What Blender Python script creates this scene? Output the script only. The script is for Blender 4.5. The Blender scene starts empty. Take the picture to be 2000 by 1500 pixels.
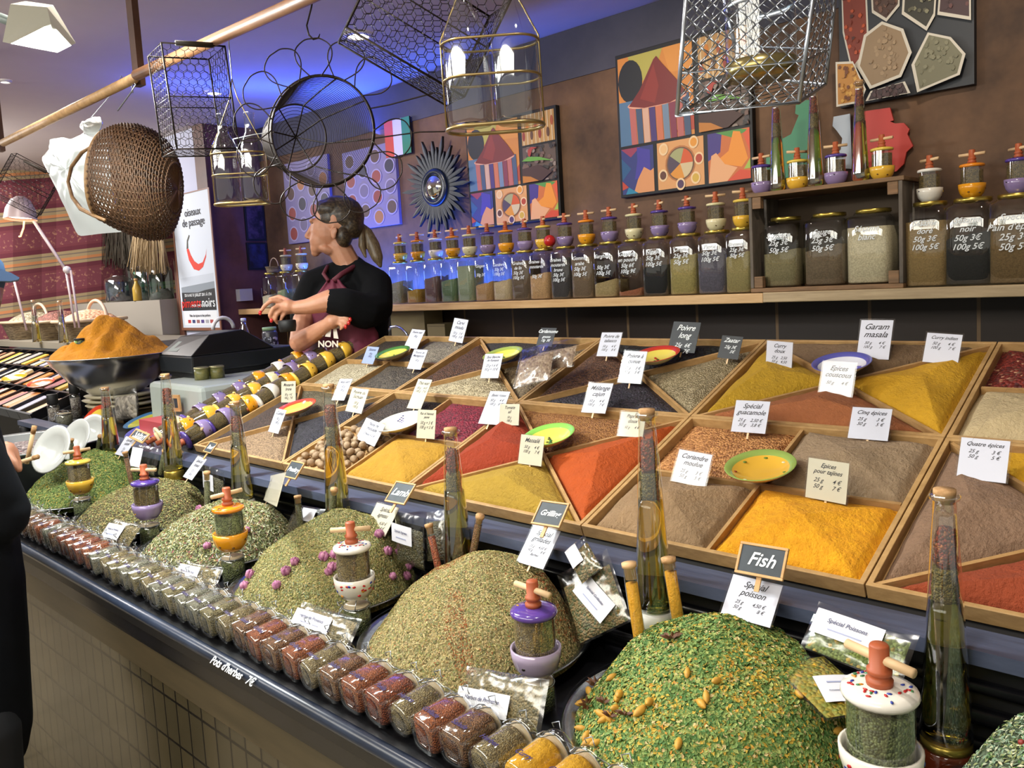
import bpy, bmesh, math, random
import numpy as np
from mathutils import Vector, Matrix, Euler
random.seed(7)
PI = math.pi
SC = bpy.context.scene
COL = SC.collection

# ---------------------------------------------------------------- camera
FPX, CXP, CYP = 1590.1, 1000.0, 694.2
CR = Vector((0.73374896, 0.6770843, -0.05629665)).normalized()
CF = Vector((-0.67904067, 0.72804583, -0.09409057)).normalized()
CU = CR.cross(CF).normalized()
EYE = Vector((0, 0, 1.65))
cam_data = bpy.data.cameras.new('camera'); cam = bpy.data.objects.new('camera', cam_data); COL.objects.link(cam)
M = Matrix((CR, CU, -CF)).transposed().to_4x4(); M.translation = EYE
cam.matrix_world = M
cam_data.sensor_width = 36.0; cam_data.lens = FPX / 2000 * 36
cam_data.shift_y = -(750 - CYP) / 2000
cam_data.clip_start = 0.02; cam_data.clip_end = 60
SC.camera = cam

# measuring helpers: a sight line through a point of the photograph met with a real plane
def ray(x, y): return CF + CR * ((x - CXP) / FPX) - CU * ((y - CYP) / FPX)
def atz(x, y, z): d = ray(x, y); return EYE + d * ((z - EYE.z) / d.z)
def aty(x, y, Y): d = ray(x, y); return EYE + d * (Y / d.y)
def atx(x, y, X): d = ray(x, y); return EYE + d * (X / d.x)
def atd(x, y, D): return EYE + ray(x, y) * D

# ---------------------------------------------------------------- world, lights, exposure
SC.view_settings.view_transform = 'Standard'; SC.view_settings.look = 'None'
SC.view_settings.exposure = 0.60; SC.view_settings.gamma = 1.0; SC.view_settings.use_curve_mapping = False
SC.cycles.use_denoising = True
SC.cycles.max_bounces = 10; SC.cycles.transparent_max_bounces = 24; SC.cycles.transmission_bounces = 8
SC.cycles.caustics_reflective = False; SC.cycles.caustics_refractive = False
SC.cycles.sample_clamp_indirect = 4.0
w = bpy.data.worlds.new('world'); SC.world = w; w.use_nodes = True
w.node_tree.nodes['Background'].inputs[0].default_value = (1.0, 0.96, 0.84, 1)
w.node_tree.nodes['Background'].inputs[1].default_value = 0.30

def light(kind, name, loc, target, power, color=(1, 1, 1), size=0.3, size_y=None, spot=None):
    L = bpy.data.lights.new(name, kind); L.energy = power; L.color = color
    if kind == 'AREA':
        L.size = size
        if size_y: L.shape = 'RECTANGLE'; L.size_y = size_y
    else: L.shadow_soft_size = size
    if kind == 'SPOT' and spot: L.spot_size = spot; L.spot_blend = 0.6
    o = bpy.data.objects.new(name, L); COL.objects.link(o); o.location = loc
    d = Vector(target) - Vector(loc); o.rotation_euler = d.to_track_quat('-Z', 'Y').to_euler()
    return o
# hall lighting over the customers' aisle and rows of ceiling spots over the counter
light('AREA', 'aisle_light', (-1.0, -0.6, 2.69), (-1.0, 1.0, 0.9), 62, (1.0, 0.96, 0.84), 2.6, 1.2)
light('AREA', 'aisle_light', (-3.4, -0.4, 2.69), (-3.2, 1.2, 0.9), 46, (1.0, 0.98, 0.92), 1.8, 1.0)
for (x, y, p) in ((-0.4, 0.75, 22), (-1.3, 0.8, 22), (-2.3, 0.85, 22), (-3.4, 1.1, 26), (-4.6, 1.2, 40)):
    light('SPOT', 'ceiling_spot_light', (x, y, 2.66), (x + 0.1, y - 0.05, 0.9), p * 0.85, (1.0, 0.93, 0.84), 0.04, spot=2.2)
for x in (-3.2, -1.9, -0.6, 0.6):
    light('SPOT', 'wall_spot_light', (x, 2.0, 2.62), (x, 2.95, 1.8), 13, (1.0, 0.86, 0.70), 0.03, spot=1.7)
light('AREA', 'blue_led_strip', (-3.75, 2.82, 2.50), (-3.6, 2.75, 2.9), 9.0, (0.03, 0.09, 1.0), 1.9, 0.05)
light('AREA', 'blue_led_strip', (-3.45, 2.86, 1.60), (-3.45, 2.93, 1.9), 20.0, (0.03, 0.13, 1.0), 1.4, 0.04)
light('POINT', 'blue_led_glow', (-3.9, 2.60, 1.72), (0, 0, 0), 2.5, (0.08, 0.16, 1.0), 0.08)
light('AREA', 'left_stall_light', (-6.3, 1.2, 2.6), (-6.2, 2.0, 1.2), 60, (1.0, 0.97, 0.95), 1.5, 0.8)

# ---------------------------------------------------------------- materials
MATS = {}
def srgb(h):
    if isinstance(h, (tuple, list)): return tuple(h)[:3]
    h = h.lstrip('#'); v = [int(h[i:i + 2], 16) / 255 for i in (0, 2, 4)]
    return tuple(c / 12.92 if c <= 0.04045 else ((c + 0.055) / 1.055) ** 2.4 for c in v)
def mat(name, col, rough=0.6, metal=0.0, col2=None, scale=40, bump=0.0, bscale=None, kind='noise', thr=0.5, soft=0.15,
        coat=0.0, emit=0.0, stretch=None, spec=None, sheen=0, bdist=0.01, col3=None, trans=0.0):
    if name in MATS: return MATS[name]
    m = bpy.data.materials.new(name); m.use_nodes = True; nt = m.node_tree; N = nt.nodes; L = nt.links
    b = N['Principled BSDF']
    c = (*srgb(col), 1); b.inputs['Base Color'].default_value = c
    b.inputs['Roughness'].default_value = rough; b.inputs['Metallic'].default_value = metal
    if coat: b.inputs['Coat Weight'].default_value = coat; b.inputs['Coat Roughness'].default_value = 0.08
    if spec is not None: b.inputs['Specular IOR Level'].default_value = spec
    if emit: b.inputs['Emission Color'].default_value = c; b.inputs['Emission Strength'].default_value = emit
    if trans: b.inputs['Transmission Weight'].default_value = trans
    if col2 is not None or bump:
        tc = N.new('ShaderNodeTexCoord'); src = tc.outputs['Object']
        if stretch:
            mp = N.new('ShaderNodeMapping'); mp.inputs['Scale'].default_value = stretch; L.new(src, mp.inputs[0]); src = mp.outputs[0]
    def tex(sc):
        if kind == 'vor': t = N.new('ShaderNodeTexVoronoi'); t.inputs['Scale'].default_value = sc
        else:
            t = N.new('ShaderNodeTexNoise'); t.inputs['Scale'].default_value = sc; t.inputs['Detail'].default_value = 5; t.inputs['Roughness'].default_value = 0.65
        L.new(src, t.inputs['Vector']); return t
    if col2 is not None:
        t = tex(scale); r = N.new('ShaderNodeValToRGB')
        if kind == 'vor':
            sep = N.new('ShaderNodeSeparateColor'); L.new(t.outputs['Color'], sep.inputs[0]); L.new(sep.outputs[0], r.inputs[0])
        else: L.new(t.outputs['Fac'], r.inputs[0])
        r.color_ramp.elements[0].position = max(0, thr - soft); r.color_ramp.elements[1].position = min(1, thr + soft)
        r.color_ramp.elements[0].color = (*srgb(col), 1); r.color_ramp.elements[1].color = (*srgb(col2), 1)
        if col3 is not None:
            e = r.color_ramp.elements.new(min(0.99, thr + soft * 1.6)); e.color = (*srgb(col3), 1)
        L.new(r.outputs[0], b.inputs['Base Color'])
    if bump:
        t = tex(bscale or scale); bp = N.new('ShaderNodeBump'); bp.inputs['Strength'].default_value = bump; bp.inputs['Distance'].default_value = bdist
        if kind == 'vor':
            iv = N.new('ShaderNodeMath'); iv.operation = 'SUBTRACT'; iv.inputs[0].default_value = 1.0; L.new(t.outputs['Distance'], iv.inputs[1]); L.new(iv.outputs[0], bp.inputs['Height'])
        else: L.new(t.outputs['Fac'], bp.inputs['Height'])
        L.new(bp.outputs[0], b.inputs['Normal'])
    MATS[name] = m; return m
def glass(name, tint=(0.97, 0.99, 0.98), refl=1.0, rough=0.02, base=0.03):
    """thin clear glass or film: tinted see-through plus a fresnel reflection"""
    if name in MATS: return MATS[name]
    m = bpy.data.materials.new(name); m.use_nodes = True; nt = m.node_tree; N = nt.nodes; L = nt.links
    N.remove(N['Principled BSDF']); out = N['Material Output']
    tr = N.new('ShaderNodeBsdfTransparent'); tr.inputs[0].default_value = (*srgb(tint), 1)
    gl = N.new('ShaderNodeBsdfGlossy'); gl.inputs['Roughness'].default_value = rough; gl.inputs['Color'].default_value = (1, 1, 1, 1)
    fr = N.new('ShaderNodeFresnel'); fr.inputs['IOR'].default_value = 1.5
    ma = N.new('ShaderNodeMath'); ma.operation = 'MULTIPLY_ADD'; ma.use_clamp = True; ma.inputs[1].default_value = refl; ma.inputs[2].default_value = base
    ge = N.new('ShaderNodeNewGeometry'); fb = N.new('ShaderNodeMath'); fb.operation = 'SUBTRACT'; fb.inputs[0].default_value = 1.0; L.new(ge.outputs['Backfacing'], fb.inputs[1])
    mf = N.new('ShaderNodeMath'); mf.operation = 'MULTIPLY'; L.new(ma.outputs[0], mf.inputs[0]); L.new(fb.outputs[0], mf.inputs[1])
    L.new(fr.outputs[0], ma.inputs[0]); mx = N.new('ShaderNodeMixShader')
    L.new(mf.outputs[0], mx.inputs[0]); L.new(tr.outputs[0], mx.inputs[1]); L.new(gl.outputs[0], mx.inputs[2]); L.new(mx.outputs[0], out.inputs[0])
    MATS[name] = m; return m
def film(name, rough=0.2, refl=1.1, base=0.06, bump=0.55, scale=16, tint=(0.95, 0.96, 0.97)):
    """crinkled cellophane"""
    if name in MATS: return MATS[name]
    m = glass(name, tint, refl, rough, base); nt = m.node_tree; N = nt.nodes; L = nt.links
    tc = N.new('ShaderNodeTexCoord'); t = N.new('ShaderNodeTexNoise'); t.inputs['Scale'].default_value = scale; t.inputs['Detail'].default_value = 2
    bp = N.new('ShaderNodeBump'); bp.inputs['Strength'].default_value = bump; bp.inputs['Distance'].default_value = 0.02
    L.new(tc.outputs['Object'], t.inputs['Vector']); L.new(t.outputs['Fac'], bp.inputs['Height'])
    for n in N:
        if n.type == 'BSDF_GLOSSY' or n.type == 'FRESNEL': L.new(bp.outputs[0], n.inputs['Normal'])
    return m

# ---------------------------------------------------------------- mesh helpers
class MB:
    """collects shapes, then links them as one mesh object"""
    def __init__(s): s.v = []; s.f = []; s.m = []; s.sm = []
    def add(s, vs, fs, mi=0, smooth=False, M=None):
        o = len(s.v)
        s.v += [tuple(M @ Vector(p)) if M is not None else tuple(p) for p in vs]
        s.f += [tuple(i + o for i in f) for f in fs]; s.m += [mi] * len(fs); s.sm += [smooth] * len(fs); return s
    def box(s, a, b, mi=0, M=None):
        x0, y0, z0 = a; x1, y1, z1 = b
        return s.add([(x0,y0,z0),(x1,y0,z0),(x1,y1,z0),(x0,y1,z0),(x0,y0,z1),(x1,y0,z1),(x1,y1,z1),(x0,y1,z1)],
                     [(0,3,2,1),(4,5,6,7),(0,1,5,4),(1,2,6,5),(2,3,7,6),(3,0,4,7)], mi, False, M)
    def lathe(s, prof, n=24, mi=0, M=None, smooth=True, sq=None, cap=True):
        """profile [(r,z)...] round z; sq = superellipse exponent for rounded squares"""
        vs = []; fs = []
        for (r, z) in prof:
            for k in range(n):
                t = 2 * PI * k / n; c, d = math.cos(t), math.sin(t)
                if sq: q = (abs(c) ** sq + abs(d) ** sq) ** (-1 / sq); c *= q; d *= q
                vs.append((r * c, r * d, z))
        for i in range(len(prof) - 1):
            for k in range(n):
                a = i * n + k; b = i * n + (k + 1) % n; fs.append((a, b, b + n, a + n))
        if cap:
            if prof[0][0] > 1e-5: fs.append(tuple(range(n - 1, -1, -1)))
            if prof[-1][0] > 1e-5: o = (len(prof) - 1) * n; fs.append(tuple(o + k for k in range(n)))
        return s.add(vs, fs, mi, smooth, M)
    def tube(s, pts, r, n=6, mi=0, closed=False, M=None):
        pts = [Vector(p) for p in pts]; N = len(pts)
        rs = r if isinstance(r, (list, tuple)) else [r] * N
        vs = []; fs = []; up = Vector((0, 0, 1)); prev = None
        for i, p in enumerate(pts):
            if closed: t = pts[(i + 1) % N] - pts[i - 1]
            else: t = pts[min(i + 1, N - 1)] - pts[max(i - 1, 0)]
            t.normalize()
            if prev is None:
                a = t.cross(up)
                if a.length < 1e-3: a = t.cross(Vector((1, 0, 0)))
            else: a = prev - t * prev.dot(t)
            a.normalize(); prev = a; b = t.cross(a)
            for k in range(n):
                q = 2 * PI * k / n; vs.append(p + (a * math.cos(q) + b * math.sin(q)) * rs[i])
        for i in range(N if closed else N - 1):
            j = (i + 1) % N
            for k in range(n): fs.append((i*n+k, i*n+(k+1)%n, j*n+(k+1)%n, j*n+k))
        if not closed: fs.append(tuple(range(n - 1, -1, -1))); fs.append(tuple((N-1)*n + k for k in range(n)))
        return s.add(vs, fs, mi, True, M)
    def prism(s, poly, z0, z1, mi=0, M=None):
        n = len(poly); vs = [(x, y, z0) for x, y in poly] + [(x, y, z1) for x, y in poly]
        fs = [tuple(range(n - 1, -1, -1)), tuple(range(n, 2 * n))] + [(i, (i+1) % n, n + (i+1) % n, n + i) for i in range(n)]
        return s.add(vs, fs, mi, False, M)
    def ball(s, c, r, n=10, mi=0, M=None):
        r = r if isinstance(r, (tuple, list)) else (r, r, r); vs = []; fs = []; h = n // 2
        for i in range(h + 1):
            a = PI * i / h
            for k in range(n):
                t = 2 * PI * k / n; vs.append((c[0] + r[0]*math.sin(a)*math.cos(t), c[1] + r[1]*math.sin(a)*math.sin(t), c[2] - r[2]*math.cos(a)))
        for i in range(h):
            for k in range(n): fs.append((i*n+k, i*n+(k+1)%n, (i+1)*n+(k+1)%n, (i+1)*n+k))
        return s.add(vs, fs, mi, True, M)
    def build(s, name, mats, parent=None, loc=None, rot=None, bevel=0, subsurf=0):
        me = bpy.data.meshes.new(name); me.from_pydata([tuple(v) for v in s.v], [], s.f)
        for m in (mats if isinstance(mats, (list, tuple)) else [mats]): me.materials.append(m)
        me.polygons.foreach_set('material_index', s.m); me.polygons.foreach_set('use_smooth', s.sm); me.update()
        o = bpy.data.objects.new(name, me); COL.objects.link(o)
        if parent: o.parent = parent
        if loc is not None: o.location = loc
        if rot is not None: o.rotation_euler = rot
        if bevel:
            b = o.modifiers.new('bevel', 'BEVEL'); b.width = bevel; b.segments = 2; b.limit_method = 'ANGLE'
        if subsurf: q = o.modifiers.new('sub', 'SUBSURF'); q.levels = subsurf; q.render_levels = subsurf
        return o
def tag(o, label=None, cat=None, group=None, kind=None):
    if label: o['label'] = label
    if cat: o['category'] = cat
    if group: o['group'] = group
    if kind: o['kind'] = kind
    return o
def thing(name, label, cat, loc=(0, 0, 0), rot=(0, 0, 0), group=None):
    o = bpy.data.objects.new(name, None); COL.objects.link(o); o.location = loc; o.rotation_euler = rot; o.empty_display_size = 0.05
    return tag(o, label, cat, group)
def kids(o): return [c for c in bpy.data.objects if c.parent == o]
def copy_tree(o, parent=None, loc=None, rot=None, label=None, group=None, swap=None, top=True):
    c = o.copy(); COL.objects.link(c)
    if parent: c.parent = parent
    if loc is not None: c.location = loc
    if rot is not None: c.rotation_euler = rot
    if label: c['label'] = label
    if group: c['group'] = group
    for ch in o.children: copy_tree(ch, c)
    return c
def paint(o, part, m):
    """give the named part of a copied thing its own material (own mesh copy)"""
    for ch in o.children:
        if ch.name.split('.')[0] == part:
            ch.data = ch.data.copy(); ch.data.materials[0] = m
def text(body, size, m, parent, loc=(0, 0, 0), rot=(0, 0, 0), shear=0.3, align='CENTER', name='lettering', space=1.0, line=1.0, bold=0.0, ay='TOP'):
    cu = bpy.data.curves.new(name, 'FONT'); cu.body = body; cu.size = size; cu.shear = shear
    cu.align_x = align; cu.align_y = ay; cu.space_line = line; cu.space_character = space; cu.offset = bold; cu.resolution_u = 3
    tmp = bpy.data.objects.new('tmp_text', cu); COL.objects.link(tmp); me = bpy.data.meshes.new_from_object(tmp)
    bpy.data.objects.remove(tmp); me.name = name; me.materials.clear(); me.materials.append(m)
    o = bpy.data.objects.new(name, me); COL.objects.link(o); o.parent = parent; o.location = loc; o.rotation_euler = rot; return o
def frame_mat(origin, X, Z):
    """matrix with local x along X and local z along Z"""
    X = Vector(X).normalized(); Z = Vector(Z); Z = (Z - X * Z.dot(X)).normalized(); Y = Z.cross(X)
    m = Matrix((X, Y, Z)).transposed().to_4x4(); m.translation = Vector(origin); return m

# common materials
WOOD = mat('pine_wood', '#b08250', 0.55, col2='#96683a', scale=9, stretch=(1, 6, 6), bump=0.1)
WOODL = mat('light_wood', '#c9a06a', 0.55, col2='#b58a55', scale=10, stretch=(1, 7, 7), bump=0.1)
BLACK = mat('black_gloss', '#0b0b0d', 0.25, col2='#15151a', scale=12)
MBLK = mat('black_matt', '#0c0c0e', 0.6)
WHITE = mat('white_paper', '#d6d6df', 0.5)
CREAM = mat('cream_paper', '#ded6c4', 0.5)
INK = mat('dark_ink', '#23232c', 0.6)
CHALK = mat('chalk_white', '#dfe3e6', 0.8)
SLATE = mat('slate_board', '#2b3238', 0.6, col2='#39414a', scale=14)
GL = glass('clear_glass')
GLT = glass('jar_glass', (0.93, 0.95, 0.95), 1.3, 0.03, 0.05)
STEEL = mat('steel', '#b8bcc0', 0.22, 1.0)
WIRE = mat('dark_wire', '#2a2320', 0.45, 0.8)
WIREL = mat('galvanised_wire', '#aeb4bd', 0.3, 0.9)
TERRA = mat('terracotta_knob', '#a85430', 0.5)
PEG = mat('beech_peg', '#d9b78c', 0.5)
CORK = mat('cork', '#c39a6b', 0.8, col2='#a37a4e', scale=120)
GOLD = mat('gold_lid', '#b9a24f', 0.28, 0.9)
SLEEVE = glass('plastic_sleeve', (0.98, 0.98, 0.98), 0.5, 0.10, 0.02)
# ================================================================ the setting
def struct(name, mb, m, **k):
    o = mb.build(name, m, **k); o['kind'] = 'structure'; return o
CEIL = 2.73; WX = -4.946; WY = 2.95
PLASTER = mat('brown_plaster', '#3f2c20', 0.75, col2='#7a5a40', scale=2.6, thr=0.52, soft=0.2, bump=0.15, bscale=9)
BAND = mat('slate_blue_paint', '#3c3c4a', 0.7, col2='#464552', scale=5)
CEILM = mat('ceiling_paint', '#c2b8b4', 0.9, col2='#bbb1ae', scale=1.5)
FLOORM = mat('beige_floor_tile', '#b3a58c', 0.5, col2='#a09278', scale=3)
LIGHTW = mat('pale_panel_paint', '#b9bcd2', 0.7)
def tile_mat(name, c1, c2, mortar, wdt, hgt, rough, msize=0.006, offset=0.0, axes='XZ'):
    m = bpy.data.materials.new(name); m.use_nodes = True; nt = m.node_tree; N = nt.nodes; L = nt.links; b = N['Principled BSDF']
    tc = N.new('ShaderNodeTexCoord'); sp = N.new('ShaderNodeSeparateXYZ'); cb = N.new('ShaderNodeCombineXYZ'); br = N.new('ShaderNodeTexBrick')
    L.new(tc.outputs['Object'], sp.inputs[0]); L.new(sp.outputs[axes[0]], cb.inputs[0]); L.new(sp.outputs[axes[1]], cb.inputs[1]); L.new(cb.outputs[0], br.inputs['Vector'])
    br.offset = offset; br.inputs['Scale'].default_value = 1; br.inputs['Brick Width'].default_value = wdt; br.inputs['Row Height'].default_value = hgt
    br.inputs['Mortar Size'].default_value = msize; br.inputs['Mortar Smooth'].default_value = 0.1
    br.inputs['Color1'].default_value = (*srgb(c1), 1); br.inputs['Color2'].default_value = (*srgb(c2), 1); br.inputs['Mortar'].default_value = (*srgb(mortar), 1)
    L.new(br.outputs['Color'], b.inputs['Base Color']); b.inputs['Roughness'].default_value = rough
    bp = N.new('ShaderNodeBump'); bp.inputs['Strength'].default_value = 0.4; bp.inputs['Distance'].default_value = 0.004; bp.invert = True
    L.new(br.outputs['Fac'], bp.inputs['Height']); L.new(bp.outputs[0], b.inputs['Normal']); return m
struct('floor', MB().box((-12, -4, -0.05), (4, 6, 0)), tile_mat('floor_tiles', '#b3a58c', '#a6987f', '#6e6452', 0.33, 0.33, 0.45, axes='XY'))
struct('ceiling', MB().box((-12, -4, CEIL), (4, 6, CEIL + 0.1)), CEILM)
struct('wall_back', MB().box((WX - 0.1, WY, 0), (4, WY + 0.15, CEIL)), PLASTER)
struct('wall_side', MB().box((WX - 0.1, 2.58, 0), (WX, WY, CEIL)), mat('aubergine_plaster', '#4a2a2c', 0.75, col2='#6b4140', scale=3))
struct('trim_1', MB().box((WX, WY - 0.006, 2.517), (4, WY - 0.0005, CEIL - 0.001)), BAND)
struct('trim_2', MB().box((WX + 0.001, WY - 0.012, 0.6), (4, WY - 0.0005, 1.508)), tile_mat('dark_wall_tiles', '#241812', '#2d1e16', '#6a5238', 0.34, 0.6, 0.35, 0.006))
# short wall facing the aisle, left of the side wall, with the poster; the far left stall stands beyond it
pL = aty(322, 270, 2.58).x
struct('wall_poster', MB().box((pL, 2.58, 0), (WX - 0.1001, 2.68, CEIL)), LIGHTW)
struct('wall_left', MB().box((-8.3, -4, 0), (-8.2, 6, CEIL)), mat('far_wall_paint', '#aeb2b4', 0.8))
struct('wall_rear', MB().box((-8.2, 4.6, 0), (pL + 0.1, 4.7, CEIL)), mat('far_rear_paint', '#8c8478', 0.8))
sf = MB(); sf.box((-8.19, -1.0, 2.42), (-7.7, 4.59, CEIL - 0.001)); sf.box((-8.19, -1.0, 2.20), (-7.95, 4.59, 2.42))
struct('trim_3', sf, mat('soffit_paint', '#b4b0b2', 0.8))
# dark wood edge round the poster wall
e = MB(); e.box((WX - 0.135, 2.565, 0), (WX + 0.004, 2.5799, CEIL - 0.001)); e.box((pL - 0.02, 2.565, 0), (pL + 0.05, 2.5799, 1.9))
struct('trim_4', e, mat('dark_oak_trim', '#5e3a2c', 0.5, col2='#4a2d24', scale=8))
struct('trim_5', MB().box((WX - 0.1, 2.50, 1.0), (WX + 0.4, 2.5649, 1.012)), WOOD)

# ---------------------------------------------------------------- counter
X0, X1 = -4.23, 0.75
cn = thing('market_counter', 'long black counter with a tiled front carrying the herb bowls and spice trays', 'counter', (0, 0, 0))
MB().box((X0, 0.70, 0.915), (X1, 1.20, 0.95)).build('table_top', mat('counter_black', '#0d0d10', 0.35, col2='#141418', scale=8), cn)
MB().tube([(X0, 0.706, 0.945), (X1, 0.706, 0.945)], 0.0125, 8).build('rim', mat('rim_blue_black', '#1d2433', 0.28, col2='#30394c', scale=25, stretch=(0.3, 1, 1)), cn)
MB().box((X0, 0.712, 0.875), (X1, 0.74, 0.915)).box((X0, 0.725, 0.855), (X1, 0.74, 0.874)).build('moulding', BLACK, cn)
MB().box((X0, 0.735, 0.775), (X1, 0.76, 0.8549)).build('apron', mat('apron_olive', '#3a3220', 0.35, col2='#4a3f2b', scale=6, stretch=(0.5, 1, 5)), cn)
MB().box((X0, 0.745, 0.10), (X1, 0.77, 0.775)).build('tile_panel', tile_mat('counter_tiles', '#3a3424', '#453d2a', '#090705', 0.062, 0.105, 0.2, 0.0036), cn)
MB().box((X0, 0.75, 0.0), (X1, 0.80, 0.0999)).build('plinth', mat('plinth_wood', '#6b604a', 0.5), cn)
MB().box((X0, 1.20, 0.90), (X1, 1.22, 1.105)).build('riser', MBLK, cn)
mo = MB()
for z, y, r in ((0.975, 1.194, 0.012), (1.02, 1.192, 0.014), (1.06, 1.194, 0.010)): mo.tube([(X0, y, z), (X1, y, z)], r, 8)
mo.build('riser_moulding', BLACK, cn)
MB().box((X0, 1.160, 1.104), (X1, 1.232, 1.125)).build('ledge_board', mat('ledge_grey_blue', '#434a60', 0.35, col2='#545c74', scale=18, stretch=(0.3, 4, 1), bump=0.1), cn)
ang = 0.3357; TO = Vector((-2.643, 1.2355, 1.153)); TW = 0.55; TD = (0.4588, 0.4345)
TU = Vector((1, 0, 0)); TV = Vector((0, math.cos(ang), math.sin(ang))); TN = Vector((0, -math.sin(ang), math.cos(ang)))
def tp(u, v, n=0): return TO + TU * u + TV * v + TN * n
a = tp(0, 0, -0.033); b_ = tp(0, 0.9, -0.033)
sl = MB(); pr = [(1.234, 0.0), (1.234, a.z), (b_.y, b_.z), (b_.y, 0.0)]
vs = [(TO.x - 0.01, y, z) for y, z in pr] + [(X1, y, z) for y, z in pr]
sl.add(vs, [(0, 3, 2, 1), (4, 5, 6, 7), (0, 1, 5, 4), (1, 2, 6, 5), (2, 3, 7, 6), (3, 0, 4, 7)]).build('slanted_base', MBLK, cn)
c2 = tp(0, 0.78, -0.033); q2 = [(1.234, 0.9), (1.234, a.z), (c2.y, c2.z), (c2.y, 0.9)]; vs = [(TO.x - 0.36, y, z) for y, z in q2] + [(TO.x - 0.0101, y, z) for y, z in q2]
MB().add(vs, [(0, 3, 2, 1), (4, 5, 6, 7), (0, 1, 5, 4), (1, 2, 6, 5), (2, 3, 7, 6), (3, 0, 4, 7)]).build('mill_slope', MBLK, cn)
MB().box((X0, 1.234, 1.05), (TO.x - 0.362, 1.44, 1.104)).build('side_shelf', MBLK, cn)

# ---------------------------------------------------------------- long shelf with tiles under it
sh = thing('wall_shelf', 'long pine shelf along the brown wall carrying the square spice jars', 'shelf', (0, 0, 0))
MB().box((WX + 0.002, 2.70, 1.514), (-1.30, WY - 0.001, 1.549)).build('shelf_board', mat('shelf_pine', '#d3ad7d', 0.5, col2='#bd9563', scale=7, stretch=(0.6, 5, 8)), sh, bevel=0.003)
MB().box((-1.298, 2.695, 1.516), (1.3, WY - 0.001, 1.551)).build('shelf_board', mat('shelf_pine_grey', '#b69f7c', 0.5, col2='#9c8665', scale=7, stretch=(0.6, 5, 8)), sh, bevel=0.003)
for i, (x0, x1, y0, y1, lab) in enumerate(((762, 832, 607, 660, 'larger plain cardboard box under the shelf behind the shop assistant'),
                                           (834, 871, 633, 660, 'low cardboard box beside the larger one under the shelf'))):
    p = aty(x0, y0, 2.80); q = aty(x1, y1, 2.80)
    cb = thing('cardboard_box', lab, 'box', (0, 0, 0), group='cardboard boxes under the shelf')
    MB().box((p.x, 2.80, 1.30), (q.x - 0.004, 2.93, min(p.z, 1.512))).build('carton', mat('cardboard', '#8f7f5c', 0.8), cb)
    MB().box((p.x, 2.798, min(p.z, 1.512) - 0.012), (q.x - 0.004, 2.7995, min(p.z, 1.512) - 0.009)).build('tape', mat('parcel_tape', '#75674a', 0.5), cb)
bc = thing('back_cabinet', 'dark back cabinet below the tiles behind the trays', 'cabinet', (0, 0, 0))
MB().box((-4.2, 2.62, 0), (1.3, 2.935, 1.26)).build('body', mat('cabinet_dark', '#1c140f', 0.5), bc)
MB().box((-4.22, 2.60, 1.26), (1.3, 2.935, 1.298)).build('worktop', mat('worktop_grey', '#6d7a78', 0.35), bc)

# ---------------------------------------------------------------- spice jars on the shelf
JARM = {}
def spice(c, grain=220, amt=0.35):
    k = 'spice_' + c.strip('#')
    r = srgb(c); d = tuple(v * (1 - amt) for v in r)
    return mat(k, r, 0.9, col2=d, scale=grain, thr=0.5, soft=0.12, bump=0.35, bdist=0.004)
def shelf_jar(px, ypx, width, col, fill, label, txt, h=0.222, Y=2.715, z=1.5492):
    p = aty(px, ypx, Y); wd = width / 2
    t = thing('spice_jar', label, 'jar', (p.x, Y + wd, z), group='square glass spice jars along the shelf')
    g = MB(); g.lathe([(wd * .93, 0.001), (wd, 0.006), (wd, h * .86), (wd * .94, h * .90), (wd * .72, h * .93), (wd * .70, h * .96)], 28, sq=8)
    g.build('glass_body', GLT, t)
    n = MB(); hf = h * .80 * fill; n.lathe([(wd * .90, 0.004), (wd * .95, 0.009), (wd * .95, max(.012, hf))], 28, sq=8)
    if fill < 0.9:
        for k in range(28): # tilt the powder surface a little
            i = 2 * 28 + k; x, y, zz = n.v[i]; n.v[i] = (x, y, zz + x * random.uniform(0.05, 0.25))
    n.build('contents', spice(col), t)
    l = MB(); l.lathe([(wd * .74, h * .95), (wd * .77, h * .955), (wd * .77, h * .995), (wd * .73, h)], 28); l.build('lid', GOLD, t)
    if txt: text(txt, wd * 0.37, CHALK, t, (0, -wd - 0.0012, h * .79), (PI / 2, 0, 0), 0.35, line=1.05, bold=0.0003)
    return t, p.x, z + h
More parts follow.
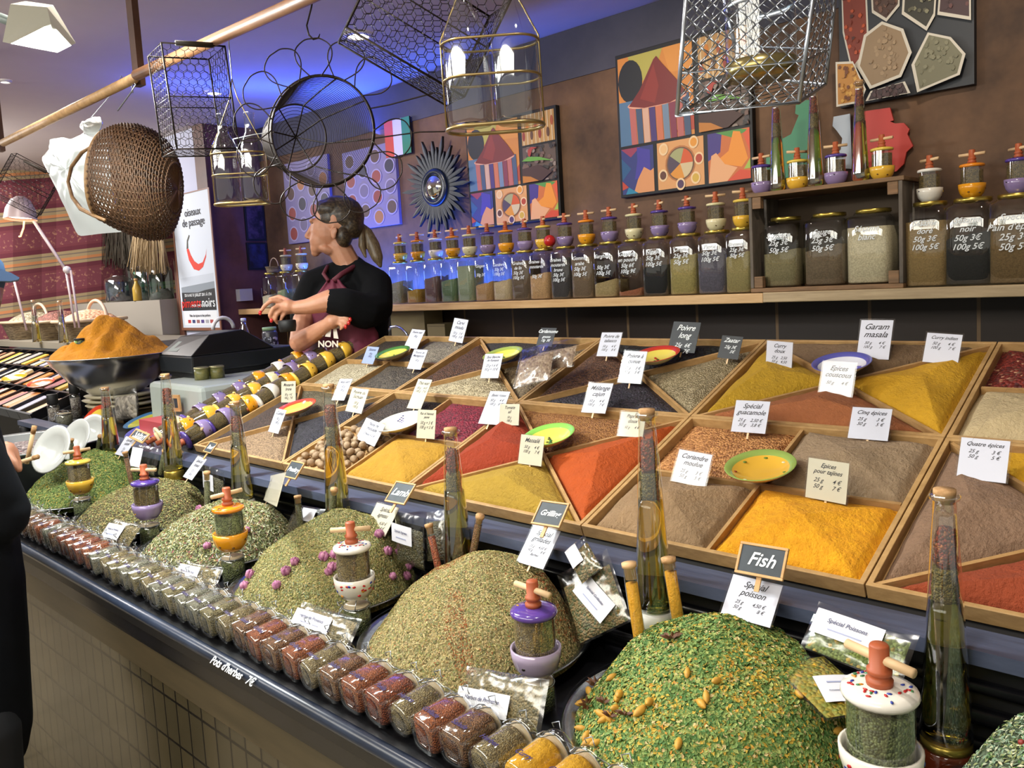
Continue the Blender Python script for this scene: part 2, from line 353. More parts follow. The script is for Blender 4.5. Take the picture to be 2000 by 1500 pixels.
jars = [(520, 604, .105, '#c7bb9b', .45, 'spice jar with cream powder left of the shop assistant', ''),
 (550, 603, .10, '#7c8c62', .6, 'spice jar with pale green herb just left of the shop assistant', ''),
 (580, 602, .10, '#93825f', .3, 'spice jar nearly empty behind the arms of the shop assistant', ''),
 (772, 597, .105, '#8f8b74', .62, 'spice jar with grey green herb right beside the shop assistant', ''),
 (806, 596, .105, '#a9832c', .38, 'spice jar a third full of mustard yellow powder', ''),
 (841, 594, .105, '#6b4f4c', .70, 'spice jar full of purple brown flakes in the blue light', ''),
 (874, 593, .105, '#5f7350', .62, 'spice jar with dark green herb, darkest green of the row', ''),
 (907, 592, .108, '#8b9375', .97, 'spice jar filled to the top with pale green herb', ''),
 (942, 591, .108, '#a98154', .46, 'spice jar half full of tan powder reading Gingem', 'Gingem\n\n50g 3€'),
 (978, 590, .11, '#b7a07c', .5, 'spice jar half full of cream seeds reading Genièvre', 'Genièvre\n50g 3€\n100g 5€'),
 (1015, 588, .112, '#5f4c3a', .99, 'full brown spice jar, left of the jar with the flat tan fill', 'Graines\nde lin\n50g 3€\n100g 5€'),
 (1051, 587, .112, '#b28a5e', .62, 'spice jar two thirds full of flat tan powder', 'Graines de\nmoutarde\n\n50g 3€'),
 (1093, 585, .112, '#3c3634', .98, 'full dark grey spice jar reading Graines de moutarde brune', 'Graines de\nmoutarde\nbrune\n50g 3€\n100g 5€'),
 (1135, 583, .118, '#6b5640', .95, 'full brown spice jar reading Gomme', 'Gomme\narabe\n50g 3€\n100g 5€'),
 (1180, 581, .12, '#9b8458', .35, 'spice jar one third full of tan flakes reading Sarghum', 'Sarghum\n\n50g 3€\n100g 5€'),
 (1228, 580, .12, '#8a4f30', .14, 'nearly empty spice jar with red brown powder reading en poudre', 'Genièvre\nen poudre\n50g 6€\n100g 9€'),
 (1278, 578, .125, '#15120f', .62, 'spice jar with black seeds reading Nigelle', 'Nigelle\n50g 3€\n100g 5€'),
 (1332, 576, .124, '#96854c', .78, 'spice jar of light olive herb reading Origan', 'Origan\n25g 3€\n50g 5€'),
 (1388, 574, .122, '#56505a', .84, 'spice jar full of blue grey seeds reading Pavot', 'Pavot\n50g 3€\n100g 5€'),
 (1441, 572, .108, '#8f8050', .74, 'spice jar of olive herb reading Romarin', 'Romarin\n25g 3€\n50g 5€'),
 (1522, 561, .135, '#7d7250', .62, 'left spice jar inside the wooden crate reading Sarriette', 'Sarriette\n25g 3€\n50g 5€'),
 (1607, 559, .142, '#6b5a44', .66, 'middle spice jar inside the wooden crate reading Sauge', 'Sauge\n25g 3€\n50g 5€'),
 (1693, 556, .145, '#cbbd9b', .95, 'cream filled spice jar inside the wooden crate reading Sésame', 'Sésame\nblanc'),
 (1806, 556, .128, '#8f7448', .96, 'tan filled spice jar right of the crate reading Sésame doré', 'Sésame\ndoré\n50g 3€\n100g 5€'),
 (1889, 554, .138, '#252320', .72, 'dark filled spice jar reading Sésame noir', 'Sésame\nnoir\n50g 3€\n100g 5€'),
 (1980, 551, .150, '#735b38', .92, 'brown filled spice jar at the right edge reading Special Pain d\'épices', 'Special\nPain d\'épices\n25g 3€\n50g 5€')]
SHELF = {}
for i, (px, yy, wd, c, f, lab, tx) in enumerate(jars):
    crate = 1500 < px < 1720
    hh = .222 + max(0, (px - 1000)) * 0.000035
    if crate: hh = .243
    if px > 1750: hh = .262
    t, x, zt = shelf_jar(px, yy, wd * .98, c, f, lab, tx, hh, 2.73 if crate else 2.715, 1.5665 if crate else (1.5515 if px > 1480 else 1.5495))
    SHELF[px] = (x, zt)

# wooden crate on the shelf
cx0 = aty(1466, 570, 2.70).x; cx1 = aty(1764, 560, 2.70).x; zb = 1.5515; zt_ = aty(1466, 378, 2.70).z
cr = thing('wooden_crate', 'rough wooden crate lying open on its side on the shelf, holding three jars', 'crate', (0, 0, 0))
OLDW = mat('weathered_crate_wood', '#8a6848', 0.7, col2='#6b5238', scale=8, stretch=(1, 3, 9), bump=0.2)
GREYW = mat('grey_crate_wood', '#6f6459', 0.75, col2='#514940', scale=8, stretch=(4, 3, 1), bump=0.2)
MB().box((cx0, 2.702, zb), (cx1, 2.93, zb + .0145)).build('bottom_board', OLDW, cr, bevel=0.002)
MB().box((cx0 - .005, 2.702, zt_ - .014), (cx1 + .005, 2.93, zt_)).build('top_board', OLDW, cr, bevel=0.002)
for s, x in ((0, cx0), (1, cx1 - .012)):
    for k, (y0, y1) in enumerate(((2.702, 2.80), (2.82, 2.93))):
        MB().box((x, y0, zb + .015), (x + .012, y1, zt_ - .0145)).build('side_board', GREYW, cr, bevel=0.002)
for x in (cx0 + .013, cx1 - .045):
    for z in (zb + .0155, zt_ - .055): MB().box((x, 2.703, z), (x + .032, 2.727, z + .040)).build('corner_block', OLDW, cr, bevel=0.002)
MB().box((cx0 + .013, 2.915, zb + .016), (cx1 - .013, 2.925, zt_ - .016)).build('back_board', mat('dark_crate_board', '#4a3b2c', 0.8), cr)  # back board in a darker brown than the other crate boards

# ---------------------------------------------------------------- pictures on the wall
ARTM = {}
def am(c): return mat('print_' + c.strip('#'), c, 0.55)
def art(parent, X, Z, w, h, Y, polys, name='print'):
    """one printed panel: flat colour shapes on a sheet, u right, v up"""
    mb = MB(); cols = []
    for j, (c, pts) in enumerate(polys):
        if c not in cols: cols.append(c)
        y = Y - 0.00015 * j
        mb.add([(X + u * w, y, Z + v * h) for u, v in pts], [tuple(range(len(pts)))], cols.index(c))
    return mb.build(name, [am(c) for c in cols], parent)
FULL = [(0, 0), (1, 0), (1, 1), (0, 1)]
def ell(cx, cy, rx, ry, n=20, a0=0, a1=2 * PI): return [(cx + rx * math.cos(a0 + (a1 - a0) * k / n), cy + ry * math.sin(a0 + (a1 - a0) * k / n)) for k in range(n + (0 if a1 - a0 > 6.2 else 1))]
def rpoly(R, cx, cy, r, n=7): return [(cx + r * (0.7 + .5 * R.random()) * math.cos(2*PI*k/n), cy + r * (0.7 + .5 * R.random()) * math.sin(2*PI*k/n)) for k in range(n)]
def speck(seed, cols, n, r=.04):
    R = random.Random(seed); return [(R.choice(cols), [(min(1, max(0, u)), min(1, max(0, v))) for u, v in rpoly(R, R.random(), R.random(), r)]) for _ in range(n)]
def art_sack():
    p = [('#c77f35', FULL), ('#a9a04a', [(.15, 1), (.62, 1), (.5, .72), (.2, .68)]), ('#d08a3a', [(.62, 1), (1, 1), (1, .7), (.7, .72)]),
         ('#15181c', ell(.17, .72, .17, .24)), ('#4e6f8f', [(0, 0), (.2, 0), (.2, .5), (0, .5)]), ('#a8412c', [(.75, .05), (1, .05), (1, .3)])]
    st = ['#b0605a', '#3c4f6b', '#c9a08a', '#43306a', '#c06c4c', '#6b7f96', '#7a2f44']
    for k in range(9):
        u = .14 + k * .09; p.append((st[k % 7], [(u + .02, 0), (u + .10, 0), (u + .085, .46), (u + .0, .46)]))
    p.append(('#d4977f', ell(.52, .44, .40, .06))); p.append(('#6f1f1c', [(.14, .44), (.3, .6), (.5, .9), (.54, .93), (.6, .85), (.8, .62), (.92, .45), (.7, .39), (.35, .39)]))
    p.append(('#832a22', [(.3, .5), (.5, .85), (.56, .6), (.5, .42)])); return p
def art_spoons():
    p = [('#b98d52', FULL)]
    for k in range(8):
        u = .06 + k * .125; p.append(('#d8c39a', [(u - .012, 0), (u + .012, 0), (u + .012, 1), (u - .012, 1)]))
        p.append((('#8f2f1e', '#c9781e', '#5b3a22', '#a4522a')[k % 4], ell(u, .65 if k % 2 else .3, .045, .16)))
    return p
def art_chili(): return [('#57453c', FULL)] + speck(3, ['#2e2824', '#8a7a70', '#6b5148', '#3b3436'], 60, .06) + [('#3c1d14', [(0, .4), (.5, .45), (.9, .2), (.6, 0), (0, 0)]), ('#b4701f', [(0, 0), (.5, 0), (.25, .15), (0, .2)]),
    ('#5f9a35', [(0, .62), (.2, .72), (.55, .66), (.95, .5), (.6, .56), (.25, .58)]), ('#a33327', [(.2, .9), (.3, .98), (.5, .93), (.34, .9), (.26, .7), (.2, .75)])]
def art_blue(): return [('#2b3370', FULL), ('#8e3350', [(0, 1), (.6, 1), (.3, .8)]), ('#20507c', [(0, .8), (.3, .55), (0, .3)]), ('#3d3490', [(.5, 1), (.9, .9), (.9, .4), (.4, .3), (.5, .7)]), ('#d08d5a', [(.35, 0), (.5, .3), (.7, .55), (.9, .45), (1, .5), (1, 0)]), ('#b23d26', [(0, .3), (.2, .15), (0, .1)]), ('#1f7a9a', [(.1, 0), (.2, .15), (.5, 0)])]
def art_bowl():
    p = [('#d1965c', FULL), ('#b06e3a', ell(.5, .5, .33, .38)), ('#6b4a30', ell(.5, .5, .30, .35))]
    for k, c in enumerate(('#c9521f', '#9b9a6a', '#4b3a4a', '#d38a2a', '#c9b48a')): p.append((c, [(.5, .5)] + [(.5 + .27 * math.cos(PI * .4 * k + PI * .4 * j / 5), .5 + .32 * math.sin(PI * .4 * k + PI * .4 * j / 5)) for j in range(6)]))
    for (x, y, c) in ((.12, .3, '#5b3222'), (.9, .55, '#a83a1e'), (.82, .16, '#c9a23a'), (.15, .85, '#e0b27a'), (.8, .9, '#d98f2a'), (.5, .07, '#4a3050')): p += [('#e2c193', ell(x, y, .10, .13)), (c, ell(x, y, .07, .09))]
    return p
def art_cones(): return [('#c0652a', FULL), ('#3b2a78', [(0, 1), (.35, 1), (.3, .6), (0, .45)]), ('#4d8a3c', [(.2, 1), (.8, 1), (1, .95), (.6, .85)]), ('#e08a22', [(.15, .4), (.5, .6), (.62, .98), (.78, .95), (.95, .4), (.8, .25)]), ('#dba070', [(0, 0), (.08, .55), (.2, .6), (.4, .35), (.7, .25), (.45, 0)]), ('#c9431e', [(.45, 0), (.75, .2), (1, .15), (1, 0)]), ('#d2502a', [(.85, .9), (1, 1), (1, .5)]), ('#9ab043', [(.85, .2), (1, .4), (1, .2)])]
def picture_grid(x0, x1, ytl, ybl, label):
    a = aty(x0, ytl, 2.92); b = aty(x0 + 6, ybl, 2.92); X = a.x; wd = aty(x1, (ytl + ybl) / 2, 2.92).x - a.x; Z = b.z; h = a.z - b.z
    t = thing('framed_picture', label, 'picture', (X, 2.92, Z), group='black framed spice pictures')
    MB().box((0, 0, 0), (wd, .028, h)).build('frame', MBLK, t, bevel=0.002)
    cells = [(0.02, .36, .60, .97, art_sack), (.64, .70, .98, .97, art_spoons), (.64, .36, .98, .68, art_chili), (.02, .02, .28, .34, art_blue), (.31, .02, .66, .34, art_bowl), (.69, .02, .98, .34, art_cones)]
    for (u0, v0, u1, v1, f) in cells: art(t, u0 * wd, v0 * h, (u1 - u0) * wd, (v1 - v0) * h, -0.001, f())
    return t
picture_grid(1201, 1470, 110, 388, 'largest framed picture grid, red cone in striped sack, behind the hanging wire basket')
picture_grid(908, 1092, 247, 448, 'framed picture grid with red cone, between the sunburst mirror and the larger picture')
# pair of spoon prints behind the shop assistant
for k, (x0, x1, yt, yb, lab) in enumerate(((552, 652, 322, 478, 'unframed print of round spoons left of the head of the shop assistant'), (668, 782, 300, 452, 'unframed print of round spoons right of the head of the shop assistant'))):
    a = aty(x0, yt, 2.93); X = a.x; Z = aty(x0 + 4, yb, 2.93).z; wd = aty(x1, yb, 2.93).x - X; h = a.z - Z
    t = thing('wall_print', lab, 'picture', (X, 2.93, Z), group='two spoon prints')
    MB().box((0, 0, 0), (wd, .018, h)).build('canvas', mat('canvas_lilac', '#6f668c', 0.6), t)
    ps = [('#7d7398', FULL)]; cs = ['#8a2e28', '#a86a38', '#2c2638', '#6a5e78', '#55392e', '#913c32']
    for i in range(4):
        for j in range(4):
            u = .14 + i * .25; v = .12 + j * .25 + (.1 if i % 2 else 0); c = cs[(i * 3 + j * 5 + k) % 6]
            if v < .95: ps += [('#a096b8', ell(u, v, .10, .095)), (c, ell(u, v, .082, .078))]
    art(t, 0, 0, wd, h, -.001, ps)
# print of open spice sacks, top right
a = aty(1638, 12, 2.92); X = a.x; Z = aty(1648, 210, 2.92).z; wd = aty(1903, 160, 2.92).x - X; h = .50
t = thing('wall_print', 'canvas print of open paper sacks of spices high on the right of the wall', 'picture', (X, 2.92, Z))
MB().box((0, 0, 0), (wd, .028, h)).build('canvas', mat('canvas_dark', '#262a31', 0.6), t)
sacks = [((.18, .72), ['#7a2f1c', '#4a1f18', '#b04a22'], [(.02, .95), (.03, .5), (.10, .22), (.24, .34), (.22, .95)]), ((.4, .8), ['#4a3228', '#6b4a3a'], [(.25, .98), (.27, .58), (.38, .50), (.48, .58), (.50, .98)]), ((.6, .75), ['#2c2a20', '#55523f', '#7d7a60'], [(.54, .98), (.50, .52), (.68, .38), (.74, .46), (.78, .90)]), ((.9, .7), ['#3c2226', '#5e3634'], [(.80, .84), (.76, .46), (.99, .38), (.99, .84)]), ((.37, .36), ['#8b7458', '#9a8264'], [(.16, .24), (.22, .44), (.36, .50), (.52, .42), (.58, .26), (.50, .12), (.26, .08)]), ((.75, .2), ['#6f6c54', '#7b785f'], [(.58, .18), (.70, .36), (.86, .30), (.96, .18), (.92, .06), (.62, .0)]), ((.1, .1), ['#b07a34', '#c99a4a', '#6b3d20'], [(0, 0), (0, .30), (.14, .28), (.24, .08), (.20, 0)]), ((.4, .0), ['#3b2a2c', '#4c3638'], [(.24, 0), (.28, .06), (.54, .08), (.58, 0)])]
ps = [('#262a31', FULL)]
for (c, cols, poly) in sacks:
    mx = sum(p[0] for p in poly) / len(poly); my = sum(p[1] for p in poly) / len(poly)
    ps.append(('#c9c2b4', poly)); inner = [(mx + (u - mx) * .88, my + (v - my) * .90) for u, v in poly]; ps.append((cols[0], inner))
    R = random.Random(int(mx * 999))
    for _ in range(38):
        i = R.randrange(len(inner)); s = R.random() ** .5 * .9; q = R.random(); A = inner[i]; B = inner[(i + 1) % len(inner)]
        ps.append((R.choice(cols), rpoly(R, mx + ((A[0] * q + B[0] * (1 - q)) - mx) * s, my + ((A[1] * q + B[1] * (1 - q)) - my) * s, .016, 5)))
art(t, 0, 0, wd, h, -.001, ps)
# small tricolour sign
a = aty(752, 240, 2.93); b = aty(806, 298, 2.93)
t = thing('wall_sign', 'small red white and green sign left above the sunburst mirror', 'sign', (a.x, 2.93, b.z))
art(t, 0, 0, b.x - a.x, a.z - b.z, -.009, [('#c9412c', [(0, 0), (.34, 0), (.34, 1), (0, 1)]), ('#c9c4e0', [(.34, .0), (.68, 0), (.68, 1), (.34, 1)]), ('#1d7a5c', [(.68, 0), (1, 0), (1, 1), (.68, 1)])], 'printed_face')
MB().box((0, -.008, 0), (b.x - a.x, 0.0, a.z - b.z)).build('board', MBLK, t)
# cut out board in green, white and red behind the bottles on the crate
def cut(pxs, col, name, parent, Y=2.925):
    mb = MB(); pts = [aty(x, y, Y) for x, y in pxs]; n = len(pts)
    mb.add([(p.x, Y, p.z) for p in pts] + [(p.x, Y + .01, p.z) for p in pts], [tuple(range(n)), tuple(range(2*n-1, n-1, -1))] + [(i, n+i, n+(i+1)%n, (i+1)%n) for i in range(n)])
    return mb.build(name, mat('cutout_' + name, col, 0.5), parent)
t = thing('cutout_sign', 'wall sign cut out in green, white and red shapes behind the crate bottles', 'sign', (0, 0, 0))
cut([(1555, 197), (1583, 195), (1588, 222), (1592, 340), (1498, 352), (1496, 305), (1505, 300), (1510, 285), (1530, 270), (1545, 262), (1560, 225), (1553, 222)], '#2c7a54', 'green_panel', t)
cut([(1628, 228), (1660, 222), (1664, 330), (1612, 325), (1642, 292), (1645, 270), (1634, 255), (1626, 246)], '#a9b2bd', 'white_panel', t)
cut([(1668, 220), (1738, 210), (1745, 235), (1738, 237), (1748, 241), (1765, 240), (1776, 252), (1772, 262), (1783, 285), (1770, 297), (1765, 320), (1750, 335), (1668, 335)], '#b9352c', 'red_panel', t)
# sunburst mirror
c = aty(845, 366, 2.88)
t = thing('sunburst_mirror', 'round convex mirror with dark pointed sunburst rays on the wall', 'mirror', (c.x, 2.90, c.z))
R = random.Random(5)
RAYM = mat('blackened_ray', '#0c141b', 0.4, col2='#14222c', scale=20)
for k in range(40):
    q = 2 * PI * k / 40; L1 = (.235, .20, .255, .185)[k % 4] * R.uniform(.93, 1.05); wq = .0105
    m = Matrix.Rotation(q, 4, 'Y')
    mb = MB(); mb.add([(-wq * .7, -.004, .085), (wq * .7, -.004, .085), (wq, -.006, L1 * .8), (0, -.008, L1), (-wq, -.006, L1 * .8), (-wq * .7, .008, .085), (wq * .7, .008, .085), (wq, .008, L1 * .8), (0, .008, L1), (-wq, .008, L1 * .8)],
        [(0, 1, 2, 3, 4), (9, 8, 7, 6, 5), (0, 5, 6, 1), (1, 6, 7, 2), (2, 7, 8, 3), (3, 8, 9, 4), (4, 9, 5, 0)], M=m)
    mb.build('ray', RAYM, t)
rx = Matrix.Rotation(PI / 2, 4, 'X')
MB().lathe([(.092, -.005), (.098, .006), (.092, .016), (.070, .018), (.066, .010)], 40, M=rx).build('ring', mat('blue_black_ring', '#16202e', 0.3), t)
MB().lathe([(.067, .010), (.055, .020), (.035, .027), (.015, .030), (0.0005, .031)], 40, M=rx).build('mirror_glass', mat('mirror', '#e8e6dc', 0.04, 1.0), t)
# ================================================================ spice trays on the slope
BW = 0.009; GAP = 0.0012; DEP = 0.026
TR = Matrix((TU, TV, TN)).transposed().to_4x4()
def tray_mat(i, j):
    m = TR.copy(); m.translation = tp(i * TW, 0 if j == 0 else TD[0]); return m
TWOOD = mat('tray_pine', '#bb9663', 0.5, col2='#a37f50', scale=9, stretch=(3, 3, 8), bump=0.1)
TWOOD2 = mat('tray_divider_pine', '#b8915f', 0.55, col2='#a17c4c', scale=11, stretch=(3, 3, 8), bump=0.1)
def wall_seg(a, b, th, z0, z1, m):
    a = Vector((*a, 0)); b = Vector((*b, 0)); d = (b - a).normalized(); n = Vector((-d.y, d.x, 0)) * th / 2
    p = [a - n, b - n, b + n, a + n]; return MB().prism([(q.x, q.y) for q in p], z0, z1)
TRAYLOC = [['second tray from the left end, front row'], []]
WHERE = ['at the left end of the', 'second from the left in the', 'in the middle of the', 'fourth from the left in the', 'at the right end of the']
def make_tray(i, j, pattern):
    d = TD[j]; w_ = TW
    t = thing('spice_tray', f'pine spice tray with {"crossed diagonal" if pattern == "x" else "straight cross"} dividers, {WHERE[i]} {"front" if j == 0 else "back"} row', 'tray', group='pine spice trays')
    t.matrix_world = tray_mat(i, j)
    g = GAP
    MB().box((g, g, -DEP), (w_ - g, g + BW, 0)).build('front_board', TWOOD, t, bevel=0.001)
    MB().box((g, d - g - BW, -DEP), (w_ - g, d - g, 0)).build('back_board', TWOOD, t, bevel=0.001)
    for x in (g, w_ - g - BW): MB().box((x, g + BW, -DEP), (x + BW, d - g - BW, -0.0005)).build('side_board', TWOOD, t, bevel=0.001)
    MB().box((g + BW, g + BW, -DEP), (w_ - g - BW, d - g - BW, -DEP + .004)).build('base', TWOOD2, t)
    e = g + BW; cx, cy = w_ / 2, d / 2
    if pattern == 'x': segs = [((e, e), (cx, cy)), ((w_ - e, e), (cx, cy)), ((e, d - e), (cx, cy)), ((w_ - e, d - e), (cx, cy))]
    else: segs = [((e, cy), (cx, cy)), ((w_ - e, cy), (cx, cy)), ((cx, e), (cx, cy)), ((cx, d - e), (cx, cy))]
    for a, b in segs:
        wall_seg((a[0] + (b[0]-a[0])*.012, a[1] + (b[1]-a[1])*.012), b, .007, -DEP + .0041, -0.004, None).build('divider', TWOOD2, t)
    return t
def noise2(R, n=5, amp=1.0, fmax=60):
    ws = [(R.uniform(10, fmax), R.uniform(10, fmax), R.uniform(0, 6.28), R.uniform(0, 6.28)) for _ in range(n)]
    def f(x, y): return amp * sum(math.sin(a * x + p) * math.cos(b * y + q) for a, b, p, q in ws) / n
    return f
def heap(i, j, comp, pattern, mt, label, cat='spice', lvl=-.008, peak=.026, name='spice_heap', seed=0, rough=.0015, pk=None, ridge=.0):
    d = TD[j]; w_ = TW; e = GAP + BW + .0005; cx, cy = w_ / 2, d / 2; h = .0045
    A, B, Cc, D, O = (e, e), (w_ - e, e), (w_ - e, d - e), (e, d - e), (cx, cy)
    if pattern == 'x':
        q = {'F': (A, B, O), 'R': (B, Cc, O), 'B': (Cc, D, O), 'L': (D, A, O)}[comp]
        c = [sum(p[k] for p in q) / 3 for k in (0, 1)]
    else:
        X = {'L': (e, cx - h), 'R': (cx + h, w_ - e)}[comp[1]]; Yv = {'F': (e, cy - h), 'B': (cy + h, d - e)}[comp[0]]
        q = ((X[0], Yv[0]), (X[1], Yv[0]), (X[1], Yv[1]), (X[0], Yv[1])); c = [sum(p[k] for p in q) / 4 for k in (0, 1)]
    R = random.Random(seed + i * 31 + j * 7 + sum(map(ord, comp))); f1 = noise2(R, 6, .009, 45); f3 = noise2(R, 8, rough * 2.6, 120); f2 = noise2(R, 10, rough * 1.5, 280)
    n = len(q)
    def inside(x, y, mg):
        best = 9
        for k in range(n):
            a, b = q[k], q[(k + 1) % n]; ex, ey = b[0] - a[0], b[1] - a[1]; L_ = math.hypot(ex, ey)
            best = min(best, ((x - a[0]) * -ey + (y - a[1]) * ex) / L_)
        return best
    off = .0045 if pattern == 'x' else 0
    # grid over a fan from the centroid
    RAD, ANG = 24, 96; vs = []; fs = []; pc = pk or c
    bd = []
    for k in range(ANG):
        t = k / ANG * n; s = int(t); u = t - s; a, b = q[s], q[(s + 1) % n]; bd.append((a[0] + (b[0] - a[0]) * u, a[1] + (b[1] - a[1]) * u))
    if off:  # keep clear of diagonal dividers
        bd = [(c[0] + (x - c[0]) * .955, c[1] + (y - c[1]) * .94) for x, y in bd]
    def hz(x, y, s):
        m = max(0, inside(x, y, 0)); dd = math.hypot(x - pc[0], y - pc[1])
        return lvl - .012 * (1 - min(1, m / .03)) * (1 if s > .9 else .4) + peak * (max(0, 1 - s ** 1.5)) * (1 - .3 * s) + f1(x, y) * (1 - .5 * s) + f2(x, y) + f3(x, y)
    vs.append((c[0], c[1], hz(c[0], c[1], 0)))
    for r in range(1, RAD + 1):
        s = r / RAD
        for k in range(ANG):
            x = c[0] + (bd[k][0] - c[0]) * s; y = c[1] + (bd[k][1] - c[1]) * s; vs.append((x, y, max(-DEP + .0045, hz(x, y, s))))
    for k in range(ANG): fs.append((0, 1 + k, 1 + (k + 1) % ANG))
    for r in range(RAD - 1):
        for k in range(ANG): a = 1 + r * ANG + k; b = 1 + r * ANG + (k + 1) % ANG; fs.append((a, a + ANG, b + ANG, b))
    base = len(vs)  # skirt down to the tray base
    for k in range(ANG): x, y, z = vs[1 + (RAD - 1) * ANG + k]; vs.append((x, y, -DEP + .0042))
    for k in range(ANG): a = 1 + (RAD - 1) * ANG + k; b = 1 + (RAD - 1) * ANG + (k + 1) % ANG; fs.append((a, base + k, base + (k + 1) % ANG, b))
    mb = MB().add(vs, fs, 0, True); o = mb.build(name, mt); o.matrix_world = tray_mat(i, j)
    return tag(o, label, cat, None, 'stuff')
def powder(n, c, c2=None, c3=None, amt=.16, scale=38):
    r = srgb(c); c2 = c2 or tuple(v * (1 - amt) for v in r)
    return mat(n, r, 0.92, col2=c2, scale=scale, thr=.5, soft=.22, bump=0.9, bscale=120, bdist=.009)
def grain(n, c, c2, sc=190, c3=None, bump=0.8): return mat(n, c, 0.7, col2=c2, scale=sc, kind='vor', thr=.5, soft=.38, bump=bump, bdist=.006, col3=c3)
FR = [('x', {'F': (grain('cumin_grain', '#a98c6b', '#6d563f', 260), 'light brown seeds in the front of the leftmost tray'), 'L': (grain('dark_brown_grain', '#4d3a31', '#2f231e', 240), 'dark brown seeds along the left side of the leftmost tray'),
             'R': (grain('black_pepper_grain', '#34313a', '#17161b', 190), 'blackish peppercorns in the right of the leftmost front tray'), 'B': (grain('olive_grain', '#6d6248', '#3f3826', 200), 'olive brown grains at the back of the leftmost front tray')}),
      ('+', {'FR': (powder('curry_powder', '#c1912a', amt=.2), 'mustard yellow powder in front of the white plate with grapes'), 'BL': (grain('clove_grain', '#41332a', '#1f1813', 170), 'dark brown whole spice behind the nutmegs'),
             'BR': (grain('pink_pepper_grain', '#8c2236', '#54121f', 170), 'small crimson pink peppercorns behind the mustard yellow powder')}),
      ('x', {'F': (powder('mustard_powder', '#b3902f'), 'olive yellow powder in the front of the tray with the green plate'), 'L': (powder('paprika_powder', '#9c3510'), 'red orange paprika powder left of the green rimmed plate'),
             'R': (powder('orange_powder', '#bb500f', amt=.15), 'bright orange powder right of the green rimmed plate'), 'B': (grain('red_brown_flakes', '#a8743c', '#7c4c22', 260), 'ochre brown coarse spice behind the green rimmed plate')}),
      ('+', {'FL': (powder('coriander_powder', '#a0815e', amt=.25), 'light brown powder with the Coriandre moulue card'), 'BL': (grain('coarse_chili_grain', '#cb9055', '#8d5729', 200), 'coarse orange brown grains behind the Coriandre card'),
             'BR': (powder('five_spice_powder', '#a48a6c', amt=.25), 'grey brown powder with the Cinq épices card'), 'FR': (powder('turmeric_powder', '#efab12', '#d98f0a'), 'bright yellow powder with the Epices pour tajines card')}),
      ('x', {'L': (powder('four_spice_powder', '#8f7058', amt=.25), 'brown powder with the Quatre épices card at the right'), 'F': (powder('cayenne_powder', '#9c4320', amt=.2), 'orange red powder at the lower right edge in the corner tray'),
             'R': (powder('pale_yellow_powder', '#d9a92c'), 'yellow powder at the far right edge'), 'B': (powder('saffron_powder', '#e0a81e'), 'yellow powder behind the Quatre épices card')})]
BK = [('+', {'FL': (grain('white_sesame_grain', '#cfc3a6', '#8c7f63', 260), 'white and dark mixed seeds at the left corner of the back row'), 'FR': (grain('grey_pepper_grain', '#5a5044', '#2e2822', 170), 'grey brown peppercorns right of the white seeds'),
             'BL': (grain('dark_seed_grain', '#43372c', '#241c16', 190), 'dark seeds behind the dark green rimmed plate'), 'BR': (grain('grey_seed_grain', '#958a78', '#5f564a', 240), 'grey brown seeds under the two back left cards')}),
      ('x', {'L': (grain('brown_pepper_grain', '#5d3a26', '#33200f', 200), 'dark reddish brown pepper left of the Baie card'), 'F': (grain('white_pepper_grain', '#c2b28f', '#7d6e50', 200), 'pale beige peppercorns in front of the handwritten white card'),
             'B': (grain('long_dark_grain', '#3a332c', '#1c1814', 180), 'dark spice behind the second yellow plate'), 'R': (grain('packed_grain', '#8d7a5c', '#5a4b36', 160), 'light brown spice underneath the plastic bags')}),
      ('x', {'L': (grain('tabasco_pepper_grain', '#7a553c', '#432c1d', 200), 'brown pepper left of the red rimmed back plate'), 'F': (grain('juniper_grain', '#38303a', '#18151a', 160), 'black berries with two white cards in the middle of the back row'),
             'R': (grain('fennel_grain', '#ab9a78', '#756748', 230), 'beige seeds in front of the Zaatar sign'), 'B': (grain('long_pepper_grain', '#2c2b25', '#131310', 110), 'black long pepper around the Poivre long sign')}),
      ('x', {'L': (powder('curry_doux_powder', '#c0961d', amt=.2), 'yellow powder left of the blue flowered plate'), 'B': (powder('garam_masala_powder', '#7d6348', amt=.25), 'dark brown powder with the Garam masala card'),
             'F': (powder('couscous_powder', '#a8643a', amt=.18), 'reddish brown powder with the Epices couscous card'), 'R': (powder('indian_curry_powder', '#d6a11f', amt=.12), 'golden yellow powder with the Curry indien card')}),
      ('+', {'FL': (powder('ginger_powder', '#cdb68c', amt=.18), 'pale beige powder at the right edge of the back row'), 'FR': (powder('ginger_powder_b', '#c6ac80'), 'beige powder beyond the right edge of the back row'),
             'BL': (grain('chili_flakes', '#7a2318', '#45100c', 150, '#c08d6c'), 'dark red chili flakes in the back right corner'), 'BR': (grain('chili_flakes_b', '#6a1d14', '#3b0e0a', 150), 'dark red flakes beyond the right edge')})]
for j, row in enumerate((FR, BK)):
    for i, (pt, comps) in enumerate(row):
        make_tray(i, j, pt)
        for c, (mt, lab) in comps.items():
            pw = mt.name.endswith('powder') or 'powder' in mt.name
            heap(i, j, c, pt, mt, lab, lvl=-.006 if pw else -.013, peak=.030 if pw else .012, rough=.0012 if pw else .0008)
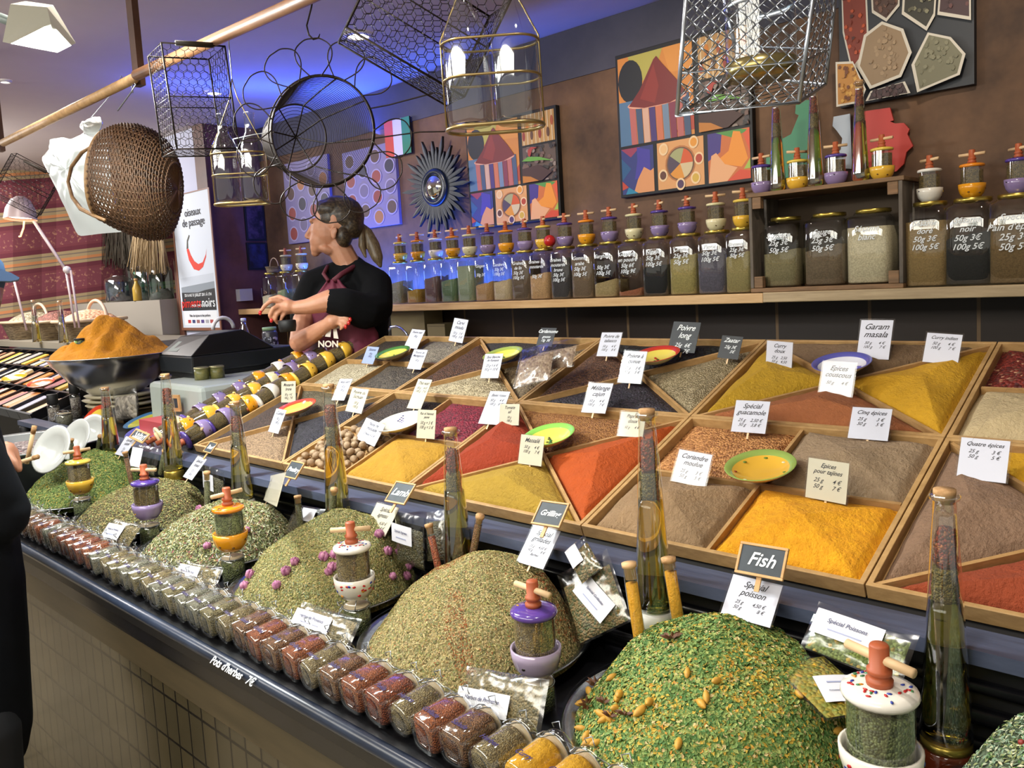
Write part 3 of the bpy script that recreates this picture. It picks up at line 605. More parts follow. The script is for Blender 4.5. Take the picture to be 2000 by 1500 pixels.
# nutmegs, one by one, in the front left compartment of the second front tray
NUT = mat('nutmeg_shell', '#a68c6c', 0.6, col2='#84694c', scale=60, bump=0.3)
R = random.Random(11); nuts = []
proto = None; TM = tray_mat(1, 0)
for k in range(900):
    if len(nuts) >= 92: break
    x = R.uniform(.028, TW / 2 - .022); y = R.uniform(.028, TD[0] / 2 - .02); z = -.0095; lay = 0
    for lay in (0, 1):
        zz = -.0095 + lay * .017
        if lay and ((x - .14) ** 2 + (y - .13) ** 2) > .008: break
        if all((x - a) ** 2 + (y - b) ** 2 + ((zz - c) * 1.0) ** 2 > .0217 ** 2 for a, b, c in nuts): z = zz; break
    else: continue
    if any((x - a) ** 2 + (y - b) ** 2 + (z - c) ** 2 <= .0217 ** 2 for a, b, c in nuts) or (lay and z < -.005): continue
    nuts.append((x, y, z))
pm = MB().ball((0, 0, 0), (.0112, .0112, .0135), 12)
for k, (x, y, z) in enumerate(nuts):
    if proto is None: o = proto = pm.build('nutmeg', NUT)
    else: o = proto.copy(); COL.objects.link(o)
    o.matrix_world = TM @ Matrix.Translation((x, y, z)) @ Euler((R.uniform(0, 3), R.uniform(0, 3), R.uniform(0, 3))).to_matrix().to_4x4()
    tag(o, 'whole grey brown nutmeg in the pile left of the mustard yellow powder', 'nutmeg', 'nutmegs in the tray')

# ---------------------------------------------------------------- dishes
DW = {}
def dish(loc, r, rot, rimc, inner, label, motif=None, oval=1.0, group='decorated plates on the trays'):
    t = thing('ceramic_plate', label, 'plate', loc, rot, group); S = Matrix.Diagonal((1, oval, 1, 1))
    rm = mat('glaze_' + rimc.strip('#'), rimc, 0.15, coat=.5); im = mat('glaze_' + inner.strip('#'), inner, 0.15, coat=.5); ex = mat('glaze_outside_' + rimc.strip('#'), tuple(.55 * a + .45 * b for a, b in zip(srgb(inner), (.6, .6, .6))), 0.2)
    MB().lathe([(r * .35, 0), (r * .62, .004), (r * .97, .019), (r, .0215)], 40, M=S, cap=False).lathe([(.0001, 0), (r * .35, 0)], 40, M=S, cap=False).build('body', ex, t)
    MB().lathe([(r, .0215), (r * .97, .0225), (r * .80, .0145)], 40, M=S, cap=False).build('rim', rm, t)
    MB().lathe([(r * .80, .0145), (r * .58, .0065), (r * .3, .0035), (.0001, .0033)], 40, M=S, cap=False).build('well', im, t)
    if motif:
        mb = MB(); R = random.Random(len(label)); cols = [mat('motif_' + c.strip('#'), c, 0.2) for c in motif[1]]
        for (u, v, s) in motif[0]:
            ci = R.randrange(len(cols)); zz = .0045 + max(0, (math.hypot(u, v) - .5)) ** 1.1 * .037
            mb.ball((u * r, v * r * oval, zz), (s * r, s * r * .8, .0012), 8, ci)
        mb.build('painted_motif', cols, t)
    return t
sl = (ang, 0, 0)
def on_tray(px, py, n=.004):
    # point of the tray plane under a pixel, lifted by n
    d = ray(px, py); k = (TO + TN * n - EYE).dot(TN) / d.dot(TN); return EYE + d * k
bunch = [(-.55 + .1 * a, .30 + .1 * b, .055) for a in range(3) for b in range(4 - a)] + [(.45 + .1 * a, -.35 + .1 * b, .055) for a in range(3) for b in range(3)]
sprig = [(-.1, .1, .08), (.05, .0, .07), (.12, -.12, .08), (-.2, .2, .06), (.2, -.2, .09), (0, -.15, .06)]
ringm = [(.72 * math.cos(k * .9), .72 * math.sin(k * .9), .07) for k in range(7)]
PL = [(1487, 925, .068, '#8fa552', '#d9a83a', 'round yellow plate with green rim and grater centre beside the Tajines card', (ringm, ['#8a3a20', '#5b7a2a', '#d9d0b0'])),
      (1645, 722, .066, '#5a5aa8', '#dcdce6', 'white plate with blue rim and blue flowers behind the Epices couscous card', ([(-.6, 0, .12), (.6, .1, .14), (-.65, .12, .09), (.62, -.1, .1), (.5, .2, .09)], ['#4a48a0', '#6a62b8'])),
      (1074, 862, .065, '#8cc85a', '#e6d860', 'pale yellow plate with bright green rim behind the white card', (sprig, ['#2f6a3c', '#4a4a2a'])),
      (1283, 704, .067, '#c23a26', '#e0ce5e', 'yellow plate with red rim and olives in the back row', (sprig, ['#2d4a26', '#b03020'])),
      (984, 701, .066, '#9aa84a', '#e2cf5a', 'yellow plate with olive green rim beside the handwritten white card', (sprig, ['#4a6a30', '#7a7a3a'])),
      (769, 697, .066, '#4a7a3c', '#e2c957', 'yellow plate with dark green rim in the left of the back row', (sprig, ['#6a7a3a', '#4a6a30'])),
      (785, 834, .072, '#d9d5c2', '#ddd8c0', 'cream plate with blue grape bunches among the front trays', (bunch, ['#3f3f8a', '#55509a'])),
      (581, 804, .068, '#c8482c', '#ecc452', 'yellow plate with orange red rim on the leftmost front tray', ([], ['#4a6a30']))]
for (px, py, r, rc, ic, lab, mo) in PL:
    p = on_tray(px, py, .014); dish(p - TN * .002, r, (ang * .75, 0, 0), rc, ic, lab, mo)

# ---------------------------------------------------------------- price cards
CARDS = [ # corners TL, TR, BR, BL in the photograph, text, paper, label, ink size
 ((1681,624,1747,627,1734,701,1674,702), 'Garam\nmasala', '50 g      4 €\n100 g      7 €', 'w', 'Garam masala'),
 ((1811,650,1881,654,1870,713,1802,706), 'Curry indien', '50 g      4 €\n100 g      7 €', 'w', 'Curry indien'),
 ((1497,667,1550,667,1545,722,1497,712), 'Curry\ndoux', '25 g   2,50\n50 g   4,50', 'w', 'Curry doux'),
 ((1609,708,1672,710,1662,777,1600,768), 'Epices\ncouscous', '50 g      4 €', 'w', 'Epices couscous'),
 ((1439,781,1504,785,1495,847,1427,843), 'Spécial\nguacamole', '25 g    2,50 €\n50 g    3,8 €', 'w', 'Spécial guacamole'),
 ((1666,792,1743,802,1734,859,1655,858), 'Cinq épices', '25 g       3 €\n50 g       5 €', 'w', 'Cinq épices'),
 ((1578,896,1661,903,1650,988,1575,968), 'Epices\npour tajines', '25 g      4 €\n50 g      7 €', 'c', 'Epices pour tajines'),
 ((1877,853,1975,863,1963,943,1869,934), 'Quatre épices', '25 g        3 €\n50 g        5 €', 'w', 'Quatre épices'),
 ((1328,876,1391,890,1377,951,1311,940), 'Coriandre\nmoulue', '25 g      3 €\n50 g      5 €', 'w', 'Coriandre moulue'),
 ((1018,848,1064,853,1057,911,1012,905), 'Massalé', '50 g     4 €\n100 g     7 €', 'c', 'Massalé'),
 ((1215,802,1262,808,1256,853,1206,853), 'Paprika\ndoux', '50 g     4 €', 'c', 'Paprika doux'),
 ((977,789,1015,789,1013,831,975,830), 'Tomate\nail', '50 g\n100 g', 'c', 'Tomate ail'),
 ((1153,746,1197,751,1183,806,1134,807), 'Mélange\ncajun', '50 g     4 €\n100 g     7 €', 'w', 'Mélange cajun'),
 ((1220,684,1265,688,1251,749,1208,748), 'Poivre à\nqueue', '25 g     3 €\n50 g     5 €', 'w', 'Poivre à queue'),
 ((1176,650,1216,649,1205,697,1165,695), 'Poivre de\ntabasco', '50 g     4 €\n100 g     8 €', 'w', 'Poivre de tabasco'),
 ((948,692,983,690,973,739,938,738), 'Baie Blanche\nde Kampot', '25 g = 6 €\n50 g = 10 €', 'w', 'Baie Blanche de Kampot'),
 ((958,763,997,766,973,829,934,828), 'Baies roses', '50 g     4 €\n100 g   6 €', 'w', 'Baies roses'),
 ((816,800,853,801,848,858,814,855), 'Ras el hanout\njaune', '50 g = 3 €\n100 g = 5 €', 'c', 'Ras el hanout jaune'),
 ((819,740,843,742,823,800,793,797), 'Thé noir', '50 g    4 €\n100 g   7 €', 'c', 'clove'),
 ((717,814,752,832,732,871,694,858), 'Noix de\nmuscade', '3 Noix = 3 €', 'w', 'nutmeg'),
 ((690,753,719,765,707,805,673,806), 'Poivre du\nSichuan', '50 g\n100 g', 'c', 'whole pepper, between the test bottle and the plate'),
 ((664,739,689,741,672,781,647,783), 'Anis vert', '50 g\n100 g', 'w', 'olive grains'),
 ((549,745,578,744,577,786,550,786), 'Moutarde\nbrune', '50 g   4 €\n100 g   7 €', 'c', 'dark brown seeds, top left'),
 ((540,797,560,802,543,847,524,843), 'Cumin', '50 g\n100 g', 'w', 'light brown seeds of the leftmost tray'),
 ((718,676,741,679,728,711,706,710), 'Sésame', '50 g\n100 g', 'b', 'white mixed seeds'),
 ((805,643,831,645,814,682,789,678), 'Poivre noir', '50 g', 'w', 'dark seeds of the back left corner'),
 ((809,682,836,684,821,722,795,720), 'Poivre de\nMadagascar', '50 g', 'w', 'grey brown peppercorns'),
 ((888,619,915,627,903,669,876,667), 'Carvi\nmoulu', '50 g   3 €\n100 g   5 €', 'w', 'grey seeds at the back edge')]
PAPER = {'w': mat('card_white', '#cfd1e0', 0.4), 'c': mat('card_cream', '#cdc6b0', 0.45), 'b': mat('card_blue', '#8fa0c8', 0.45)}
def fit_card(c, P0, tilt0=.45, yaw0=0.0, sg=(.22, .45, .25)):
    """real rectangle (centre, axes, size) whose outline explains the four measured corners; standing near point P0"""
    px = np.array(c, float).reshape(4, 2)
    cr, cu_, cf = (np.array(v) for v in (CR, CU, CF)); eye = np.array(EYE)
    D0 = float((P0 - EYE).dot(CF))
    def corners(q):
        yaw, tilt, roll, w_, h_, a, b = q
        nx = np.array([math.sin(yaw) * math.cos(tilt), -math.cos(yaw) * math.cos(tilt), math.sin(tilt)])
        ex = np.array([math.cos(yaw), math.sin(yaw), 0]); ey = np.cross(nx, ex)
        X = ex * math.cos(roll) + ey * math.sin(roll); Y = -ex * math.sin(roll) + ey * math.cos(roll)
        B = eye + D0 * (cf + cr * (a - CXP) / FPX - cu_ * (b - CYP) / FPX)
        return [B - X * w_ / 2 + Y * h_, B + X * w_ / 2 + Y * h_, B + X * w_ / 2, B - X * w_ / 2], X, Y, B
    def res(q):
        cs, *_ = corners(q); r = []
        for p, t in zip(cs, px):
            v = p - eye; z = v @ cf; r += [(CXP + FPX * (v @ cr) / z - t[0]) / 2, (CYP - FPX * (v @ cu_) / z - t[1]) / 2]
        return np.array(r + [(q[0] - yaw0) / sg[0], (q[1] - tilt0) / sg[1], q[2] / sg[2]])
    bm = (px[2] + px[3]) / 2; q = np.array([yaw0, tilt0, 0.0, .06, .07, bm[0], bm[1]]); lam = 1e-2; r = res(q); c0 = r @ r
    for _ in range(60):
        J = np.zeros((len(r), 7))
        for i in range(7): dq = np.zeros(7); dq[i] = 1e-4 * max(1, abs(q[i])); J[:, i] = (res(q + dq) - r) / dq[i]
        A = J.T @ J; s = np.linalg.solve(A + lam * np.diag(np.diag(A) + 1e-9), -J.T @ r); r2 = res(q + s)
        if r2 @ r2 < c0: q = q + s; r = r2; c0 = r @ r; lam *= .4
        else: lam *= 4
    cs, X, Y, B = corners(q); return Vector(X), Vector(Y), Vector(B), float(q[3]), float(q[4])
def price_card(c, title, prices, paper, label, P0, sleeve=True, name='price_card', ink=None, cat='price card', yaw0=0.0, tilt0=.45, group='price cards in the spices', pin=True, fs=1.0):
    X, Y, B, w_, h_ = fit_card(c, P0, tilt0, yaw0); Nn = X.cross(Y)
    t = thing(name, label, cat, group=group); m = Matrix((X, Y, Nn)).transposed().to_4x4(); m.translation = B; t.matrix_world = m
    MB().box((-w_/2, 0, -.0004), (w_/2, h_, .0004)).build('paper', paper, t)
    ink = ink or INK
    nl = title.count('\n') + 1; ml = max(len(x) for x in title.split('\n')); s1 = min(w_ * 1.75 / ml, h_ * .21) * fs
    s1 = max(s1, h_ * .09)
    text(title, s1, ink, t, (0, h_ * .93, .0007), shear=.45, name='title', line=.95, bold=s1 * .012)
    if prices:
        ml2 = max(len(x) for x in prices.split('\n')); s2 = min(w_ * 1.8 / ml2, h_ * .15) * fs
        text(prices, s2, ink, t, (0, h_ * .93 - s1 * 1.05 * nl - s2 * .3, .0007), shear=.45, name='prices', line=1.05, bold=s2 * .008)
    if sleeve:
        e = .0034; MB().box((-w_/2 - e, -.001, -.0009), (w_/2 + e, h_ + e, -.0006)).box((-w_/2 - e, -.001, .0012), (w_/2 + e, h_ + e, .0013)).build('plastic_sleeve', SLEEVE, t)
    if pin: MB().box((-.0022, -.014, -.0021), (.0022, h_ * .4, -.0010)).build('holder_stick', PEG, t)
    return t, m, w_, h_
for (c, ti, pr, pa, lab) in CARDS:
    bx = (c[4] + c[6]) / 2; by = (c[5] + c[7]) / 2
    P0 = on_tray(bx, by, .007)
    wide = len(lab) > 22 or lab in ('clove', 'nutmeg', 'olive grains', 'white mixed seeds', 'grey brown peppercorns')
    first = ti.replace('\n', ' ')
    L_ = f'{ {"w": "white", "c": "cream", "b": "bluish"}[pa]} price card reading "{first}" stuck in the tray spices'
    price_card(c, ti, pr, PAPER[pa], L_, P0)
# black handwritten signs in the back row
for (c, ti, pr, lab) in (((1312,628,1374,630,1352,690,1308,686), 'Poivre\nlong', '25g  6€\n50   7€', 'black chalk sign reading Poivre long, tallest sign of the back row'),
                         ((1411,655,1452,658,1441,703,1401,698), 'Zaatar', '25g 3€\n     5€', 'black chalk sign reading Zaatar over the beige seeds'),
                         ((1057,640,1088,641,1077,677,1047,676), 'Cardamome', 'gousse\n15g  5€', 'small dark blue chalk sign behind the plastic bags')):
    P0 = on_tray((c[4] + c[6]) / 2, (c[5] + c[7]) / 2, .012)
    price_card(c, ti, pr, mat('sign_black', '#12161c', 0.5), lab, P0, sleeve=False, name='chalk_sign', ink=CHALK, cat='sign', group='small black signs in the back row', fs=1.25)
# ================================================================ front counter
TZ = 0.95
KCLEAR = glass('kilner_glass', (0.97, 0.98, 0.97), 1.3, 0.05, 0.07)
RUB = mat('rubber_ring', '#c9b79a', 0.6)
def kilner_parts(t, hw, h, mt, round_=False):
    sq = None if round_ else 5
    g = MB(); g.lathe([(hw * .55, .0032), (hw * .62, .0005), (hw * .90, .0005), (hw, .004), (hw, h * .70), (hw * .88, h * .78), (hw * .80, h * .80)], 24, sq=sq, cap=False)
    g.lathe([(.0001, .0032), (hw * .55, .0032)], 24, cap=False); g.build('glass_body', KCLEAR, t)
    MB().lathe([(hw * .86, .006), (hw * .93, .010), (hw * .93, h * .66), (hw * .80, h * .72)], 24, sq=sq).build('contents', mt, t)
    MB().lathe([(hw * .84, h * .80), (hw * .90, h * .815), (hw * .84, h * .83)], 24).build('rubber_seal', RUB, t)
    MB().lathe([(hw * .84, h * .832), (hw * .94, h * .85), (hw * .94, h * .91), (hw * .80, h * .97), (hw * .5, h), (.0001, h)], 24, cap=False).build('glass_lid', KCLEAR, t)
    wr = MB(); a = hw * .96
    wr.tube([(a * math.cos(q), a * math.sin(q), h * .80) for q in [2 * PI * k / 20 for k in range(20)]], .0008, 5, closed=True)
    for s in (-1, 1): wr.tube([(s * a, -.004, h * .80), (s * a * 1.05, -.002, h * .93), (s * a * .75, 0, h * 1.02), (0, 0, h * 1.035)], .0009, 5)
    wr.tube([(-.007, -a, h * .80), (-.007, -a - .006, h * .70), (-.004, -a - .010, h * .55), (.004, -a - .010, h * .55), (.007, -a - .006, h * .70), (.007, -a, h * .80)], .0009, 5)
    wr.tube([(-.008, -a * .98, h * .92), (-.008, -a - .007, h * .90), (0, -a - .009, h * .97), (.008, -a - .007, h * .90), (.008, -a * .98, h * .92)], .0009, 5)
    wr.build('wire_clamp', WIREL, t)
kc = {'rust': grain('kilner_rust', '#a5592a', '#6d3316', 420), 'brown': grain('kilner_brown', '#8a5c34', '#50321c', 420), 'tan': grain('kilner_tan', '#97855a', '#5f5236', 420),
      'olive': grain('kilner_olive', '#8b7f55', '#565034', 420), 'grey': grain('kilner_grey', '#8f8c78', '#5a5848', 420), 'yellow': powder('kilner_yellow', '#dfa416'), 'red': grain('kilner_red', '#9c4a22', '#5c2612', 420)}
PURP = mat('purple_marker', '#2a1a52', 0.5)
seq = ['yellow', 'yellow', 'yellow', 'tan', 'brown', 'rust', 'tan', 'red', 'rust', 'brown', 'tan', 'rust', 'brown', 'rust', 'brown', 'tan', 'olive', 'grey', 'grey', 'olive', 'grey', 'tan', 'olive', 'grey', 'olive', 'tan', 'grey', 'rust', 'red', 'rust', 'red', 'brown', 'grey', 'rust', 'brown', 'brown', 'tan', 'grey', 'tan']
words = {'yellow': 'Curry', 'tan': 'Herbes', 'brown': 'Salade', 'rust': 'Grillade', 'red': 'Paëlla', 'olive': 'Herbes', 'grey': 'Herbes'}
R = random.Random(21); protoK = {}
nK = len(seq)
for k, c in enumerate(seq):
    x = -0.600 - .0613 * k; cn_ = {'rust': 'rust coloured', 'red': 'brick red', 'brown': 'brown', 'tan': 'tan', 'olive': 'olive', 'grey': 'grey green', 'yellow': 'yellow'}[c]
    loc = (x, .728 + R.uniform(-.003, .004), TZ + .0315); rot = (-PI / 2 + .13 + R.uniform(-.02, .02), 0, -.10 + R.uniform(-.05, .05))
    lab = f'small clip-top jar of {cn_} seasoning lying on its side in the front row'
    if k == 0: lab = 'small clip-top jar of yellow powder, nearest end of the lying front row'
    if k == nK - 1: lab = 'small clip-top jar at the far end of the lying front row'
    if c not in protoK:
        t = thing('spice_clip_jar', lab, 'jar', loc, rot, f'{cn_} clip-top jars lying along the counter edge'); protoK[c] = t
        kilner_parts(t, .0285, .098, kc[c], round_=(c in ('tan', 'yellow')))
        text(words[c], .0125, PURP, t, (0, -.0288, .030), (PI / 2, 0, 0), .3, bold=.0003)
    else: t = copy_tree(protoK[c], loc=loc, rot=rot, label=lab)
    t['group'] = f'{cn_} clip-top jars lying along the counter edge'

# ---------------------------------------------------------------- ceramic mills
MILLC = {'yellow': ('#e2b13c', '#e0c050'), 'orange': ('#e69a1e', '#e6891c'), 'purple': ('#8d7aa5', '#4f3a8c'), 'white': ('#e6e0d4', '#e9e4da'), 'cream': ('#ddd2a8', '#d9cfa0'), 'lilac': ('#a99ab5', '#5a3f92')}
HERBG = grain('mill_herb', '#7a6636', '#473a1c', 380)
HERBG2 = grain('mill_green_herb', '#6b7446', '#3a4224', 300)
def mill_parts(t, c, s=1.0, herb=HERBG, motif=None, n=28, peg=.5, wear=True):
    cup = mat('mill_cup_' + c, MILLC[c][0], 0.15, coat=.6); lid = mat('mill_lid_' + c, MILLC[c][1], 0.15, coat=.6)
    MB().lathe([(.024, 0), (.026, .001), (.036, .014), (.0405, .030), (.0415, .044), (.0385, .0445), (.0365, .034), (.033, .024)], n, M=Matrix.Scale(s, 4)).build('cup', cup, t)
    MB().lathe([(.0335, .030), (.0335, .0975)], n, M=Matrix.Scale(s, 4), cap=False).build('glass_cylinder', KCLEAR, t)
    MB().lathe([(.0315, .026), (.0322, .030), (.0322, .088)], n, M=Matrix.Scale(s, 4)).build('contents', herb, t)
    MB().lathe([(.030, .097), (.0365, .0978), (.0385, .102), (.037, .1065), (.029, .109), (.013, .111)], n, M=Matrix.Scale(s, 4)).build('ceramic_lid', lid, t)
    MB().lathe([(.013, .1108), (.0135, .117), (.0105, .1185), (.0105, .122), (.0125, .1235), (.0125, .128), (.0098, .129), (.0098, .152), (.0085, .154)], 16, M=Matrix.Scale(s, 4)).build('knob', TERRA, t)
    d = Vector((math.cos(peg), math.sin(peg), 0))
    MB().tube([Vector((0, 0, .139)) + d * -.040, Vector((0, 0, .139)) + d * .040], .0052, 10, M=Matrix.Scale(s, 4)).build('wooden_peg', PEG, t)
    if motif:
        R = random.Random(motif[1]); mb = MB(); cols = [mat('motif_' + q.strip('#'), q, .2) for q in motif[0]]
        for k in range(motif[2]):
            q = R.uniform(0, 2 * PI); rr = R.uniform(.018, .033); mm = Matrix.Scale(s, 4) @ Matrix.Translation((rr * math.cos(q), rr * math.sin(q), .1113 - (rr - .013) * .12)) @ Matrix.Rotation(R.uniform(0, 3), 4, 'Z')
            mb.ball((0, 0, 0), (.0032, .0018, .0010), 6, R.randrange(len(cols)), M=mm)
        for k in range(motif[2]):
            q = R.uniform(0, 2 * PI); z = R.uniform(.012, .036); rr = .0362 + (z - .014) * .22
            mm = Matrix.Scale(s, 4) @ Matrix.Rotation(q, 4, 'Z') @ Matrix.Translation((rr, 0, z)) @ Matrix.Rotation(R.uniform(-.6, .6), 4, 'X')
            mb.ball((0, 0, 0), (.0014, .0042, .0025), 6, R.randrange(len(cols)), M=mm)
        mb.build('painted_motif', cols, t)
FISH = (['#b8282a', '#2a3f9a', '#3c7a4a', '#c98a2a', '#b8282a'], 3, 46)
BEE = (['#1c1712', '#5a3a12'], 4, 4)
def clip_jar_up(x, y, z, h, label, group='clip-top jars standing under the mills'):
    t = thing('glass_clip_jar', label, 'jar', (x, y, z), (0, 0, -.6), group); kilner_parts(t, .029, h, HERBG2, True); return t
for (px, py, lab_, c, s, mo, peg, hb) in ((1718, 1345, 'white mill with red and blue fish pattern at the right front', 'white', 1.12, FISH, -.35, HERBG2), (1042, 1190, 'purple and lilac ceramic mill right of the oregano heap', 'lilac', 1.0, (['#1c1712', '#d9a62a'], 9, 3), -.1, HERBG),
      (687, 1065, 'white mill with red and blue pattern between the two long herb heaps', 'white', 1.0, FISH, .75, HERBG), (445, 990, 'orange ceramic mill in front of the herb bowl with petals', 'orange', 1.0, BEE, 1.6, HERBG2),
      (283, 940, 'lilac mill with dark purple lid by the brown herb bowl', 'purple', 1.0, (['#d9a62a', '#3c2f12'], 9, 3), .5, HERBG), (152, 900, 'yellow ceramic mill nearest the far end of the herb bowls', 'yellow', 1.0, BEE, 1.5, HERBG)):
    p = aty(px, py, .93); zb = p.z - .106 * s
    t = thing('ceramic_spice_mill', lab_, 'spice mill', (p.x, .93, zb), (0, 0, 0), 'ceramic mills among the herb bowls'); mill_parts(t, c, s, hb, mo, peg=peg)
    j = clip_jar_up(p.x, .93, TZ + .0005, zb - TZ - .004, 'standing clip-top jar underneath the ' + lab_.split(' at ')[0].split(' right ')[0].split(' between ')[0].split(' in front')[0].split(' by ')[0].split(' nearest')[0])
# mills along the shelf, on the jar lids and on the crate
SM = {}
def shelf_mill(px, py, c, lab, Y=2.78, z=None, s=1.0):
    p = aty(px, py, Y); R = random.Random(px); zz = z if z is not None else p.z
    if c not in SM:
        t = thing('ceramic_spice_mill', lab, 'spice mill', (p.x, Y, zz), (0, 0, R.uniform(-.6, .6)), 'small ceramic mills along the shelf'); mill_parts(t, c, .92, HERBG, BEE if c in ('yellow', 'orange', 'cream') else (['#2a2438', '#d9b62a'], 5, 4), 18, peg=.2); SM[c] = t
    else: t = copy_tree(SM[c], loc=(p.x, Y, zz), rot=(0, 0, R.uniform(-.9, .9)), label=lab)
    t['group'] = 'small ceramic mills along the shelf'; return t
CN = {'yellow': 'yellow', 'orange': 'orange', 'purple': 'purple', 'white': 'white', 'cream': 'cream'}
jx = sorted((v[0], v[1], k) for k, v in SHELF.items())
order = {772: 'yellow', 806: 'orange', 841: 'white', 874: 'orange', 907: 'cream', 942: 'purple', 978: 'orange', 1015: 'purple', 1051: 'yellow', 1093: 'purple', 1135: 'orange', 1180: 'purple', 1228: 'cream', 1278: 'purple', 1332: 'purple', 1388: 'cream', 1441: 'yellow', 1806: 'white', 1889: 'orange', 1980: 'purple', 520: None, 550: 'cream', 580: 'cream'}
names = {772: 'left end of the mill row on the shelf', 1980: 'above the Special Pain d\'épices jar', 1889: 'above the Sésame noir jar', 1806: 'above the Sésame doré jar', 1441: 'above the Romarin jar', 1388: 'above the Pavot jar', 1332: 'above the Origan jar', 1278: 'above the Nigelle jar',
         1228: 'above the en poudre jar', 1180: 'above the Sarghum jar', 1135: 'above the Gomme jar', 1093: 'above the brune mustard jar', 1051: 'above the tan mustard jar', 1015: 'above the full brown jar', 978: 'above the Genièvre jar', 942: 'above the Gingem jar', 907: 'above the pale green jar', 874: 'above the dark green jar', 841: 'above the purple brown jar', 806: 'above the mustard yellow jar', 550: 'on the jar left of the shop assistant', 580: 'just behind the shop assistant'}
for x, z, k in jx:
    c = order.get(k)
    if c:
        t = shelf_mill(k, 500, c, f'small {CN[c]} ceramic mill {names[k]}', z=z + .0005); t.location.x = x; t.location.y = 2.715 + .058
for (px, c, lab) in ((1488, 'purple', 'small purple mill at the left end of the crate top'), (1558, 'yellow', 'small yellow mill between the two left oil bottles on the crate'), (1633, 'purple', 'small purple mill between the two right oil bottles on the crate'), (1723, 'yellow', 'larger yellow mill at the right end of the crate top')):
    shelf_mill(px, 360, c, lab, 2.77, zt_ + .0005)

# ---------------------------------------------------------------- oil bottles
OIL = mat('yellow_oil', (0.80, 0.58, 0.045), 0.0, trans=1.0)
OIL.node_tree.nodes['Principled BSDF'].inputs['IOR'].default_value = 1.42
OILG = glass('bottle_glass', (0.92, 0.94, 0.92), 2.2, 0.06, 0.12)
CHI = grain('chili_herbs', '#8a3016', '#3f2412', 260, '#b0622a'); HB = grain('bottle_herbs', '#77652a', '#3c3a14', 320)
def oil_bottle(loc, h, label, r=.033, fill=.80, herbs=(.56, .85), cm=CHI, group='slim oil bottles along the counter', red=True):
    t = thing('oil_bottle', label, 'bottle', loc, (0, 0, 0), group); f = lambda q: r * (1 - .60 * q) if q < .9 else r * .44
    MB().lathe([(r * .9, 0), (r, .004)] + [(f(q), h * q) for q in (.1, .2, .35, .5, .65, .8, .9)] + [(r * .43, h * .955), (r * .56, h * .962), (r * .58, h * .975), (r * .50, h * .985)], 28, cap=False).build('glass_body', OILG, t)
    MB().lathe([(r * .85, .005)] + [(f(q) * .94, h * q) for q in (.03, .1, .2, .35, .5) if q < herbs[0]] + [(f(herbs[0]) * .94, h * herbs[0] - .0005)], 28).build('oil', OIL, t)
    MB().lathe([(r * .36, h * .945), (r * .42, h * .985), (r * .42, h)], 18).build('cork', CORK, t)
    R = random.Random(int(abs(loc[0]) * 1000)); mb = MB(); mb2 = MB(); q0, q1 = herbs; qm = q0 + .45 * (q1 - q0)
    for (m_, u0, u1) in ((mb2, q0, qm), (mb, qm, q1)):
        m_.lathe([(f(u0 + (u1 - u0) * k / 5) * (.80 + R.uniform(-.10, .06)) * (1 if 0 < k < 5 or m_ is mb2 else .7), h * (u0 + (u1 - u0) * k / 5)) for k in range(6)], 14)
    for k in range(40):
        q = R.uniform(q0, q1); a = R.uniform(0, 6.28); rr = f(q) * .74; low = q < qm
        (mb2 if low else mb).ball((rr * math.cos(a), rr * math.sin(a), h * q), (.0022, .0022, .006 if not low else .003), 6)
    mb.build('chili_pieces', cm, t); mb2.build('herb_sprigs', HB, t)
    return t
bn = [(1241, 797, 1279, 1190, 'oil bottle with chili in the middle, taller one by the yellow test tubes'), (1845, 955, 1848, 1440, 'nearest oil bottle with chili and green herbs, at the right'), (877, 835, 897, 1110, 'oil bottle standing between the Lamb and Grilling boards'),
      (635, 750, 662, 1015, 'oil bottle with red top layer left of the nutmegs, beside the Lamb board'), (442, 782, 475, 975, 'oil bottle in front of the leftmost tray'), (301, 728, 340, 917, 'oil bottle in front of the grey white scale'), (197, 755, 218, 885, 'farthest oil bottle of the counter row, by the white blue plate')]
for k, (x0, y0, x1, y1, lab) in enumerate(bn):
    b = aty(x1, y1, 1.14); tt = aty(x0, y0, 1.14); h = tt.z - b.z
    oil_bottle((b.x, 1.14, b.z), h, lab, .033)
    hh = b.z - TZ - .0015
    t = thing('honey_jar', 'glass jar with ' + ('white' if k % 2 == 0 else 'gold') + ' lid under the ' + ' '.join(lab.split(',')[0].split()[:8]), 'jar', (b.x, 1.14, TZ + .0005), group='jars under the oil bottles')
    MB().lathe([(.030, 0), (.033, .004), (.033, hh * .75), (.029, hh * .82)], 24).build('glass_body', mat('honey', '#5a2413', .1, coat=.5), t)
    MB().lathe([(.0305, hh * .80), (.032, hh * .81), (.032, hh * .98), (.030, hh)], 24).build('lid', mat('jar_lid_white', '#dcdad6', .3) if k % 2 == 0 else GOLD, t)
for (px, y0, lab, hl) in ((1519, 195, 'left green tinted oil bottle on the crate', .5), (1592, 172, 'middle oil bottle on the crate, between yellow and purple mills', .5), (1681, 157, 'tallest oil bottle on the crate in front of the red cut out', .5)):
    b = aty(px, 360, 2.77); h = aty(px - 3, y0, 2.77).z - zt_
    oil_bottle((b.x, 2.77, zt_ + .0005), h, lab, .030, .78, (.6, .92), CHI, 'oil bottles on top of the crate')

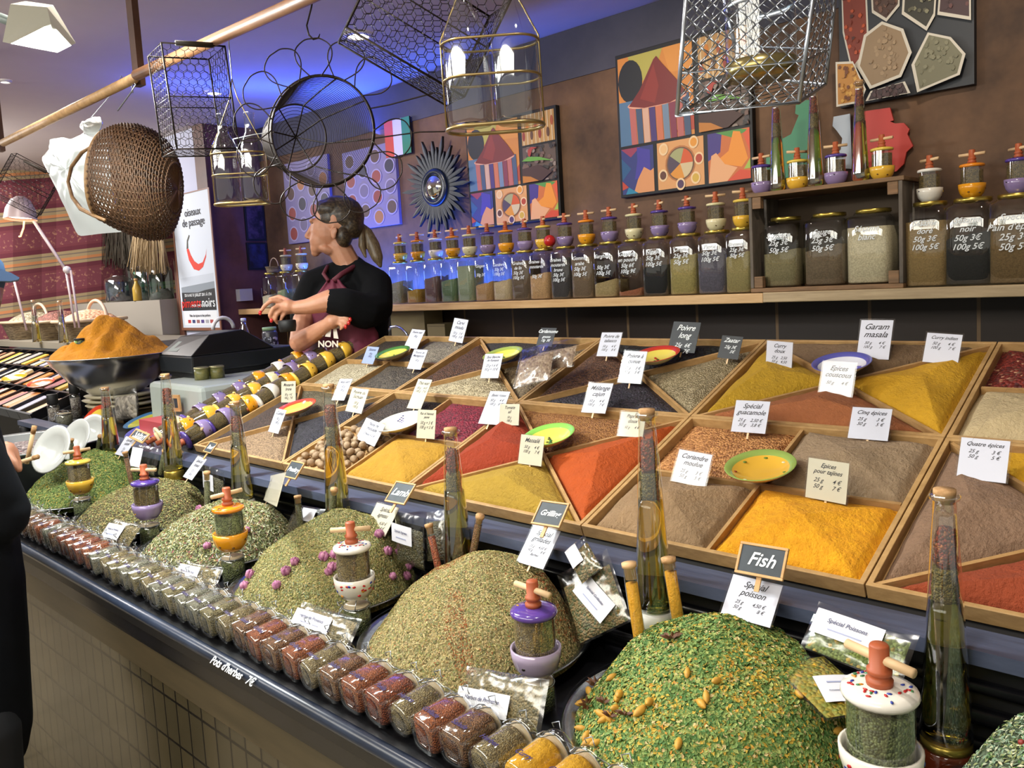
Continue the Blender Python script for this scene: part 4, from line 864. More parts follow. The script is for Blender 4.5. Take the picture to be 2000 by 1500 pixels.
# ---------------------------------------------------------------- herb heaps on steel dishes
def flakes(mb_cols, n, size, aspect, hf, cx, cy, R_, seed, name, parent_label, wts, clump=None, curl=.35, zoff=.0015):
    rng = np.random.default_rng(seed); rr = R_ * np.sqrt(rng.random(n)) ; th = rng.random(n) * 2 * PI
    x = cx + rr * np.cos(th); y = cy + rr * np.sin(th); z = hf(x, y)
    e = .002; gx = (hf(x + e, y) - z) / e; gy = (hf(x, y + e) - z) / e
    N = np.stack([-gx, -gy, np.ones(n)], 1) + rng.normal(0, curl, (n, 3)); N /= np.linalg.norm(N, axis=1)[:, None]
    A = rng.normal(0, 1, (n, 3)); A -= (A * N).sum(1)[:, None] * N; A /= np.linalg.norm(A, axis=1)[:, None]; B = np.cross(N, A)
    s = size * rng.uniform(.55, 1.3, n); P = np.stack([x, y, z + zoff + rng.random(n) * .002], 1)
    V = np.stack([P - A * s[:, None], P - B * (s * aspect)[:, None] + N * (s * .25)[:, None], P + A * s[:, None], P + B * (s * aspect)[:, None] + N * (s * .15)[:, None]], 1).reshape(-1, 3)
    me = bpy.data.meshes.new(name); me.from_pydata(V.tolist(), [], [(4*i, 4*i+1, 4*i+2, 4*i+3) for i in range(n)])
    w_ = np.array(wts, float); 
    if clump is not None:
        q = clump(x, y); idx = np.array([rng.choice(len(w_), p=(lambda v: v / v.sum())(w_ * (1 + 0 * a) if a < .5 else np.array(clump.alt))) for a in q])
    else: idx = rng.choice(len(w_), size=n, p=w_ / w_.sum())
    for m in mb_cols: me.materials.append(m)
    me.polygons.foreach_set('material_index', idx.astype(np.int32)); me.update()
    o = bpy.data.objects.new(name, me); COL.objects.link(o); return o
def herb_heap(px_c, zp, cols, n, size, aspect, label, dlab, seed, under, wts, R_=.208, cyy=1.02, peak=(0, .06), clump=None, pw=1.15, curl=.35, dishlab=True):
    cx = px_c; rng = random.Random(seed); f = noise2(rng, 6, .010, 26); f2 = noise2(rng, 8, .003, 110)
    t = thing('steel_dish', dlab, 'dish', (cx, cyy, TZ + .0005), group='round steel dishes under the herbs')
    MB().lathe([(.12, 0), (.15, .002), (.210, .024), (.221, .030), (.223, .031), (.220, .033), (.209, .027), (.15, .006), (.0001, .005)], 56, cap=False).build('dish_body', STEEL, t)
    MB().lathe([(.204, .0265), (.217, .0335), (.224, .0380), (.226, .034)], 56, cap=False).build('plastic_liner', film('liner_film', .08, 1.4, .08, .5, 30), t)
    z0 = TZ + .014; pk = (cx + peak[0], cyy + peak[1])
    def hf(x, y):
        x = np.asarray(x, float); y = np.asarray(y, float); r = np.hypot(x - cx, y - cyy) / R_
        ax = x - pk[0]; ay = y - pk[1]; q = np.clip(np.hypot(ax, ay) / (R_ * (1 + .25 * (r < 2))), 0, 1.4); edge = np.clip(1 - r, 0, 1)
        base = np.clip(edge * 5, 0, 1) ** .7 * .022
        up = (zp - z0 - .022) * np.clip(1 - q ** pw, 0, 1) * np.clip(edge * 3.2, 0, 1) ** .8
        nz = sum(np.sin(a * x + p) * np.cos(b * y + s_) for a, b, p, s_ in NW) / len(NW) * .009 + sum(np.sin(a * x + p) * np.cos(b * y + s_) for a, b, p, s_ in NW2) / len(NW2) * .004
        return z0 + base + up + nz * np.clip(edge * 4, 0, 1)
    NW = [(rng.uniform(10, 28), rng.uniform(10, 28), rng.uniform(0, 6), rng.uniform(0, 6)) for _ in range(6)]; NW2 = [(rng.uniform(50, 120), rng.uniform(50, 120), rng.uniform(0, 6), rng.uniform(0, 6)) for _ in range(8)]
    vs = [(cx, cyy, float(hf(cx, cyy)))]; fs = []; RD, AN = 34, 96
    for i in range(1, RD + 1):
        for k in range(AN):
            r = R_ * i / RD; q = 2 * PI * k / AN; x = cx + r * math.cos(q); y = cyy + r * math.sin(q); vs.append((x, y, float(hf(x, y))))
    for k in range(AN): fs.append((0, 1 + k, 1 + (k + 1) % AN))
    for i in range(RD - 1):
        for k in range(AN): a = 1 + i * AN + k; b = 1 + i * AN + (k + 1) % AN; fs.append((a, a + AN, b + AN, b))
    fl = flakes([under] + cols, n, size, aspect, hf, cx, cyy, R_ * .985, seed, 'herb_heap', label, [0] + wts, clump, curl)
    me = fl.data; o = MB().add(vs, fs, 0, True).build('herb_heap', under)
    # one object: join heap surface and loose flakes
    bm = bmesh.new(); bm.from_mesh(me); bm.from_mesh(o.data); 
    for m in list(me.materials): pass
    bm.to_mesh(me); bm.free(); d = o.data; bpy.data.objects.remove(o); bpy.data.meshes.remove(d)
    tag(fl, label, 'herbs', None, 'stuff'); hf.c = (cx, cyy); return hf
def leaf(n, c): return mat('flake_' + n, c, .75)
def clumper(seed, alt, thr=.5):
    R = random.Random(seed); W_ = [(R.uniform(14, 34), R.uniform(14, 34), R.uniform(0, 6), R.uniform(0, 6)) for _ in range(6)]
    def f(x, y): v = sum(np.sin(a * x + p) * np.cos(b * y + s) for a, b, p, s in W_) / 6; return (v > .16) * .9 + .05
    f.alt = alt; return f
LEAVES = {k: leaf(k, c) for k, c in {'green': '#748f4c', 'dkgreen': '#4c7338', 'ltgreen': '#9ba55a', 'yel': '#c4a23a', 'ora': '#c48730', 'tan': '#c9b27c', 'sage': '#98a06c', 'dsage': '#74804f', 'rust': '#a5582c', 'straw': '#d8c592', 'brown': '#87704a', 'grey': '#b3ba9e', 'pink': '#a86a6c', 'pale': '#d8d6b4', 'olive': '#aaa662', 'blue': '#86a086'}.items()}
Lf = lambda *a: [LEAVES[k] for k in a]
HA = herb_heap(-.590, 1.122, Lf('green', 'dkgreen', 'ltgreen', 'yel', 'ora', 'tan'), 28000, .0037, .55, 'large bright green herb heap with yellow turmeric patches, right of the middle', 'steel dish under the bright green herb heap', 1, grain('under_green', '#75913f', '#4c6a2e', 150), [6, 5, 4, 1.3, .3, 1], peak=(0, .045), clump=clumper(4, [0, 4, 3, 3, 3.2, .7, .8]), pw=1.35)
HBb = herb_heap(-1.090, 1.132, Lf('tan', 'sage', 'straw', 'olive', 'rust', 'dsage'), 26000, .0026, .28, 'tan and green oregano like herb heap with rust patches, middle of the counter', 'steel dish under the tan and rust herb heap', 2, grain('under_tan', '#a39463', '#706640', 170), [5, 4, 4, 3, .5, 2], peak=(0, .04), clump=clumper(9, [0, 3, 1, 2, 1, 5, .5]), pw=1.25)
HC = herb_heap(-1.580, 1.136, Lf('olive', 'sage', 'tan', 'dsage', 'straw', 'blue'), 22000, .0028, .28, 'olive herb heap edged with pink rosebuds, in front of the Lamb board', 'steel dish under the olive herb heap with rosebuds', 3, grain('under_olive', '#8f8750', '#635f36', 170), [5, 4, 3, 3, 2, 1], peak=(0, .05), pw=1.25)
HD = herb_heap(-2.070, 1.085, Lf('sage', 'pale', 'dsage', 'grey', 'pink', 'brown', 'tan'), 14000, .0052, .26, 'loose grey green herb and petal mix behind the orange mill', 'steel dish under the loose petal mix', 4, grain('under_mix', '#6b6c4a', '#45462e', 120), [5, 4, 3, 3, .9, 1.5, 2], peak=(0, .03), pw=1.3, curl=.6)
HE = herb_heap(-2.560, 1.085, Lf('sage', 'brown', 'olive', 'tan', 'dsage'), 13000, .0036, .3, 'brownish green herb heap behind the lilac mill', 'steel dish under the brownish herb heap', 5, grain('under_brown', '#6e6440', '#463f28', 150), [4, 4, 3, 3, 3], peak=(0, .03), pw=1.3)
HF = herb_heap(-3.060, 1.125, Lf('ltgreen', 'green', 'olive', 'dkgreen', 'yel'), 12000, .0040, .34, 'yellow green herb heap at the far end behind the yellow mill', 'steel dish under the yellow green herb heap', 6, grain('under_ltgreen', '#6f8440', '#48592a', 150), [5, 4, 3, 2, 1], peak=(.0, .05), pw=1.3)
HG = herb_heap(-.085, 1.155, Lf('blue', 'sage', 'dkgreen', 'grey', 'pale'), 13000, .0034, .4, 'grey green herb heap with pink peppercorns in the lower right corner', 'steel dish in the lower right corner', 7, grain('under_grey', '#66765a', '#434f3c', 150), [5, 4, 2, 3, 1], peak=(0, .03), pw=1.3)
# toppings
R = random.Random(8)
def scatter(hf, pts, proto, label, cat, group, up=.004, tilt=.5, sc=1.0):
    for k, (x, y) in enumerate(pts):
        o = proto() if k == 0 and callable(proto) else None
        if o is None: o = scatter.p.copy(); COL.objects.link(o)
        scatter.p = o; s = sc * R.uniform(.85, 1.15)
        o.location = (x, y, float(hf(x, y)) + up); o.rotation_euler = (R.uniform(-tilt, tilt), R.uniform(-tilt, tilt), R.uniform(0, 6.28)); o.scale = (s, s, s); tag(o, label, cat, group)
def star():
    mb = MB()
    for k in range(8):
        q = 2 * PI * k / 8; m = Matrix.Rotation(q, 4, 'Z'); mb.add([(.001, 0, .001), (.006, .0024, .0005), (.0125, 0, .004), (.006, -.0024, .0005), (.006, 0, .0045)], [(0, 1, 4), (1, 2, 4), (2, 3, 4), (3, 0, 4), (3, 2, 1, 0)], M=m)
    return mb.build('star_anise', mat('anise_brown', '#6b3f1f', .6, col2='#4a2a14', scale=200))
def pod(): return MB().lathe([(.0004, -.0085), (.0030, -.005), (.0040, 0), (.0030, .005), (.0004, .0085)], 8, M=Matrix.Rotation(PI/2, 4, 'X')).build('cardamom_pod', mat('cardamom_yellow', '#cf9d34', .55, col2='#b98a3a', scale=150))
def rose():
    mb = MB()
    for k in range(5):
        q = 2 * PI * k / 5; mb.ball((.0035 * math.cos(q), .0035 * math.sin(q), 0), (.0042, .0042, .0062), 7)
    mb.ball((0, 0, .001), (.004, .004, .007), 7); mb.ball((0, 0, -.006), (.003, .003, .003), 6, 1)
    return mb.build('rosebud', [mat('rose_pink', '#8c4676', .6, col2='#c48aa4', scale=120), mat('rose_sepal', '#7a7a4a', .7)])
def pep(): return MB().ball((0, 0, 0), .0026, 8).build('pink_peppercorn', mat('pink_pepper', '#93322e', .4))
def at_h(px, py, hf, z=1.03):
    for _ in range(6): p = atz(px, py, z); z = float(hf(p.x, p.y))
    cx, cy = hf.c; d = math.hypot(p.x - cx, p.y - cy); k = min(1, .197 / d); return (cx + (p.x - cx) * k, cy + (p.y - cy) * k)
scatter(HA, [at_h(*q, HA) for q in ((1170, 1275), (1165, 1310), (1120, 1350), (1148, 1385), (1195, 1465), (1225, 1490), (1180, 1380), (1540, 1440), (1552, 1270), (1312, 1254), (1620, 1490))], star, 'brown star anise lying on the bright green herb heap', 'star anise', 'star anise on the green heap', .007, .4, 1.3)
pts = [at_h(*q, HA) for q in ((1137, 1320), (1195, 1330), (1125, 1370), (1118, 1395), (1175, 1405), (1180, 1428), (1190, 1438), (1205, 1440), (1145, 1445), (1150, 1460), (1165, 1470), (1210, 1462), (1135, 1430), (1325, 1450), (1348, 1465), (1425, 1455), (1268, 1373), (1210, 1363), (1378, 1318), (1368, 1328), (1230, 1270), (1440, 1225), (1475, 1225), (1570, 1475), (1595, 1478), (1610, 1465), (1585, 1490), (1565, 1495), (1255, 1497), (1405, 1490), (1200, 1260), (1195, 1275), (1640, 1470), (1290, 1245))]
scatter(HA, pts, pod, 'yellow cardamom pod lying on the bright green herb heap', 'cardamom pod', 'cardamom pods on the green heap', .006, .5, 1.4)
pts = [at_h(*q, HC) for q in ((748, 1148), (763, 1153), (783, 1140), (800, 1138), (815, 1128), (832, 1100), (840, 1110), (826, 1092), (565, 1190), (583, 1183), (640, 1180), (655, 1188), (662, 1178), (672, 1185), (493, 1168), (478, 1150), (476, 1128), (545, 1198), (648, 1192), (808, 1150), (770, 1165))]
scatter(HC, pts, rose, 'dried pink rosebud on the edge of the olive herb heap', 'rosebud', 'rosebuds on the olive heap', .007, .5, 1.45)
pts = [at_h(*q, HD) for q in ((401, 1030), (450, 990), (395, 1060), (480, 1010))]
scatter(HD, pts, rose, 'dried pink rosebud in the loose petal mix', 'rosebud', 'rosebuds in the petal mix', .007, .5, 1.4)
pts = [at_h(*q, HG) for q in ((1856, 1442), (1884, 1438), (1893, 1440), (1900, 1448), (1915, 1432), (1922, 1434), (1885, 1460), (1840, 1470), (1863, 1478), (1848, 1490), (1995, 1455), (1905, 1452))]
scatter(HG, pts, pep, 'pink peppercorn on the grey green herb heap', 'peppercorn', 'pink peppercorns on the corner heap', .003, .5, 1.4)

# ---------------------------------------------------------------- corked test tubes
tubem = {'y': powder('tube_yellow', '#d99a1c'), 'r': grain('tube_rust', '#a5481e', '#6b2a10', 400), 'b': grain('tube_brown', '#8a5f36', '#50341c', 400), 'g': grain('tube_green', '#6b6a44', '#3e3f26', 400)}
for (x0, y0, x1, y1, Y, c, lab) in ((1228, 1099, 1254, 1282, 1.055, 'y', 'test tube of yellow powder stuck in the green heap, left of the tall bottle'), (1305, 1089, 1324, 1208, 1.10, 'y', 'test tube of yellow powder right of the tall bottle'), (837, 1023, 862, 1135, 1.10, 'r', 'test tube of rust red spice leaning by the Spécial Agneau bag'),
        (938, 1006, 922, 1090, 1.13, 'b', 'test tube of brown spice behind the tan herb heap'), (653, 954, 646, 1018, 1.10, 'g', 'test tube of grey green herb leaning on the bottle'), (581, 968, 590, 1050, 1.07, 'g', 'test tube of green herb left of the olive heap peak'),
        (404, 921, 405, 1012, 1.03, 'g', 'test tube behind the orange mill'), (244, 882, 256, 940, 1.05, 'b', 'test tube left of the lilac mill'), (322, 879, 314, 922, 1.12, 'g', 'test tube beside the bottle in front of the scale'), (139, 857, 141, 900, 1.00, 'g', 'test tube behind the yellow mill'), (196, 851, 190, 882, 1.12, 'g', 'test tube beside the farthest bottle')):
    a = aty(x0, y0, Y); b = aty(x1, y1, Y); ax = (a - b); L_ = ax.length + .012; q = ax.to_track_quat('Z', 'Y'); b = b - ax.normalized() * .012
    t = thing('spice_test_tube', lab, 'test tube', b, q.to_euler(), 'corked spice test tubes'); r = .0112 if c == 'y' else .0085
    MB().lathe([(.0005, 0), (r * .7, .002), (r, .008), (r, L_ - .008)], 16, cap=False).build('glass_tube', KCLEAR, t)
    MB().lathe([(.0005, .0015), (r * .6, .003), (r * .88, .009), (r * .88, L_ * .80)], 16).build('contents', tubem[c], t)
    MB().lathe([(r * .8, L_ * .84), (r * .85, L_ - .008), (r * 1.08, L_ - .007), (r * 1.1, L_)], 16).build('cork', CORK if Y != 1.055 else mat('pale_cork', '#d0a878', .7), t)

# ---------------------------------------------------------------- chalk boards and their cards
def chalk_board(c, word, Y, label, stick=.022):
    bx = (c[4] + c[6]) / 2; by = (c[5] + c[7]) / 2
    X, Yv, B, w_, h_ = fit_card(c, aty(bx, by, Y), .35, 0); Nn = X.cross(Yv)
    t = thing('chalk_board', label, 'sign', group='framed chalk boards'); m = Matrix((X, Yv, Nn)).transposed().to_4x4(); m.translation = B; t.matrix_world = m
    f = w_ * .055
    MB().box((-w_/2 + f, f, -.001), (w_/2 - f, h_ - f, .001)).build('slate', SLATE, t)
    fr = MB(); fr.box((-w_/2, 0, -.002), (w_/2, f, .0025)).box((-w_/2, h_ - f, -.002), (w_/2, h_, .0025)).box((-w_/2, f, -.002), (-w_/2 + f, h_ - f, .0025)).box((w_/2 - f, f, -.002), (w_/2, h_ - f, .0025))
    fr.build('frame', WOODL, t, bevel=.0008)
    MB().box((-.004, -stick, -.0045), (.004, h_ * .8, -.0021)).build('stick', WOODL, t)
    if word: text(word, w_ * 1.15 / max(3.2, len(word) * .62), CHALK, t, (0, h_ * .5, .0016), shear=.35, bold=w_ * .006, ay='CENTER')
    return t
for (c, w_, Y, lab) in (((1448,1058,1542,1071,1529,1137,1435,1117), 'Fish', 1.12, 'framed chalk board reading Fish, nearest'), ((1058,977,1114,984,1093,1032,1037,1023), 'Grilling', 1.12, 'framed chalk board reading Grilling'), ((775,940,814,946,790,987,751,979), 'Lamb', 1.13, 'framed chalk board reading Lamb'),
                        ((570,899,597,905,577,937,552,931), 'Poultry', 1.13, 'framed chalk board reading Poultry beside the nutmegs'), ((412,862,426,866,412,886,396,882), 'Beef', 1.14, 'small framed chalk board left of the cumin tray'), ((268,836,294,849,278,866,251,855), 'Salad', 1.14, 'small framed chalk board beside the white blue plate')):
    chalk_board(c, w_, Y, lab)
for (c, ti, pr, pa, Y, lab) in (((1432,1123,1530,1142,1503,1228,1408,1198), 'Spécial\npoisson', '25 g       4,50 €\n50 g            8 €', 'w', 1.10, 'white price card reading Spécial poisson under the Fish board'), ((1044,1028,1094,1035,1062,1115,1007,1094), 'Spécial\ngrillades', '25 g     4,50 €\n50 g          8 €\nBarbec', 'w', 1.10, 'white price card reading Spécial grillades under the Grilling board'),
        ((735,984,782,990,750,1050,711,1034), 'Spécial\nagneau', '25 g    4,50 €\n50 g        8 €', 'c', 1.11, 'cream price card reading Spécial agneau under the Lamb board'), ((519,932,558,922,541,990,505,972), 'Spécial\nvolaille', '25 g\n50 g', 'c', 1.11, 'cream price card below the Poultry board'),
        ((386,893,405,895,374,940,358,929), 'Spécial\nboeuf', '25 g\n50 g', 'w', 1.10, 'long price card between the two left bottles'), ((247,851,266,857,244,891,224,888), 'Spécial\nsalade', '25 g\n50 g', 'w', 1.12, 'price card leaning by the farthest oil bottle')):
    price_card(c, ti, pr, PAPER[pa], lab, aty((c[4] + c[6]) / 2, (c[5] + c[7]) / 2, Y), group='price cards under the chalk boards', tilt0=.5)

# ---------------------------------------------------------------- cellophane bags of herbs
FILM = film('cellophane')
def bag(c, P0, mt, label, lab_rect=None, words_=None, thick=.018, sh=0.0, tilt0=.5, fill=(.06, .72), name='herb_bag', flip=False, yaw0=0, rot=0, group='cellophane herb bags'):
    X, Yv, B, w_, h_ = fit_card(c, P0, tilt0, yaw0, (.12, .15, 2.0)); Nn = X.cross(Yv)
    t = thing(name, label, 'bag', group=group); m = Matrix((X, Yv, Nn)).transposed().to_4x4(); m.translation = B + Nn * .004; t.matrix_world = m
    R = random.Random(len(label)); nx, ny = 12, 14
    def sheet(s, infl, u0=0, u1=1, v0=0, v1=1, amp=.0018):
        vs = []; fs = []
        for j in range(ny + 1):
            for i in range(nx + 1):
                u = i / nx; v = j / ny; b = (math.sin(PI * min(1, max(0, u))) * math.sin(PI * v) ) ** .45 if 0 < u < 1 and 0 < v < 1 else 0
                U = u0 + (u1 - u0) * u; V = v0 + (v1 - v0) * v
                vs.append(((U - .5) * w_, V * h_, s * (infl * b + R.uniform(-amp, amp) * (b > 0)) + infl))
        for j in range(ny):
            for i in range(nx):
                a = j * (nx + 1) + i; q = (a, a + 1, a + nx + 2, a + nx + 1); fs.append(q if s > 0 else q[::-1])
        return vs, fs
    mb = MB()
    for s in (1, -1): v, f = sheet(s, thick / 2); mb.add(v, f, 0, True)
    fm = MB(); v0, v1 = fill
    for s in (1, -1): v, f = sheet(s, thick / 2 * .80, .05, .95, v0, v1, .0012); fm.add([(a, b, c_ + thick * .1) for a, b, c_ in v], f, 0, True)
    fm.build('contents', mt, t); mb.build('film', FILM, t)
    if lab_rect:
        u0, v0, u1, v1 = lab_rect; lw = (u1 - u0) * w_; lh = (v1 - v0) * h_
        pm_ = MB(); n = 8
        vs = []
        for i in range(n + 1):
            u = i / n; zz = thick + .0022 - abs(u - .5) ** 2 * .006
            for q in (0, 1): vs.append(((-.5 + u) * lw, (q - .5) * lh, zz))
        pm_.add(vs, [(2*i, 2*i+2, 2*i+3, 2*i+1) for i in range(n)], 0, True)
        p = pm_.build('label', WHITE, t, loc=((u0 + u1 - 1) / 2 * w_, (v0 + v1) / 2 * h_, 0), rot=(0, 0, rot))
        if words_:
            tw, tl = (lh, lw) if False else (lw, lh)
            text(words_, lw * 1.45 / len(words_), mat('label_ink', '#3c3f63', .5), p, (0, lh * .12, thick + .0032), shear=.25, bold=.0001, ay='CENTER')
            MB().box((-lw * .25, -lh * .24, thick + .0026), (lw * .25, -lh * .19, thick + .0028)).build('printed_line', mat('thin_blue_print', '#9aa0c0', .5), p)
    return t
bg = {'fish': grain('bag_green', '#76843a', '#48571f', 200, '#b08f2a'), 'turm': grain('bag_turmeric', '#a8902a', '#6f7a2a', 160, '#cf9a1c'), 'tan': grain('bag_tan', '#8d7a4c', '#57502e', 260), 'grill': grain('bag_grill', '#8f7448', '#4f5a34', 260), 'dark': grain('bag_dark', '#5a5234', '#36341f', 220)}
bag((1603,1180,1808,1252,1762,1345,1572,1275), aty(1670, 1300, 1.10), bg['fish'], 'cellophane bag labelled Spécial Poissons behind the fish pattern mill', (.06, .34, .74, .84), 'Spécial Poissons', .020, fill=(.03, .82))
bag((1488,1294,1610,1288,1730,1400,1618,1425), atz(1600, 1400, 1.075), bg['turm'], 'flat bag of yellow green mix lying on the green heap, label upside down', (.28, .12, .92, .52), 'Spécial Poissons', .012, tilt0=1.1, fill=(.03, .9), rot=2.9)
bag((1095,1125,1195,1075,1240,1215,1140,1265), aty(1190, 1235, 1.12), bg['grill'], 'cellophane bag labelled Spécial Grillades left of the yellow test tubes', (.20, .30, .92, .62), 'Spécial Grillades', .022, fill=(.03, .8), rot=-1.15)
bag((785,992,835,1010,845,1112,782,1092), aty(815, 1100, 1.12), bg['dark'], 'cellophane bag labelled Spécial Agneau between Lamb board and rust red tube', (.02, .42, .72, .78), 'Spécial Agneau', .022, fill=(.03, .72))
bag((838,1000,878,998,880,1095,842,1100), aty(862, 1095, 1.13), bg['dark'], 'unlabelled cellophane bag behind the Spécial Agneau bag', None, None, .02, fill=(.03, .8))
bag((918,1305,1092,1330,1062,1440,912,1400), atz(990, 1415, .972), bg['tan'], 'nearest cellophane bag labelled Herbes de Provence below the tan heap', (.02, .12, .66, .58), 'Herbes de Provence', .022, tilt0=.8, fill=(.03, .85))
bag((600,1180,720,1215,690,1275,578,1232), atz(640, 1255, .972), bg['tan'], 'cellophane bag labelled Herbes de Provence in front of the olive heap', (.05, .18, .66, .72), 'Herbes de Provence', .022, tilt0=.8, fill=(.03, .85))
bag((370,1098,448,1112,430,1160,352,1140), atz(395, 1150, .972), bg['tan'], 'cellophane bag with white label in front of the petal mix', (.05, .10, .58, .80), 'Herbes de Provence', .022, tilt0=.8, fill=(.03, .85))
bag((232,1018,290,1030,262,1075,206,1060), atz(235, 1068, .972), bg['tan'], 'cellophane bag with white label in front of the brownish heap', (.05, .12, .62, .75), 'Herbes de Provence', .022, tilt0=.8, fill=(.03, .85))
bag((590,985,640,1002,625,1050,560,1045), aty(595, 1047, 1.08), bg['dark'], 'cellophane bag beside the test tube left of the olive heap', (.40, .45, .85, .9), None, .02, fill=(.03, .7))
bag((408,900,445,925,450,975,412,965), aty(430, 970, 1.12), bg['dark'], 'cellophane bag between the two bottles behind the orange mill', (.05, .25, .6, .8), None, .02, fill=(.03, .7))
bag((275,868,320,878,312,930,262,922), aty(288, 926, 1.12), bg['dark'], 'cellophane bag with folded label left of the bottle by the scale', (.0, .2, .45, .9), None, .02, fill=(.03, .35))
bag((1110,1080,1150,1050,1185,1110,1145,1150), aty(1165, 1130, 1.135), bg['grill'], 'cellophane bag behind the Spécial Grillades bag', (.1, .4, .6, .9), None, .02, fill=(.03, .8))
# clear packets in the back row
for (c, lab) in (((1020,692,1100,670,1080,748,1012,768), 'front clear zip bag of beige pieces in the back row'), ((1050,680,1150,665,1120,722,1050,740), 'rear clear zip bag in the back row, tucked behind the other')):
    bag(c, on_tray((c[4] + c[6]) / 2, (c[5] + c[7]) / 2, .03), grain('packet_beige', '#b39a80', '#8a705c', 120), lab, None, None, .03, tilt0=.9, fill=(.04, .7), group='clear zip bags in the back row')
# rim lettering painted on the counter edge
text('Pots d\'herbes   7€', .021, CHALK, cn, (-1.405, .6965, .9585), (.9, 0, 0), .3, bold=.0005, name='painted_lettering')
# ================================================================ hanging pole and what hangs on it
HY = 1.11
t = thing('hanging_pole', 'bare wooden pole carrying the wicker basket and the white bag, left half', 'pole', (0, 0, 0)); pa = aty(6, 279, HY); pb = aty(262, 153, HY)
MB().tube([pa, pb], .0150, 12).build('rod', mat('pole_pale', '#c09a6c', .55, col2='#a17d55', scale=30), t)
t = thing('hanging_pole', 'darker wooden pole continuing to the right above the wire baskets', 'pole', (0, 0, 0)); pa = aty(266, 147, HY - .03); pb = aty(640, -22, HY - .03); pb = pa + (pb - pa) * 2.4
MB().tube([pa, pb], .0150, 12).build('rod', mat('pole_dark', '#7d5331', .5, col2='#6a4529', scale=30), t)
for (x, y, hw, lab) in ((272, 168, .020, 'dark wooden batten coming down from the ceiling above the wicker basket'), (2, 296, .020, 'dark wooden batten at the left edge carrying the end of the pole')):
    p = aty(x, y, HY + .025); t = thing('ceiling_batten', lab, 'batten', (p.x, p.y, p.z), group='battens holding the poles')
    MB().box((-hw, -.008, 0), (hw, .012, CEIL - p.z)).build('board', mat('batten_brown', '#4a2d1f', .5, col2='#3c2419', scale=12), t)
def hook(parent, a, b, r=.0018, m=None):
    a = Vector(a); b = Vector(b); pts = [a + Vector((-.012, 0, -.012)), a + Vector((-.014, 0, .008)), a + Vector((0, 0, .018)), a + Vector((.013, 0, .008)), a + (b - a) * .15, a + (b - a) * .9, b]
    MB().tube([p for p in pts], r, 6).build('hook', m or WIREL, parent)

# wicker basket
WK = mat('wicker', '#54371f', .6, col2='#36230f', scale=60, bump=.2)
bc_ = aty(206, 343, HY); ux = CR; uy = CF; uz = CU
def wicker(center, label):
    t = thing('wicker_basket', label, 'basket', (0, 0, 0)); C = Vector(center)
    # the opening looks to the left, the belly hangs to the right; s from rim (0) to belly end (1)
    axis = (ux * .99 + uz * -.10 - uy * .04).normalized(); side = (uz + axis * -(uz.dot(axis))).normalized(); dep = axis.cross(side)
    prof = [(0, .78), (.12, .88), (.3, .97), (.5, 1.0), (.68, .95), (.82, .82), (.92, .60), (.97, .38), (1.0, 0.02)]
    def rp(s):
        for (a, ra), (b, rb) in zip(prof, prof[1:]):
            if s <= b: u = (s - a) / (b - a); return ra + (rb - ra) * u
        return .02
    def P_(s, q):
        r = rp(s); low = max(0, -math.sin(q)); L_ = .245
        return C + axis * (L_ * s + (.040 * low - .02 * max(0, math.sin(q))) * math.sin(PI * min(1, s)) ) + side * (.185 * math.sin(q) * r - .022 * s) + dep * (.14 * math.cos(q) * r)
    mb = MB(); n = 84
    for k in range(40):
        s = (k + .6) / 41.5; ph = k % 2
        pts = []
        for i in range(n):
            q = 2 * PI * i / n; p = P_(s, q); c0 = P_(s, q + PI); o = (p - (p + c0) / 2).normalized() if s < .97 else Vector((0, 0, 0))
            pts.append(p + o * (.0028 if (i + ph) % 2 else -.0028))
        mb.tube(pts, .0027 if k > 2 else .0038, 5, closed=True)
    mb.build('woven_body', WK, t)
    rb = MB()
    for i in range(0, 42): q = 2 * PI * i / 42; rb.tube([P_(s / 14, q) for s in range(0, 15)], .0022, 4)
    rb.build('ribs', mat('wicker_rib', '#5b3d24', .6), t)
    MB().tube([P_(0, 2 * PI * i / 60) for i in range(60)], .0075, 8, closed=True).build('rim', mat('wicker_rim', '#8a6b46', .55, col2='#6e4f30', scale=70), t)
    hd = [aty(183, 283, HY - .05), aty(160, 298, HY - .04), aty(140, 325, HY - .04), aty(133, 355, HY - .04), aty(141, 385, HY - .04), aty(158, 408, HY - .05), aty(183, 421, HY - .06), aty(205, 430, HY - .06)]
    MB().tube(hd, [.004, .006, .0065, .006, .0065, .0075, .0065, .005], 8).build('handle', mat('basket_handle', '#8c6c48', .5, col2='#70502f', scale=40), t)
    hook(t, aty(262, 172, HY), aty(230, 216, HY), .0022)
    return t
wicker(bc_, 'large brown wicker basket hanging upside from the pole in front of the white bag')
